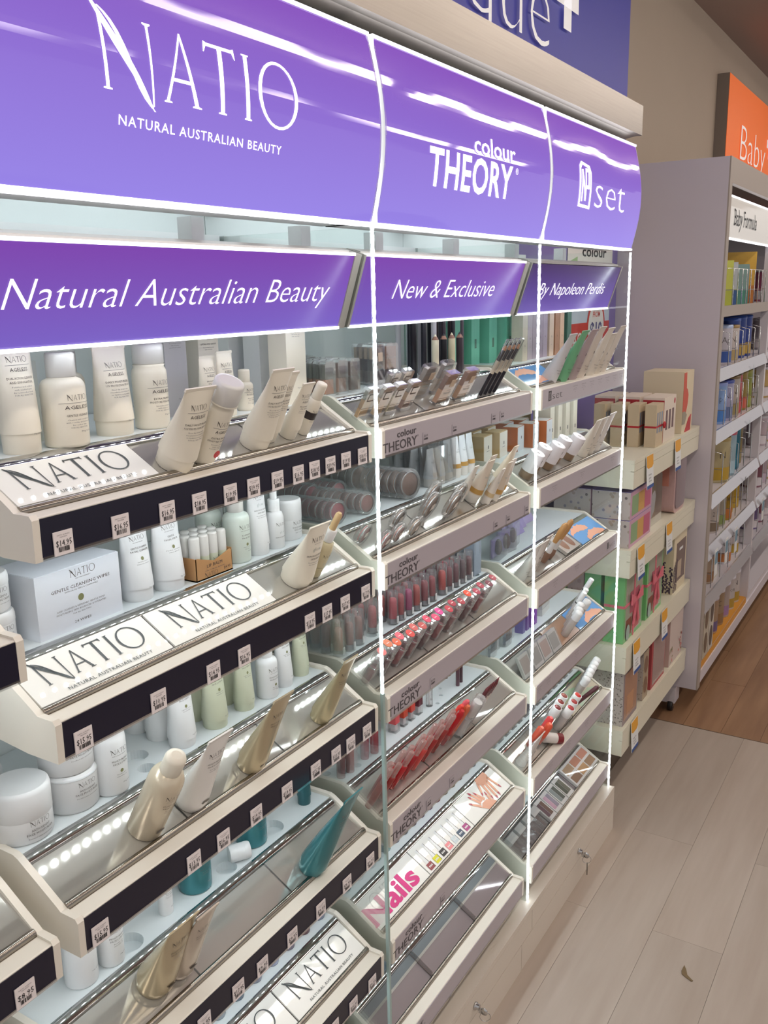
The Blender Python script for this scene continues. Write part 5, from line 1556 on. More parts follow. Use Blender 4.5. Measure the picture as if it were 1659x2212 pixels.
for i, x in enumerate((1.752, 1.790, 1.826, 1.862)):
    put(carton(0.030, 0.05, 0.098, dye('cfcabb', 0.5), [(None, 0.010, 0, 0.02, 0.006, 0), ('set', 0.004, 0, 0.012, None, 0)]), 'carton', row_label('tall off white carton with emblem', i, 'on the far bay second shelf'), 'box', on_tray(1, x, 0.16 - 0.008 * i), 'off white cartons in the far bay')
for i in range(2):
    put(carton(0.05, 0.05, 0.10, dye('a98f62', 0.6)), 'carton', 'tall plain kraft carton, %s of two behind the off white ones' % ORD[i], 'box', on_tray(1, 1.72 + 0.06 * i, 0.245), 'plain kraft cartons in the far bay')
whj = [('jar_body', MB().lathe([(0.015, 0), (0.016, 0.001), (0.016, 0.02)], 20).mesh('jar_body', dye('8a7058', 0.3))), ('tall_cap', MB().lathe([(0.0185, 0.02), (0.0185, 0.066), (0.0178, 0.068)], 22).mesh('tall_cap', dye('dcd8dc', 0.35)), [('label_print', print_mesh([(None, 0.008, 0, 0.05, 0.003, 0), ('set', 0.005, 0, 0.04, None, 1)], lambda x, z: (0.0188 * sin(x / 0.0188), -0.0188 * cos(x / 0.0188), z))), ('emblem', MB().box(-0.001, -0.004, 0.068, 0.001, 0.004, 0.0683).mesh('emblem', M_INK))])]
for i, x in enumerate((1.375, 1.440, 1.505, 1.575, 1.648)):
    put(whj, 'foundation_jar', row_label('leaning jar with a tall white cap', i, 'on the far bay second slope'), 'jar', on_slope(1, x, 0.054 + 0.008 * (i % 2)), 'white capped jars on the far bay second slope')
for i, (x, c, L) in enumerate(((1.735, 'd9d2c6', 0.105), (1.785, 'd3ccc2', 0.105), (1.835, 'dcd8d4', 0.112))):
    put(settube(0.046, L, c), 'cosmetic_tube', row_label('leaning cream tester tube', i, 'beside the white capped jars'), 'tube', on_slope(1, x, 0.050), 'tester tubes on the far bay second slope')
# third shelf: mauve packs, brushes, open compacts
M_MAUVE = dye('a596c8', 0.3)
for i, (x, y, rz, h) in enumerate(((1.40, 0.13, 0.1, 0.05), (1.46, 0.135, -0.1, 0.055), (1.52, 0.145, 0.2, 0.06))):
    put([('clear_tray', MB().box(-0.03, -0.012, 0, 0.03, 0.012, h).mesh('clear_tray', M_CLEARP)), ('card', MB().box(-0.026, 0.006, 0.002, 0.026, 0.010, h - 0.002).mesh('card', M_MAUVE)), ('brush_head', MB().lathe([(0.005, 0), (0.010, 0.012), (0.008, 0.03), (0.003, 0.038)], 12, M=TR(0, 0, 0.008)).mesh('brush_head', dye('6a5a5c', 0.8)))], 'brush_pack', row_label('clear blister pack with mauve card', i, 'on the far bay third shelf'), 'pack', on_tray(2, x, y, rz), 'blister packs in the far bay')
for i, (x, y, rz) in enumerate(((1.60, 0.17, 0.25), (1.66, 0.19, 0.1), (1.74, 0.2, -0.05))):
    put([('card', MB().box(-0.055, -0.0015, 0, 0.055, 0.0015, 0.085).mesh('card', dye(('8d7fb4', '9a8cbe', 'ab9cc8')[i], 0.35)), [('barcode_sticker', MB().box(-0.03, -0.0021, 0.04, 0.036, -0.0015, 0.06).mesh('barcode_sticker', dye('b9c9c4', 0.5))), ('label_print', print_mesh([(None, 0.010, 0.012 + 0.003 * j, 0.045, 0.0014, 0) for j in range(6)], flat_front(-0.0023)))])], 'brush_pack', row_label('leaning lilac pouch with barcode sticker', i, 'behind the blister packs'), 'pack', TR(x, y, Z[2] + DK + 0.0) @ RX(-0.55) @ RZ(0) , 'lilac pouches in the far bay')
brush = [('handle', MB().lathe([(0.006, 0.062), (0.0085, 0.09), (0.0075, 0.115), (0.003, 0.122)], 14).mesh('handle', M_WOODH)), ('ferrule', MB().lathe([(0.0075, 0.03), (0.006, 0.062)], 14).mesh('ferrule', dye('d6d2cf', 0.3))), ('bristles', MB().lathe([(0.008, 0), (0.010, 0.015), (0.0075, 0.03)], 14).mesh('bristles', dye('8a6a58', 0.9)))]
for i, x in enumerate((1.505, 1.545)):
    put(brush, 'makeup_brush', '%s wooden handled make-up brush leaning on the third slope' % ('left', 'right')[i], 'brush', on_slope(2, x, 0.056), 'wooden handled brushes')
op = [('case', MB().box(-0.05, 0, 0, 0.05, 0.06, 0.008).mesh('case', dye('dbd2cb', 0.3))), ('pan', MB().lathe([(0.016, 0.0081), (0.0155, 0.0085), (0.0001, 0.0086)], 22, M=TR(-0.021, 0.03, 0) @ Matrix.Diagonal((1, 1.5, 1, 1))).mesh('pan', dye('b38870', 0.7))), ('pan', MB().lathe([(0.016, 0.0081), (0.0155, 0.0085), (0.0001, 0.0086)], 22, M=TR(0.021, 0.03, 0) @ Matrix.Diagonal((1, 1.5, 1, 1))).mesh('pan', dye('a97c66', 0.7))), ('clear_lid', MB().box(-0.052, -0.001, 0.0, 0.052, 0.062, 0.011).mesh('clear_lid', M_ACRYL))]
TS = math.atan2(0.042, 0.072)
def lying(r, x, s=0.05, rz=0.0, d=0.0016):
    y, z = 0.026 + 0.072 * s - 0.504 * d, 0.042 * s + 0.864 * d
    return TR(x, y, Z[r] + z) @ RX(TS) @ RZ(rz)
put(op, 'powder_compact', 'open duo contour compact lying on the third slope', 'compact', lying(2, 1.665, 0.14))
for i, (x, y) in enumerate(((1.36, 0.055), (1.40, 0.055), (1.44, 0.06))):
    put(settube(0.036, 0.095, ('c9c3bd', 'd4cec8', 'c2bab2')[i]), 'cosmetic_tube', row_label('leaning pale tester tube', i, 'on the far bay third slope'), 'tube', on_slope(2, x, y), 'pale tubes on the far bay third slope')
# fourth shelf
for i, x in enumerate((1.355, 1.40, 1.445, 1.49)):
    put(palette(0.038, 0.055, (['8a8f98', '9aa0a8'], ['a08c94', '8c8088'], ['6f7a88', '8792a0'], ['7c88a0', '98a2b4'])[i]), 'eyeshadow_palette', row_label('small clear palette', i, 'on the far bay fourth shelf'), 'palette', on_tray(3, x, 0.125 + 0.012 * (i % 2)), 'small palettes in the far bay')
for i, (x, c) in enumerate(((1.545, '6a5c9c'), (1.572, '76509c'), (1.598, '7d3f9f'), (1.625, '8038a6'))):
    put(carton(0.016, 0.03, 0.075, dye(c, 0.3)), 'carton', row_label('narrow purple carton', i, 'on the far bay fourth shelf'), 'box', on_tray(3, x, 0.135), 'purple cartons in the far bay')
for i in range(2):
    put(carton(0.075, 0.06, 0.018, dye(('c9cbc9', 'b9bab9')[i], 0.3)), 'carton', '%s flat grey palette box right of the purple cartons' % ('upper', 'lower')[1 - i], 'box', on_tray(3, 1.72, 0.16, 0.1, 0.019 * i), 'flat palette boxes')
wt = lambda L, r=0.0075: [('barrel', MB().lathe([(r * 0.8, 0), (r, 0.004), (r, L * 0.6)], 14).mesh('barrel', dye('d4d0ce', 0.3))), ('cap', MB().lathe([(r * 0.98, L * 0.62), (r, L * 0.99), (r * 0.9, L)], 14).mesh('cap', M_WHITE)), ('dark_ring', MB().lathe([(r * 1.02, L * 0.595), (r * 1.02, L * 0.63)], 14).mesh('dark_ring', M_INK))]
for i, (x, y, L) in enumerate(((1.745, 0.075, 0.098), (1.766, 0.078, 0.1), (1.83, 0.088, 0.105))):
    put(wt(L), 'concealer_pen', row_label('slim white pen with a dark ring', i, 'leaning before the blue panel'), 'pen', on_slope(3, x, y), 'white pens on the far bay fourth slope')
fat = [('barrel', MB().lathe([(0.009, 0), (0.0105, 0.002), (0.0105, 0.06)], 14).mesh('barrel', dye('c3bdb8', 0.25))), ('cap', MB().lathe([(0.0115, 0.06), (0.0115, 0.082), (0.010, 0.085), (0.004, 0.087)], 16).mesh('cap', M_WHITE))]
for i, (x, y) in enumerate(((1.655, 0.05), (1.675, 0.055), (1.705, 0.062), (1.745, 0.058))):
    put(fat, 'concealer_pen', row_label('thick white capped stick', i, 'on the far bay fourth slope'), 'pen', on_slope(3, x, y), 'thick white sticks')
flatp = lambda c: [('case', MB().box(-0.028, 0, 0, 0.028, 0.055, 0.007).mesh('case', dye('d5d1cf', 0.3))), ('mirror_pane', MB().box(-0.022, 0.008, 0.007, 0.022, 0.047, 0.0075).mesh('mirror_pane', dye(c, 0.3))), ('clear_lid', MB().box(-0.029, -0.001, 0.0, 0.029, 0.056, 0.010).mesh('clear_lid', M_ACRYL))]
for i, (x, c) in enumerate(((1.375, 'b9a8a2'), (1.44, 'a8a4a0'), (1.50, 'c0a8a0'), (1.56, 'b0aca8'))):
    put(flatp(c), 'powder_compact', row_label('white framed compact', i, 'propped on the far bay fourth slope'), 'compact', lying(3, x, 0.15, 0.0) @ RX(0.6), 'white framed compacts')
# fifth shelf
pots = [[('clear_case', MB().box(-0.014, -0.010, 0, 0.014, 0.010, 0.034).mesh('clear_case', M_CLEARP)), ('powder_pan', MB().box(-0.011, -0.007, 0.004, 0.011, 0.007, 0.030).mesh('powder_pan', dye(c, 0.6)))] for c in ('5d5560', '6f6a70', '4a4852')]
for i in range(14):
    put(pots[i % 3], 'eyeshadow_pot', row_label('small dark shadow pot', i, 'on the far bay fifth shelf'), 'pot', on_tray(4, 1.356 + 0.042 * i, 0.124), 'shadow pots in the far bay')
cup = lambda c: [('barrel', MB().lathe([(0.010, 0), (0.011, 0.001), (0.011, 0.05)], 16).mesh('barrel', dye('cdc8c6', 0.3))), ('rim', MB().lathe([(0.0125, 0.05), (0.0125, 0.080), (0.011, 0.0805)], 18, caps=(0, 1)).mesh('rim', M_WHITE)), ('colour_top', MB().lathe([(0.0095, 0.0806), (0.009, 0.0818), (0.0001, 0.0822)], 16).mesh('colour_top', dye(c, 0.2)))]
for i, (x, y, c) in enumerate(((1.56, 0.066, '7c2c2e'), (1.592, 0.07, '84342f'), (1.628, 0.074, '8c4438'), (1.600, 0.044, 'b0383c'), (1.636, 0.048, 'a02c2c'), (1.676, 0.052, 'c8281c'))):
    put(cup(c), 'lip_stain', '%s topped white lip stain, %s of its row of three' % (('dark red', 'bright red')[i // 3], ORD[i % 3]), 'lip stain', on_slope(4, x, y), 'lip stain testers in the far bay')
for i, (x, y, c) in enumerate(((1.425, 0.06, 'd8604a'), (1.462, 0.052, 'd9553a'), (1.487, 0.06, 'e04a4c'))):
    put([('barrel', MB().lathe([(0.010, 0), (0.011, 0.001), (0.011, 0.045)], 14).mesh('barrel', M_CLEARP)), ('crayon', MB().lathe([(0.009, 0.02), (0.010, 0.05), (0.0095, 0.085), (0.005, 0.09)], 14).mesh('crayon', dye(c, 0.25)))], 'lip_crayon', row_label('coral lip crayon', i, 'leaning beside the far divider, fifth slope'), 'lip crayon', on_slope(4, x, y), 'coral lip crayons')
put([('barrel', MB().lathe([(0.012, 0), (0.014, 0.001), (0.014, 0.04)], 16).mesh('barrel', dye('d9d4cf', 0.3))), ('red_band', MB().lathe([(0.0142, 0.04), (0.0142, 0.058)], 16).mesh('red_band', dye('7a2026', 0.3)))], 'lip_stain', 'white pot with a dark red band lying on the fifth slope', 'lip stain', lying(4, 1.505, 0.35, -0.7, 0.014) @ Matrix.Rotation(1.5, 4, 'Y'))
for i in range(6):
    put(fat, 'concealer_pen', row_label('white capped foundation stick', i, 'in the far rank of the fifth slope'), 'pen', on_slope(4, 1.775 + 0.026 * i, 0.062 + 0.003 * i), 'white capped sticks in the far bay')
put([('handle', MB().lathe([(0.006, 0), (0.0065, 0.10), (0.003, 0.105)], 12).mesh('handle', dye('5a3238', 0.3)))], 'makeup_pencil', 'burgundy pencil leaning beside the white capped sticks', 'pencil', on_slope(4, 1.745, 0.05, 0, 0.75))
for i in range(2):
    put(settube(0.032, 0.085, ('cfc9c6', 'c5bcb6')[i]), 'cosmetic_tube', '%s clear grey tester tube beside the coral crayons' % ('left', 'right')[i], 'tube', on_slope(4, 1.37 + 0.035 * i, 0.05), 'grey tester tubes fifth slope')
# bottom shelf: open palettes lying on the slope
def bigpal(cols, wd, dp, grid):
    mb = MB()
    nx, ny = grid
    gx, gy = wd / nx, dp / ny
    for j in range(ny):
        for i in range(nx):
            k = (j * nx + i) % len(cols)
            mb.box(-wd / 2 + gx * i + gx * 0.06, gy * j + gy * 0.12, 0.008, -wd / 2 + gx * (i + 1) - gx * 0.06, gy * (j + 1) - gy * 0.12, 0.0088, k)
    return [('case', MB().box(-wd / 2 - 0.004, -0.003, 0, wd / 2 + 0.004, dp + 0.003, 0.008).mesh('case', dye('e2dedc', 0.25))), ('powder_pan', mb.mesh('powder_pan', [dye(c, 0.6) for c in cols])), ('clear_lid', MB().box(-wd / 2 - 0.005, -0.004, 0, wd / 2 + 0.005, dp + 0.004, 0.0105).mesh('clear_lid', M_ACRYL))]
put(bigpal(['8d6a50', 'c49a6c', 'a58060', 'b99878', 'c98a70', 'd09078', 'b87058', 'c47a62', '6d5a50', '8f7a6a', 'a89080', '5a4a44'], 0.17, 0.062, (3, 2)), 'eyeshadow_palette', 'large open palette of browns and peaches at the far end', 'palette', lying(5, 1.835, 0.13))
for i, (x, cs) in enumerate(((1.560, ['5a3a44', '6a4a3c', '4a3440']), (1.605, ['caa0b4', '9a90a0', 'd8c8cc']), (1.650, ['8a9290', '4f544c', '6c706c']), (1.695, ['505444', '6a6858', '7c7a70']))):
    put(bigpal(cs, 0.034, 0.058, (2, 1)), 'eyeshadow_palette', row_label('small open palette with two strips', i, 'on the bottom slope'), 'palette', lying(5, x, 0.13), 'small palettes on the bottom slope')
for i, (x, L) in enumerate(((1.37, 0.09), (1.42, 0.1), (1.47, 0.08), (1.515, 0.06))):
    put([('clear_case', MB().box(-0.02, 0.0, 0, 0.02, 0.06, 0.016).mesh('clear_case', M_ACRYL)), ('white_cap', MB().box(-0.019, 0.036, 0.002, 0.019, 0.058, 0.014).mesh('white_cap', dye('c9c4c2', 0.4)))], 'sample_holder', row_label('clear acrylic tester holder with white block', i, 'on the bottom slope'), 'holder', lying(5, x, 0.13), 'clear holders on the bottom slope')
put(carton(0.05, 0.04, 0.11, dye('a8945a', 0.5)), 'carton', 'gold striped carton at the left edge beneath the second shelf', 'box', TR(-0.075, 0.20, 0.959 + DK))
cw = bottle(0.05, 0.12, M_PALEB, 'face', 'x', capw=0.9, caph=0.15)
put(cw, 'lotion_bottle', 'white bottle behind the $8.95 ticket at the lower left', 'bottle', TR(-0.065, 0.135, 0.71 + DK))

# ------------------------------------------------------------------ gift shelves between the make-up wall and the next gondola
M_GIFT = mat('cream_gift_shelf', 'ddd8c4', 0.4)
M_PURPB = mat('lilac_back_panel', '7f6fb4', 0.45)
gb = thing('gift_back_panel', 'lilac back panel behind the cream gift shelves', 'panel')
for a, b in ((1.97, 2.42), (2.422, 2.884)):
    obj('panel', MB().box(a, 0.336, 0.17, b, 0.35, 1.80).mesh('panel', M_PURPB), gb)
GZ = [1.15, 0.87, 0.555, 0.271]
GX0, GX1 = 2.075, 2.880
tick_o = mat('ticket_orange', 'e0a030', 0.5)
tick_b = mat('ticket_blue', '2c4f8f', 0.5)
tk = MB().box(-0.036, -0.004, -0.105, 0.036, -0.0028, 0).mesh('shelf_ticket', M_WHITE)
tk2 = [('orange_top', MB().box(-0.034, -0.0046, -0.034, 0.034, -0.004, -0.001).prism([(-0.034, -0.034), (-0.02, -0.041), (0.02, -0.041), (0.034, -0.034)], 'y', -0.0046, -0.004).mesh('orange_top', tick_o)),
       ('blue_foot', MB().box(-0.034, -0.0046, -0.1045, 0.034, -0.004, -0.094).mesh('blue_foot', tick_b)),
       ('label_print', print_mesh([('Only the', 0.006, -0.004, -0.064, 0.036, 0), ('great', 0.006, -0.004, -0.074, 0.024, 0), ('Santa', 0.006, -0.002, -0.084, 0.030, 0)], flat_front(-0.0046)))]
gt = {0: (2.22, 2.555), 1: (2.17, 2.50), 2: (2.17, 2.50), 3: (2.19,)}
for k, z in enumerate(GZ):
    t = thing('gift_shelf', '%s cream gift shelf beyond the last glass divider' % ('top', 'second', 'third', 'lowest')[k], 'shelf', TR(0, 0, z))
    obj('shelf_top', MB().box(GX0, 0.0, -0.012, GX1, 0.335, 0).mesh('shelf_top', M_GIFT), t)
    obj('upper_fascia', MB().box(GX0, 0.0, -0.034, GX1, 0.012, -0.0125).mesh('upper_fascia', M_GIFT), t)
    obj('lower_fascia', MB().box(GX0, 0.001, -0.088, GX1, 0.012, -0.0355).mesh('lower_fascia', M_GIFT), t)
    for xx in (GX0, GX1 - 0.012):
        obj('end_cheek', MB().box(xx, 0.012, -0.088, xx + 0.012, 0.335, -0.012).mesh('end_cheek', M_GIFT), t)
    for x in gt[k]:
        q = obj('shelf_ticket', tk, t, TR(x, 0, -0.005) @ RX(-0.06))
        for nm, me in tk2:
            obj(nm, me, q)

# posters on the lilac panel
t = thing('promo_poster', 'white poster with colour in black above the far leaning sign', 'poster')
obj('sheet', MB().box(2.36, 0.333, 1.64, 2.815, 0.3345, 1.80).mesh('sheet', mat('white_paper', 'e6e6e4', 0.6)), t)
mb = MB()
for zz in (1.758, 1.70):
    V, F = fit('colour', 0.25, 0.036, off=0.02)
    mb = MB()
    write(mb, V, F, flat_front(0.3325), 2.62, zz)
    obj('lettering', mb.mesh('lettering', M_INK), t)
obj('red_stripe', MB().prism([(2.36, 1.70), (2.48, 1.722), (2.46, 1.70), (2.36, 1.68)], 'y', 0.3322, 0.333).mesh('red_stripe', dye('d03a32', 0.5)), t)
obj('green_stripe', MB().prism([(2.36, 1.735), (2.45, 1.755), (2.45, 1.738), (2.36, 1.722)], 'y', 0.3322, 0.333).mesh('green_stripe', dye('9cc088', 0.5)), t)
t = thing('promo_poster', 'blue and red poster with an oval reading FROM $10', 'poster')
obj('sheet', MB().box(2.33, 0.333, 1.36, 2.80, 0.3345, 1.625).mesh('sheet', dye('c3d3e6', 0.6)), t)
mb = MB()
mb.box(2.33, 0.332, 1.44, 2.80, 0.333, 1.535)
obj('red_band', mb.mesh('red_band', dye('c8392f', 0.5)), t)
def disc(cx, cz, a, b, y, n=32):
    return [(cx + a * cos(2 * pi * i / n), y, cz + b * sin(2 * pi * i / n)) for i in range(n)]
obj('oval_border', MB().add(disc(2.655, 1.52, 0.095, 0.098, 0.3318), [tuple(range(32))]).mesh('oval_border', dye('c8392f', 0.5)), t)
obj('oval', MB().add(disc(2.655, 1.515, 0.083, 0.088, 0.3314), [tuple(range(32))]).mesh('oval', M_WHITE), t)
mb = MB()
V, F = fit('FROM', 0.075, 0.020, off=0.01)
write(mb, V, F, flat_front(0.331), 2.655, 1.552, 0)
V, F = fit('$10', 0.125, 0.050, off=0.03)
write(mb, V, F, flat_front(0.331), 2.655, 1.485, 1)
V, F = fit('MAC', 0.13, 0.05, off=0.01)
write(mb, V, F, flat_front(0.3316), 2.44, 1.455, 2)
obj('lettering', mb.mesh('lettering', [dye('c8392f', 0.5), dye('29367a', 0.5), M_WHITE]), t)

def gift(name, label, x0, x1, y0, y1, z, h, m, parts=(), cat='gift box', group=None, extra=()):
    """gift pack standing on a shelf; parts: flat panels (name, x0, z0, x1, z1, material) on the front in fractions"""
    t = thing(name, label, cat, TR((x0 + x1) / 2, (y0 + y1) / 2, z + 0.0005), group)
    w_, d = (x1 - x0), (y1 - y0)
    b = obj('box_body', MB().box(-w_ / 2, -d / 2, 0, w_ / 2, d / 2, h).mesh('box_body', m), t)
    for k, (nm, a, c, e, f, mm) in enumerate(parts):
        yy = -d / 2 - 0.0006 * (1 + k * 0.6)
        obj(nm, MB().box(-w_ / 2 + a * w_, yy, c * h, -w_ / 2 + e * w_, -d / 2, f * h).mesh(nm, mm), t)
    for nm, me in extra:
        obj(nm, me, t)
    return t
M_CREAMC = dye('d6c9ac', 0.55)
M_RED = dye('b3262f', 0.35)
M_KR = dye('c6b394', 0.6)
# top gift shelf
t = gift('gift_box', 'tall cream carton with a torn red flower print, at the far end', 2.65, 2.79, 0.01, 0.15, GZ[0], 0.213, M_CREAMC)
obj('flower_print', MB().prism([(-0.07, 0.075), (-0.03, 0.06), (-0.005, 0.10), (0.0, 0.13), (-0.015, 0.15), (-0.03, 0.155), (-0.035, 0.21), (-0.07, 0.21)], 'y', -0.0712, -0.07).mesh('flower_print', dye('c8553e', 0.5)), t)
obj('grey_print', MB().prism([(-0.07, 0.03), (-0.035, 0.03), (-0.01, 0.06), (-0.04, 0.075), (-0.07, 0.075)], 'y', -0.0716, -0.07).mesh('grey_print', dye('98907e', 0.5)), t)
obj('red_print', MB().prism([(-0.03, 0.0), (0.045, 0.0), (0.05, 0.055), (0.02, 0.045)], 'y', -0.072, -0.07).mesh('red_print', dye('b83a3e', 0.5)), t)
def slots(n, w_, z0, z1, d, c):
    mb = MB()
    for i in range(n):
        x = -w_ / 2 + w_ * (i + 0.5) / n
        mb.box(x - w_ * 0.09, -d / 2 - 0.0006, z0, x + w_ * 0.09, -d / 2, z1)
    return mb.mesh('window_slots', c)
SLOT = dye('5a2a28', 0.3)
M_REDE = mat('red_embossed', 'b02a30', 0.3, bump=(400, 0.8))
for i in range(3):
    y0 = 0.012 + 0.082 * i
    t = gift('gift_box', 'white three slot lip set with red embossed side, %s from the front' % ORD[i], 2.42, 2.565, y0, y0 + 0.07, GZ[0], 0.148, dye('dccfc0', 0.5), group='three slot lip sets')
    obj('window_slots', slots(3, 0.115, 0.04, 0.105, 0.07, SLOT), t)
    obj('red_dot', MB().lathe([(0.010, 0), (0.0001, 0.0004)], 14, M=TR(0.055, -0.0352, 0.128) @ RX(pi / 2)).mesh('red_dot', M_RED), t)
    obj('red_side', MB().box(-0.0742, -0.0348, 0.002, -0.0725, 0.035, 0.140).mesh('red_side', M_REDE), t)
for i in range(4):
    y0 = 0.010 + 0.052 * i
    x0 = 2.322 - 0.012 * i
    t = gift('gift_box', 'small kraft set tied with red ribbon, %s from the front' % ORD[i], x0, x0 + 0.085, y0, y0 + 0.036, GZ[0], 0.136, M_KR, group='ribboned kraft sets')
    obj('window_slots', slots(3, 0.075, 0.045, 0.11, 0.036, dye('7a8496', 0.3)), t)
    obj('ribbon', MB().box(-0.0433, -0.0187, 0.062, 0.0433, 0.0187, 0.068).mesh('ribbon', M_RED), t)
    if i == 0:
        obj('bow', MB().lathe([(0.0001, 0), (0.012, 0.006), (0.010, 0.010), (0.0001, 0.004)], 10, M=TR(0.03, -0.019, 0.065) @ RX(pi / 2)).mesh('bow', M_RED), t)
# second gift shelf
def speckle(name, base, dots, sc=60.0):
    """printed paper: scattered motif blobs over a pale ground"""
    m = mat(name, base, 0.5)
    nt = m.node_tree
    b = nt.nodes['Principled BSDF']
    tc = nt.nodes.new('ShaderNodeTexCoord')
    vo = nt.nodes.new('ShaderNodeTexVoronoi')
    vo.inputs['Scale'].default_value = sc
    nt.links.new(tc.outputs['Object'], vo.inputs['Vector'])
    lt = nt.nodes.new('ShaderNodeMath')
    lt.operation = 'LESS_THAN'
    lt.inputs[1].default_value = 0.30
    nt.links.new(vo.outputs['Distance'], lt.inputs[0])
    rp = nt.nodes.new('ShaderNodeValToRGB')
    rp.color_ramp.interpolation = 'CONSTANT'
    for i, c in enumerate(dots):
        e = rp.color_ramp.elements[i] if i < 2 else rp.color_ramp.elements.new(i / len(dots))
        e.position = i / len(dots)
        e.color = (*lin(hexc(c)), 1)
    sx = nt.nodes.new('ShaderNodeSeparateColor')
    nt.links.new(vo.outputs['Color'], sx.inputs[0])
    nt.links.new(sx.outputs[0], rp.inputs[0])
    mx = nt.nodes.new('ShaderNodeMix')
    mx.data_type = 'RGBA'
    mx.inputs[6].default_value = (*lin(hexc(base)), 1)
    nt.links.new(lt.outputs[0], mx.inputs[0])
    nt.links.new(rp.outputs[0], mx.inputs[7])
    nt.links.new(mx.outputs[2], b.inputs['Base Color'])
    return m
M_SPK = speckle('motif_paper', 'bfb3ae', ['7f9c94', '6d6260', 'a9988a', '8f8794'], 55)
M_SPK2 = speckle('pink_motif_paper', 'b89a98', ['8a6a6c', '6d5450', 'a98a88'], 45)
M_SPK3 = speckle('seed_paper', 'b5aaa2', ['7d7068', '8f8478', '6d6260'], 120)
M_LILG = mat('lilac_glitter', 'a79acb', 0.3, noise=((140, 140, 140), 0.45))
M_PINKF = dye('c59ab0', 0.4)
def setbox(label, x0, x1, y0, y1, z, h, group=None, lid=True):
    t = gift('gift_box', label, x0, x1, y0, y1, z, h, M_SPK, (('frame', 0, 0, 1, 1, M_PINKF), ('green_panel', 0.07, 0.12, 0.36, 0.85, dye('8aa47a', 0.5)), ('orange_panel', 0.36, 0.12, 0.64, 0.85, dye('c99a58', 0.5)), ('pink_panel', 0.64, 0.12, 0.93, 0.85, dye('b8607a', 0.5))), group=group)
    w_, d = x1 - x0, y1 - y0
    if lid:
        obj('glitter_top', MB().box(-w_ / 2, -d / 2, h, w_ / 2, d / 2, h + 0.001).mesh('glitter_top', M_LILG), t)
    return t
for i in range(2):
    for j in range(2):
        setbox('motif set box with pink framed windows, %s of the %s stack' % (('lower', 'upper')[j], ('front', 'rear')[i]), 2.10, 2.33, 0.015 + 0.125 * i, 0.135 + 0.125 * i, GZ[1] + 0.0885 * j, 0.0855, 'motif set boxes', True)
t = thing('gift_bag', 'tall clear bag of gold packets beside the motif boxes', 'gift bag', TR(2.44, 0.07, GZ[1] + 0.0005))
obj('cellophane', MB().prism([(-0.08, 0), (0.08, 0), (0.07, 0.16), (0.02, 0.22), (-0.03, 0.225), (-0.075, 0.16)], 'y', -0.04, 0.04).mesh('cellophane', M_CELLO), t)
obj('packet', MB().box(-0.06, -0.03, 0.004, -0.01, 0.03, 0.15).mesh('packet', dye('b0a068', 0.3, 0.4)), t)
obj('packet', MB().box(0.0, -0.025, 0.004, 0.055, 0.025, 0.165).mesh('packet', dye('a8955c', 0.3, 0.4)), t)
obj('foil_label', MB().prism([(-0.05, 0.03), (-0.02, 0.05), (-0.005, 0.1), (-0.02, 0.12), (-0.05, 0.11), (-0.06, 0.07)], 'y', -0.0412, -0.0402).mesh('foil_label', dye('d9dde2', 0.15, 0.6)), t)
obj('tie', MB().lathe([(0.012, 0.185), (0.009, 0.19), (0.012, 0.195)], 10).mesh('tie', dye('b8b0c8', 0.3)), t)
t = thing('gift_tin', 'pink rounded tin with a clear front at the far end, second gift shelf', 'gift box', TR(2.675, 0.06, GZ[1] + 0.0005))
def rrect(w_, h, r, n=5):
    P = []
    for cx, cz, a0 in ((w_ / 2 - r, r, -pi / 2), (w_ / 2 - r, h - r, 0), (-w_ / 2 + r, h - r, pi / 2), (-w_ / 2 + r, r, pi)):
        P += [(cx + r * cos(a0 + pi / 2 * i / n), cz + r * sin(a0 + pi / 2 * i / n)) for i in range(n + 1)]
    return P
obj('tin_body', MB().prism(rrect(0.15, 0.225, 0.03), 'y', -0.05, 0.05).mesh('tin_body', mat('pink_speckled_tin', 'c5a3a0', 0.4, noise=((90, 90, 90), 0.1))), t)
obj('clear_front', MB().prism(rrect(0.125, 0.195, 0.025), 'y', -0.054, -0.05, M=TR(0, 0, 0.015)).mesh('clear_front', mat('tin_window', '8f7f84', 0.15)), t)
obj('side_card', MB().box(-0.078, -0.03, 0.10, -0.0755, 0.03, 0.19).mesh('side_card', dye('d08a78', 0.5)), t)
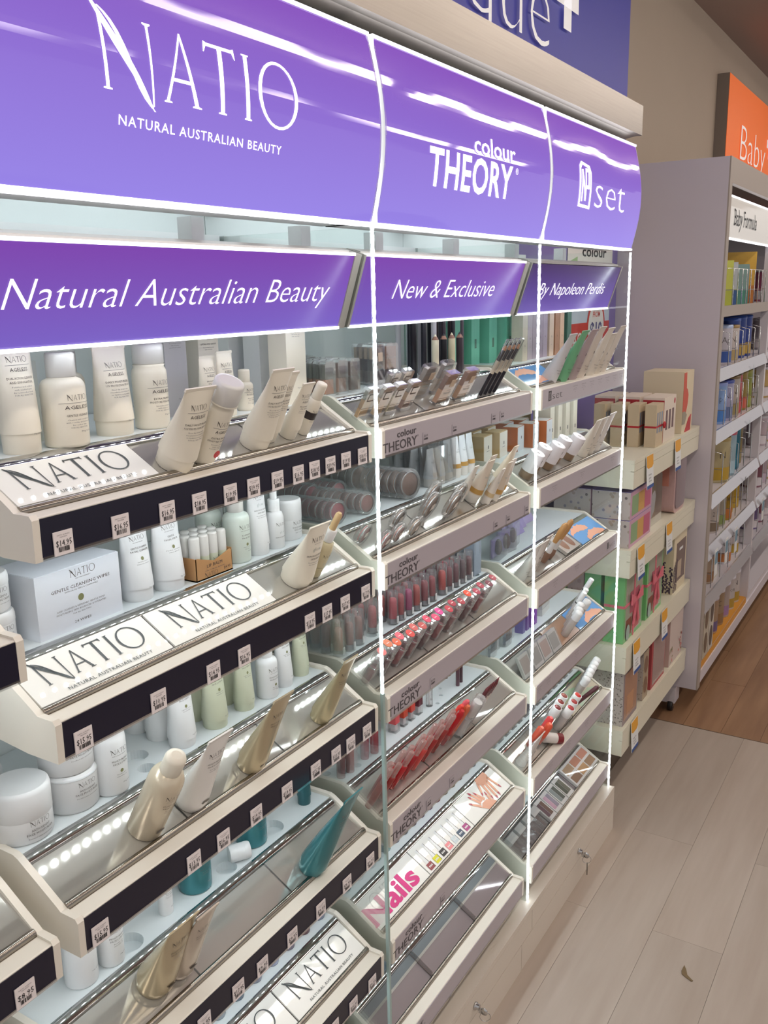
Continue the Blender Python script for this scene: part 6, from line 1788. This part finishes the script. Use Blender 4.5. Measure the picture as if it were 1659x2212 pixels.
# third gift shelf
M_GRN = dye('78b878', 0.4)
M_GRND = dye('4f9a62', 0.4)
M_PNK = dye('d8707f', 0.35)
def bow(x, y, z):
    mb = MB()
    for sx in (-1, 1):
        mb.prism([(0, 0), (sx * 0.055, 0.032), (sx * 0.06, -0.004)][::sx], 'y', y - 0.006, y - 0.001, M=TR(x, 0, z))
        mb.prism([(0, 0), (sx * 0.035, -0.075), (sx * 0.018, -0.08)][::-sx], 'y', y - 0.004, y, M=TR(x, 0, z))
    return mb.mesh('bow', M_PNK)
for i, (x0, x1) in enumerate(((2.10, 2.30), (2.345, 2.535))):
    w_ = x1 - x0
    t = gift('gift_box', '%s green gift set with clear window and pink bow' % ('front', 'second')[i], x0, x1, 0.02, 0.085, GZ[2], 0.235, M_GRN, (('window', 0.08, 0.05, 0.95, 0.97, mat('gift_window', '9aa090', 0.15)), ('brown_jar', 0.12, 0.06, 0.40, 0.30, dye('7d4a38', 0.4)), ('pink_jar', 0.45, 0.08, 0.80, 0.40, dye('c0606a', 0.4)), ('rose_packet', 0.30, 0.36, 0.78, 0.66, dye('a85a68', 0.4)), ('ribbon', 0.48, 0.0, 0.54, 1.0, M_PNK), ('cross_ribbon', 0.0, 0.50, 1.0, 0.535, M_PNK)), group='green gift sets')
    obj('bow', bow(0.01, -0.038, 0.12), t)
    obj('side_ribbon', MB().box(-w_ / 2 - 0.0006, -0.0325, 0.117, -w_ / 2, 0.0325, 0.126).mesh('side_ribbon', M_PNK), t)
    obj('oval_label', MB().add([(-0.06 + 0.02 * cos(a * pi / 8), -0.0355, 0.028 + 0.026 * sin(a * pi / 8)) for a in range(16)], [tuple(range(16))]).mesh('oval_label', dye('9ab0a8', 0.4)), t)
for i in range(2):
    for j in range(2):
        gift('gift_box', '%s set behind the front green set, %s file' % (('green', 'pink motif')[j], ('first', 'second')[i]), 2.11, 2.30, 0.10 + 0.115 * i + 0.057 * j, 0.153 + 0.115 * i + 0.057 * j, GZ[2], 0.235, (M_GRN, M_SPK2)[j])
t = gift('gift_box', 'deep cream box with lavender sprigs and a framed window', 2.655, 2.835, 0.012, 0.115, GZ[2], 0.215, M_CREAMC, (('window', 0.20, 0.16, 0.92, 0.86, mat('brown_window', '6d5648', 0.2)), ('cup', 0.32, 0.22, 0.62, 0.52, dye('b8a58c', 0.3)), ('white_lettering', 0.42, 0.70, 0.68, 0.74, M_WHITE)))
mb = MB()
rr = random.Random(5)
for sy in (-0.044, -0.030, -0.016, -0.002, 0.012, 0.026, 0.04):
    top = rr.uniform(0.07, 0.125)
    mb.add([(-0.0905, sy - 0.0006, 0.0), (-0.0905, sy + 0.0006, 0.0), (-0.0905, sy + 0.0006, top), (-0.0905, sy - 0.0006, top)], [(0, 3, 2, 1)])
    zz = 0.006
    while zz < top:
        yy = sy + rr.uniform(-0.005, 0.005)
        a = 0.0042
        mb.add([(-0.0906, yy - a, zz), (-0.0906, yy, zz - a), (-0.0906, yy + a, zz), (-0.0906, yy, zz + a)], [(0, 3, 2, 1)])
        zz += 0.0045
for sx in (-0.082, -0.07, -0.055, -0.04):
    zz = 0.006
    while zz < 0.12 + sx * 0.6 + 0.03:
        xx = sx + rr.uniform(-0.005, 0.005)
        mb.add([(xx - 0.004, -0.0526, zz), (xx, -0.0526, zz - 0.004), (xx + 0.004, -0.0526, zz), (xx, -0.0526, zz + 0.004)], [(0, 1, 2, 3)])
        zz += 0.0055
obj('lavender_print', mb.mesh('lavender_print', dye('4c3c52', 0.5)), t)
# lowest gift shelf
for i in range(2):
    t = gift('gift_box', 'seed print gift box with peach window, %s of two' % ('front', 'rear')[i], 2.105, 2.26, 0.012 + 0.12 * i, 0.125 + 0.12 * i, GZ[3], 0.185, M_SPK3, (('frame', 0, 0, 1, 1, dye('8e7e80', 0.5)), ('window', 0.08, 0.08, 0.95, 0.94, mat('peach_window', 'a8806a', 0.2)), ('jar', 0.25, 0.15, 0.72, 0.5, dye('b98a68', 0.4))), group='seed print gift boxes')
    obj('glitter_top', MB().box(-0.0775, -0.0565, 0.185, 0.0775, 0.0565, 0.186).mesh('glitter_top', M_LILG), t)
t = gift('gift_box', 'narrow box with two oval pictures beside the seed print boxes', 2.325, 2.385, 0.012, 0.09, GZ[3], 0.175, M_SPK3, (('oval_card', 0, 0, 1, 1, dye('a5937c', 0.5)),))
for zz in (0.05, 0.125):
    obj('oval_picture', MB().add([(0.022 * cos(a * pi / 10), -0.0402, zz + 0.03 * sin(a * pi / 10)) for a in range(20)], [tuple(range(20))]).mesh('oval_picture', dye('7d5f4c', 0.4)), t)
t = gift('gift_box', 'red box with a shiny pink wrapped top on the lowest gift shelf', 2.425, 2.60, 0.012, 0.10, GZ[3], 0.215, mat('red_dotted_card', 'a84448', 0.45, noise=((160, 160, 160), 0.12)), (('clear_front', 0.1, 0.05, 0.97, 0.97, mat('grey_rose_window', 'a08a88', 0.15)),))
rr = random.Random(9)
mb = MB()
for i in range(26):
    x, y, z = rr.uniform(-0.08, 0.08), rr.uniform(-0.035, 0.035), 0.216 + rr.random() * 0.016
    mb.add([(x - 0.016, y - 0.01, z - 0.008), (x + 0.014, y - 0.012, z), (x + 0.016, y + 0.012, z - 0.01), (x - 0.01, y + 0.012, z + 0.006)], [(0, 1, 2), (0, 2, 3)])
obj('foil_wrap', mb.mesh('foil_wrap', dye('c860b8', 0.12, 0.7)), t)
t = gift('gift_box', 'tall floral print box at the far end of the lowest shelf', 2.655, 2.84, 0.01, 0.06, GZ[3], 0.262, dye('c4a8a0', 0.5), (('pale_panel', 0.0, 0, 1, 1, dye('c9b8b0', 0.5)),))
mb = MB()
for i in range(34):
    x = rr.choice((-1, 1)) * rr.uniform(0.045, 0.088)
    z = rr.choice((rr.uniform(0.01, 0.09), rr.uniform(0.19, 0.25)))
    a = rr.random() * 6
    L = rr.uniform(0.006, 0.013)
    mb.add([(x + L * cos(a), -0.0262, z + L * sin(a)), (x + L * 0.5 * cos(a + 1.6), -0.0262, z + L * 0.5 * sin(a + 1.6)), (x - L * cos(a), -0.0262, z - L * sin(a)), (x + L * 0.5 * cos(a - 1.6), -0.0262, z + L * 0.5 * sin(a - 1.6))], [(0, 1, 2, 3)], i % 3)
obj('flower_print', mb.mesh('flower_print', [dye('b04a50', 0.5), dye('8f8a60', 0.5), dye('c87a70', 0.5)]), t)

# ------------------------------------------------------------------ the next gondola
M_PANEL = mat('grey_mauve_panel', 'c8c1c8', 0.6)
M_FRAME = mat('grey_beige_frame', 'a1968d', 0.5)
M_METW = mat('white_metal', 'cfcad0', 0.35)
EX = 2.886
t = thing('formula_gondola', 'tall grey end panel and header frame of the formula gondola', 'gondola')
obj('end_panel', MB().box(EX, -0.045, 0.10, EX + 0.022, 0.355, 2.085).mesh('end_panel', M_PANEL), t)
obj('front_stile', MB().box(EX + 0.0, -0.05, 0.10, EX + 0.042, -0.045, 2.085).mesh('front_stile', M_FRAME), t)
obj('top_fascia', MB().box(EX + 0.042, -0.05, 2.0, 6.4, -0.03, 2.085).box(EX + 0.022, -0.03, 2.075, 6.4, 0.355, 2.085).mesh('top_fascia', M_FRAME), t)
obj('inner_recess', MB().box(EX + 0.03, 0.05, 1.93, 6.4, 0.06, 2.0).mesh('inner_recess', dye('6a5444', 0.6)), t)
obj('back_sheet', MB().box(EX + 0.022, 0.34, 0.15, 6.4, 0.352, 2.075).mesh('back_sheet', dye('6d6268', 0.6)), t)
obj('base_deck', MB().box(EX + 0.03, -0.035, 0.145, 6.4, 0.34, 0.175).mesh('base_deck', M_METW), t)
obj('base_kick', MB().box(EX + 0.05, -0.040, 0.095, 6.4, -0.030, 0.145).mesh('base_kick', M_METW), t)
for i, xx in enumerate((3.93, 4.98)):
    obj('upright', MB().box(xx - 0.014, -0.04, 0.175, xx + 0.014, -0.005, 1.97).mesh('upright', M_METW), t)
obj('foot_plate', MB().box(2.862, 0.028, 0.035, 2.93, 0.34, 0.10).mesh('foot_plate', M_METW), t)
obj('castor', MB().lathe([(0.006, -0.009), (0.021, -0.009), (0.022, -0.004), (0.022, 0.004), (0.021, 0.009), (0.006, 0.009)], 18, M=TR(2.872, 0.045, 0.022) @ RX(pi / 2)).mesh('castor', dye('1c1a1c', 0.4)), t)
obj('castor_fork', MB().box(2.86, 0.033, 0.02, 2.884, 0.035, 0.04).box(2.86, 0.055, 0.02, 2.884, 0.057, 0.04).mesh('castor_fork', M_CHROME), t)
t = thing('header_sign', 'pale curved lit header reading Baby Formula on the far gondola', 'sign')
def hy(z):
    u = (z - 1.82) / 0.145
    return -0.03 - 0.010 * sin(pi * min(1, max(0, u)))
mb = MB()
for i in range(8):
    a, b = 1.82 + 0.145 * i / 8, 1.82 + 0.145 * (i + 1) / 8
    mb.add([(EX + 0.055, hy(a), a), (3.92, hy(a), a), (3.92, hy(b), b), (EX + 0.055, hy(b), b)], [(0, 1, 2, 3)], 0, True)
obj('sign_face', mb.mesh('sign_face', mat('pale_lit_acrylic', 'c9c4be', 0.08, emit=0.35, ecol='d8d4cc')), t)
obj('light_edge', MB().box(EX + 0.055, -0.032, 1.963, 3.92, -0.02, 1.969).box(EX + 0.055, -0.032, 1.816, 3.92, -0.02, 1.822).mesh('light_edge', M_LINE), t)
mb = MB()
V, F = fit('Baby Formula', 0.43, 0.062, off=0.0)
write(mb, V, F, lambda x, z: (x, hy(z) - 0.0015, z), 3.26, 1.865, cut=0.012)
obj('lettering', mb.mesh('lettering', M_INK), t)
t2 = thing('header_sign', 'pale lit header without words over the second formula section', 'sign')
obj('sign_face', MB().box(3.94, -0.045, 1.82, 4.97, -0.03, 1.965).mesh('sign_face', mat('pale_lit_acrylic', 'c9c4be', 0.08)), t2)

WIRE = [(3.205, 0.086), (3.205, 0.13), (3.191, 0.118), (3.235, 0.15), (3.1975, 0.125), (3.1575, 0.165)]
BZ = [1.575, 1.345, 1.11, 0.862, 0.655, 0.44]
for s, (xa, xb) in enumerate(((EX + 0.045, 3.915), (3.945, 4.965))):
    for k, z in enumerate(BZ):
        t = thing('gondola_shelf', '%s formula shelf with a %s edge, %s section' % (SN[k].split()[0] if k < 5 else 'sixth', 'grey' if k == 0 else 'shiny ticket rail', ('near', 'far')[s]), 'shelf', TR(0, 0, z))
        obj('shelf_top', MB().box(xa, -0.03, -0.012, xb, 0.338, 0).mesh('shelf_top', M_METW), t)
        prof = [(-0.030, 0.006), (-0.036, 0.006), (-0.052, -0.038), (-0.047, -0.040), (-0.032, -0.004)] if k else [(-0.03, 0.004), (-0.036, 0.004), (-0.036, -0.036), (-0.03, -0.036)]
        obj('ticket_rail', MB().prism(prof, 'x', xa, xb).mesh('ticket_rail', M_FRAME if k == 0 else mat('shiny_rail', 'd5d3d8', 0.18, 0.6)), t)
        # wire dividers on the shelf
        wx, wd_ = WIRE[k]
        for j in range(int((3.9 - wx) / wd_) + 1):
            x = wx + (xa - 2.931) + j * wd_
            q = obj('wire_divider', MB().rod([(0, -0.02, 0.002), (0, -0.02, 0.125 if k % 2 else 0.14), (0, 0.06, 0.145)], 0.0022, 5).rod([(0, -0.02, 0.06), (0, 0.20, 0.06)], 0.0016, 4).mesh('wire_divider', M_CHROME), t, TR(x, 0, 0))
        if k in (1, 2, 3):
            obj('price_flag', MB().prism([(-0.012, 0), (0.012, 0), (0.02, -0.075), (-0.006, -0.078)], 'y', -0.058, -0.056).mesh('price_flag', M_ACRYL), t, TR(xa + 0.62, 0, -0.02))
        if k == 4:
            for j in range(3):
                q = obj('price_flag', MB().prism([(-0.025, 0), (0.025, 0), (0.035, -0.11), (-0.015, -0.11)], 'y', -0.060, -0.058).mesh('price_flag', M_WHITE), t, TR(xa + 0.10 + 0.19 * j, 0, -0.01))
                obj('blue_patch', MB().box(-0.018, -0.0612, -0.06, 0.022, -0.06, -0.012).mesh('blue_patch', dye('6d93a8', 0.4)), q)
# tins and cartons of formula
def tin(R, H, c, band, word, lidc, sub=None, wc='24305c'):
    k = ('tin', R, H, c, band, word, lidc)
    if k in _PC:
        return _PC[k]
    n = 24
    P = [('tin_body', MB().lathe([(R * 0.97, 0), (R, 0.004), (R, H * 0.93)], n, flat=False).mesh('tin_body', dye(c, 0.3, 0.25))),
         ('lid', MB().lathe([(R * 1.02, H * 0.92), (R * 1.02, H * 0.99), (R * 0.95, H)], n).mesh('lid', dye(lidc, 0.35))),
         ('colour_band', MB().lathe([(R * 1.006, H * 0.06), (R * 1.006, H * 0.34)], n, caps=(0, 0)).mesh('colour_band', dye(band, 0.35)))]
    if word:
        P.append(('label_print', print_mesh([(word, H * 0.16, 0, H * 0.55, None, 0)] + ([(sub, H * 0.09, 0, H * 0.4, None, 0)] if sub else []), lambda x, z: (R * 1.012 * sin(x / R), -R * 1.012 * cos(x / R), z))))
    _PC[k] = P
    return P
def tins(zk, z, x0, dx, specs, y=0.035):
    for i, (R, H, c, b, wd_, l, lab, fy) in enumerate(specs):
        for j in range(2):
            put(tin(R, H, c, b, wd_, l), 'formula_tin', '%s, %s, %s' % (lab, ('front row', 'second row')[j], zk), 'tin', TR(x0 + dx * i, y + fy + (R * 2 + 0.006) * j, z + 0.0008) @ RZ(-0.75), 'formula tins ' + zk)
tins('on the second formula shelf', BZ[1], 3.27, 0.13, [(0.052, 0.155, 'b9b4bc', '2a4a90', 'Ap', '9fb0d0', 'pale tin with a blue foot', 0), (0.052, 0.15, 'c4b9b4', 'a58f60', 'N', '8a6d3a', 'pale tin with a gold foot', 0), (0.05, 0.175, '26408a', '26408a', None, '3a60b8', 'deep blue tin', 0.02), (0.05, 0.18, '2a3f88', 'a98a38', None, '2d4fa0', 'deep blue and gold tin', 0.02), (0.05, 0.18, '283c86', 'a98a38', None, '2d4fa0', 'blue tin at the gold end', 0.02)])
tins('on the third formula shelf', BZ[2], 3.25, 0.118, [(0.05, 0.165, '8aa8d8', '3f74b8', 'p', '8fa2e0', 'light blue tin', 0), (0.052, 0.165, 'a9a6c4', '5c6890', 'Ni', '3a4fa8', 'pale violet tin with blue lid', 0), (0.054, 0.175, 'b5aaa0', '8f7f50', 'N', '7d6438', 'pale grey tin with olive lid', 0), (0.05, 0.18, 'b8303a', 'b8303a', '2', '6d5030', 'red tin numbered 2', 0.01), (0.05, 0.175, '8f7838', 'b84a30', None, '8f7838', 'brass tin with red foot', 0.01), (0.05, 0.17, '8a9038', '8a9038', None, '9c9840', 'olive tin', 0.01)])
tins('on the fourth formula shelf', BZ[3], 3.31, 0.15, [(0.066, 0.185, 'b8ab84', 'b08f2c', 'N', 'a89050', 'large gold tin with white oval', 0), (0.060, 0.19, '9fb8c4', '9fb8c4', 'R', 'c04858', 'pale blue tin with red lid', 0), (0.058, 0.19, '1f6d84', '1f6d84', '3', '2a7f98', 'teal tin numbered 3', 0.01), (0.05, 0.18, '8a7a50', '8a7a50', None, '8a7a50', 'khaki tin', 0.02)])
tins('on the fifth formula shelf', BZ[4], 3.26, 0.125, [(0.05, 0.13, 'c6bcb4', '7a6a58', '2', 'c0b8b0', 'pale short tin numbered 2', 0), (0.05, 0.145, 'a8a090', '7d8a50', None, '9a8f80', 'grey tin with olive foot', 0), (0.052, 0.16, 'a8862f', 'b0682c', 'Kari', '2f57a0', 'gold tin with blue badge', 0), (0.052, 0.17, 'b08f28', 'b08f28', 'K', '2f57a0', 'tall gold tin', 0.02), (0.052, 0.18, 'b8962c', 'b8962c', None, '2f57a0', 'taller gold tin behind', 0.02)])
tins('on the sixth formula shelf', BZ[5], 3.24, 0.165, [(0.048, 0.15, 'b8a490', '8f6a4a', None, 'cfc8c0', 'beige tin half hidden by the end panel', 0), (0.058, 0.135, '2f7f9c', '2f7f9c', None, '9fc0d8', 'teal tin', 0.06), (0.05, 0.15, 'd0cdd2', 'b8703a', 'Nov', '9fa8cc', 'white tin with orange foot', 0), (0.05, 0.155, 'cfccd0', 'b09030', 'Nov', 'a8a8d0', 'white tin with yellow foot', 0)])
tins('on the base of the gondola', 0.177, 3.36, 0.118, [(0.048, 0.165, 'a89078', '6a5a80', 'S', 'c4bcc4', 'brown tin with violet foot', 0), (0.048, 0.165, 'a08a70', '8a6a4a', 'C', 'c8c0c4', 'tan tin', 0), (0.048, 0.165, 'b0a4a0', '9a78a0', None, 'cfc8d8', 'pale tin with mauve foot', 0), (0.048, 0.16, 'c8c4c4', 'a88a38', 'Nov', 'd8d4dc', 'white tin on orange card', 0), (0.048, 0.16, 'cac6c6', 'a88a38', 'N', 'd8d4dc', 'white tin at the far end', 0)], 0.03)
o = obj('base_liner', MB().box(EX + 0.09, -0.033, 0.1755, 3.92, 0.06, 0.177).box(EX + 0.09, -0.0355, 0.146, 3.92, -0.0352, 0.177).mesh('base_liner', dye('cf8f2e', 0.5)))
o['label'] = 'orange card liner along the base of the formula gondola'
o['category'] = 'liner'
for i, (x, c, c2) in enumerate(((3.06, 'b8ae9c', '6d5a48'), (3.155, 'c2baae', '5d5048'))):
    t = gift('formula_box', '%s beige carton with round pictures at the gondola foot' % ('nearer', 'farther')[i], x - 0.042, x + 0.042, -0.034, 0.04, 0.177, 0.235, dye(c, 0.5), group='cartons at the gondola foot', cat='box')
    for zz in (0.06, 0.165):
        obj('oval_picture', MB().add([(0.028 * cos(a * pi / 8), -0.0376, zz + 0.045 * sin(a * pi / 8)) for a in range(16)], [tuple(range(16))]).mesh('oval_picture', dye(c2, 0.5)), t)
# hanging packs on the top formula shelf
for i, (x, w_, h, c, c2, wd_) in enumerate(((3.25, 0.10, 0.17, 'c9cc5a', 'b9c04a', None), (3.336, 0.10, 0.165, 'b9bcc8', '3a5a98', 'Apt'), (3.42, 0.06, 0.13, 'c8c0c0', 'a8a0a4', None), (3.51, 0.12, 0.16, '7f9c94', '4f8a78', 'T'), (3.60, 0.09, 0.155, 'a8a4b8', '6d6a8c', 'N'), (3.71, 0.20, 0.215, 'd0a238', 'b8722c', None), (3.86, 0.10, 0.2, '9c9a48', '5a7a38', None))):
    put(carton(w_, 0.06, h, dye(c, 0.4), [(wd_, 0.024, 0, h * 0.6, None, 0)] if wd_ else None, band=(0.0, h * 0.35, dye(c2, 0.4))), 'formula_box', row_label('carton or pouch of baby food', i, 'on the top formula shelf'), 'box', TR(x, 0.045 + 0.05 * (i > 4), BZ[0] + 0.0008) @ RZ(-1.3))
put(carton(0.12, 0.05, 0.02, dye('c8c2b0', 0.4)), 'formula_box', 'flat white pack lying on the sixth formula shelf', 'box', TR(3.3, 0.02, BZ[5]))
# second section, simpler range
for k, z in enumerate(BZ):
    for i in range(6):
        c = ('a85a78', '7a6a98', 'b89a60', '5a7a98', '8a5a68', 'a8a0a8', '6a8a70', 'c0b0b8')[(i * 3 + k * 5) % 8]
        put(tin(0.05, 0.15, c, ('d0c8cc', 'b8a8b8')[i % 2], None, 'c8c4cc'), 'formula_tin', row_label('small distant tin', i, 'on the %s shelf of the far section' % ORD[k]), 'tin', TR(4.05 + WIRE[k][1] * (i + 0.5) + WIRE[k][0] - 3.205 + 0.17, 0.04, z + 0.0008), 'tins of the far formula section')

# ------------------------------------------------------------------ big signs on the wall
M_BLUE = mat('blue_sign_face', '3f3f9c', 0.5, emit=0.12, ecol='3d3d9a')
t = thing('wall_sign', 'big blue wall sign with white letters que and a plus', 'wall sign')
obj('sign_body', MB().box(1.15, 0.31, 2.15, 2.842, 0.36, 2.80).mesh('sign_body', M_BLUE), t)
mb = MB()
V, F = fit('que', 0.52, 0.235, off=-0.022, res=3)
F0 = flat_front(0.3)
write(mb, V, F, F0, 1.822, 2.308)
for a, b, c, d in ((2.133, 2.452, 2.31, 2.502), (2.190, 2.392, 2.252, 2.562)):
    mb.add([F0(a, b), F0(c, b), F0(c, d), F0(a, d)], [(0, 1, 2, 3)])
obj('lettering', mb.mesh('lettering', mat('sign_white', 'e8e4e4', 0.5, emit=0.25, ecol='ffffff')), t)
t = thing('wall_sign', 'orange wall sign with white letters Baby and a plus', 'wall sign')
obj('sign_body', MB().box(4.41, 0.302, 2.0, 6.3, 0.36, 2.665).mesh('sign_body', mat('grey_sign_side', '7d726a', 0.5)), t)
obj('sign_face', MB().box(4.412, 0.300, 2.002, 6.298, 0.302, 2.663).mesh('sign_face', mat('orange_sign_face', 'ee7420', 0.5, emit=0.22, ecol='f06410')), t)
mb = MB()
F0 = flat_front(0.294)
V, F = fit('Baby', 0.70, 0.185, off=-0.018, res=3)
write(mb, V, F, F0, 5.08, 2.298)
for a, b, c, d in ((5.46, 2.44, 5.64, 2.485), (5.52, 2.38, 5.58, 2.545)):
    mb.add([F0(a, b), F0(c, b), F0(c, d), F0(a, d)], [(0, 1, 2, 3)])
obj('lettering', mb.mesh('lettering', mat('sign_white', 'e8e4e4', 0.5)), t)
# a dry leaf on the floor
o = obj('dry_leaf', MB().prism([(0.0106, 0.0065), (-0.0071, -0.0006), (-0.0104, -0.0042), (-0.0204, -0.0177), (-0.0242, -0.0142), (-0.0180, -0.0005), (-0.0108, 0.0118), (-0.0000, 0.0151), (0.0228, 0.0140)], 'z', 0.001, 0.0022).mesh('dry_leaf', dye('6d5a3c', 0.6)), None, TR(1.435, -0.375, 0))
o['label'] = 'small dry brown leaf lying on the pale floor'
o['category'] = 'leaf'
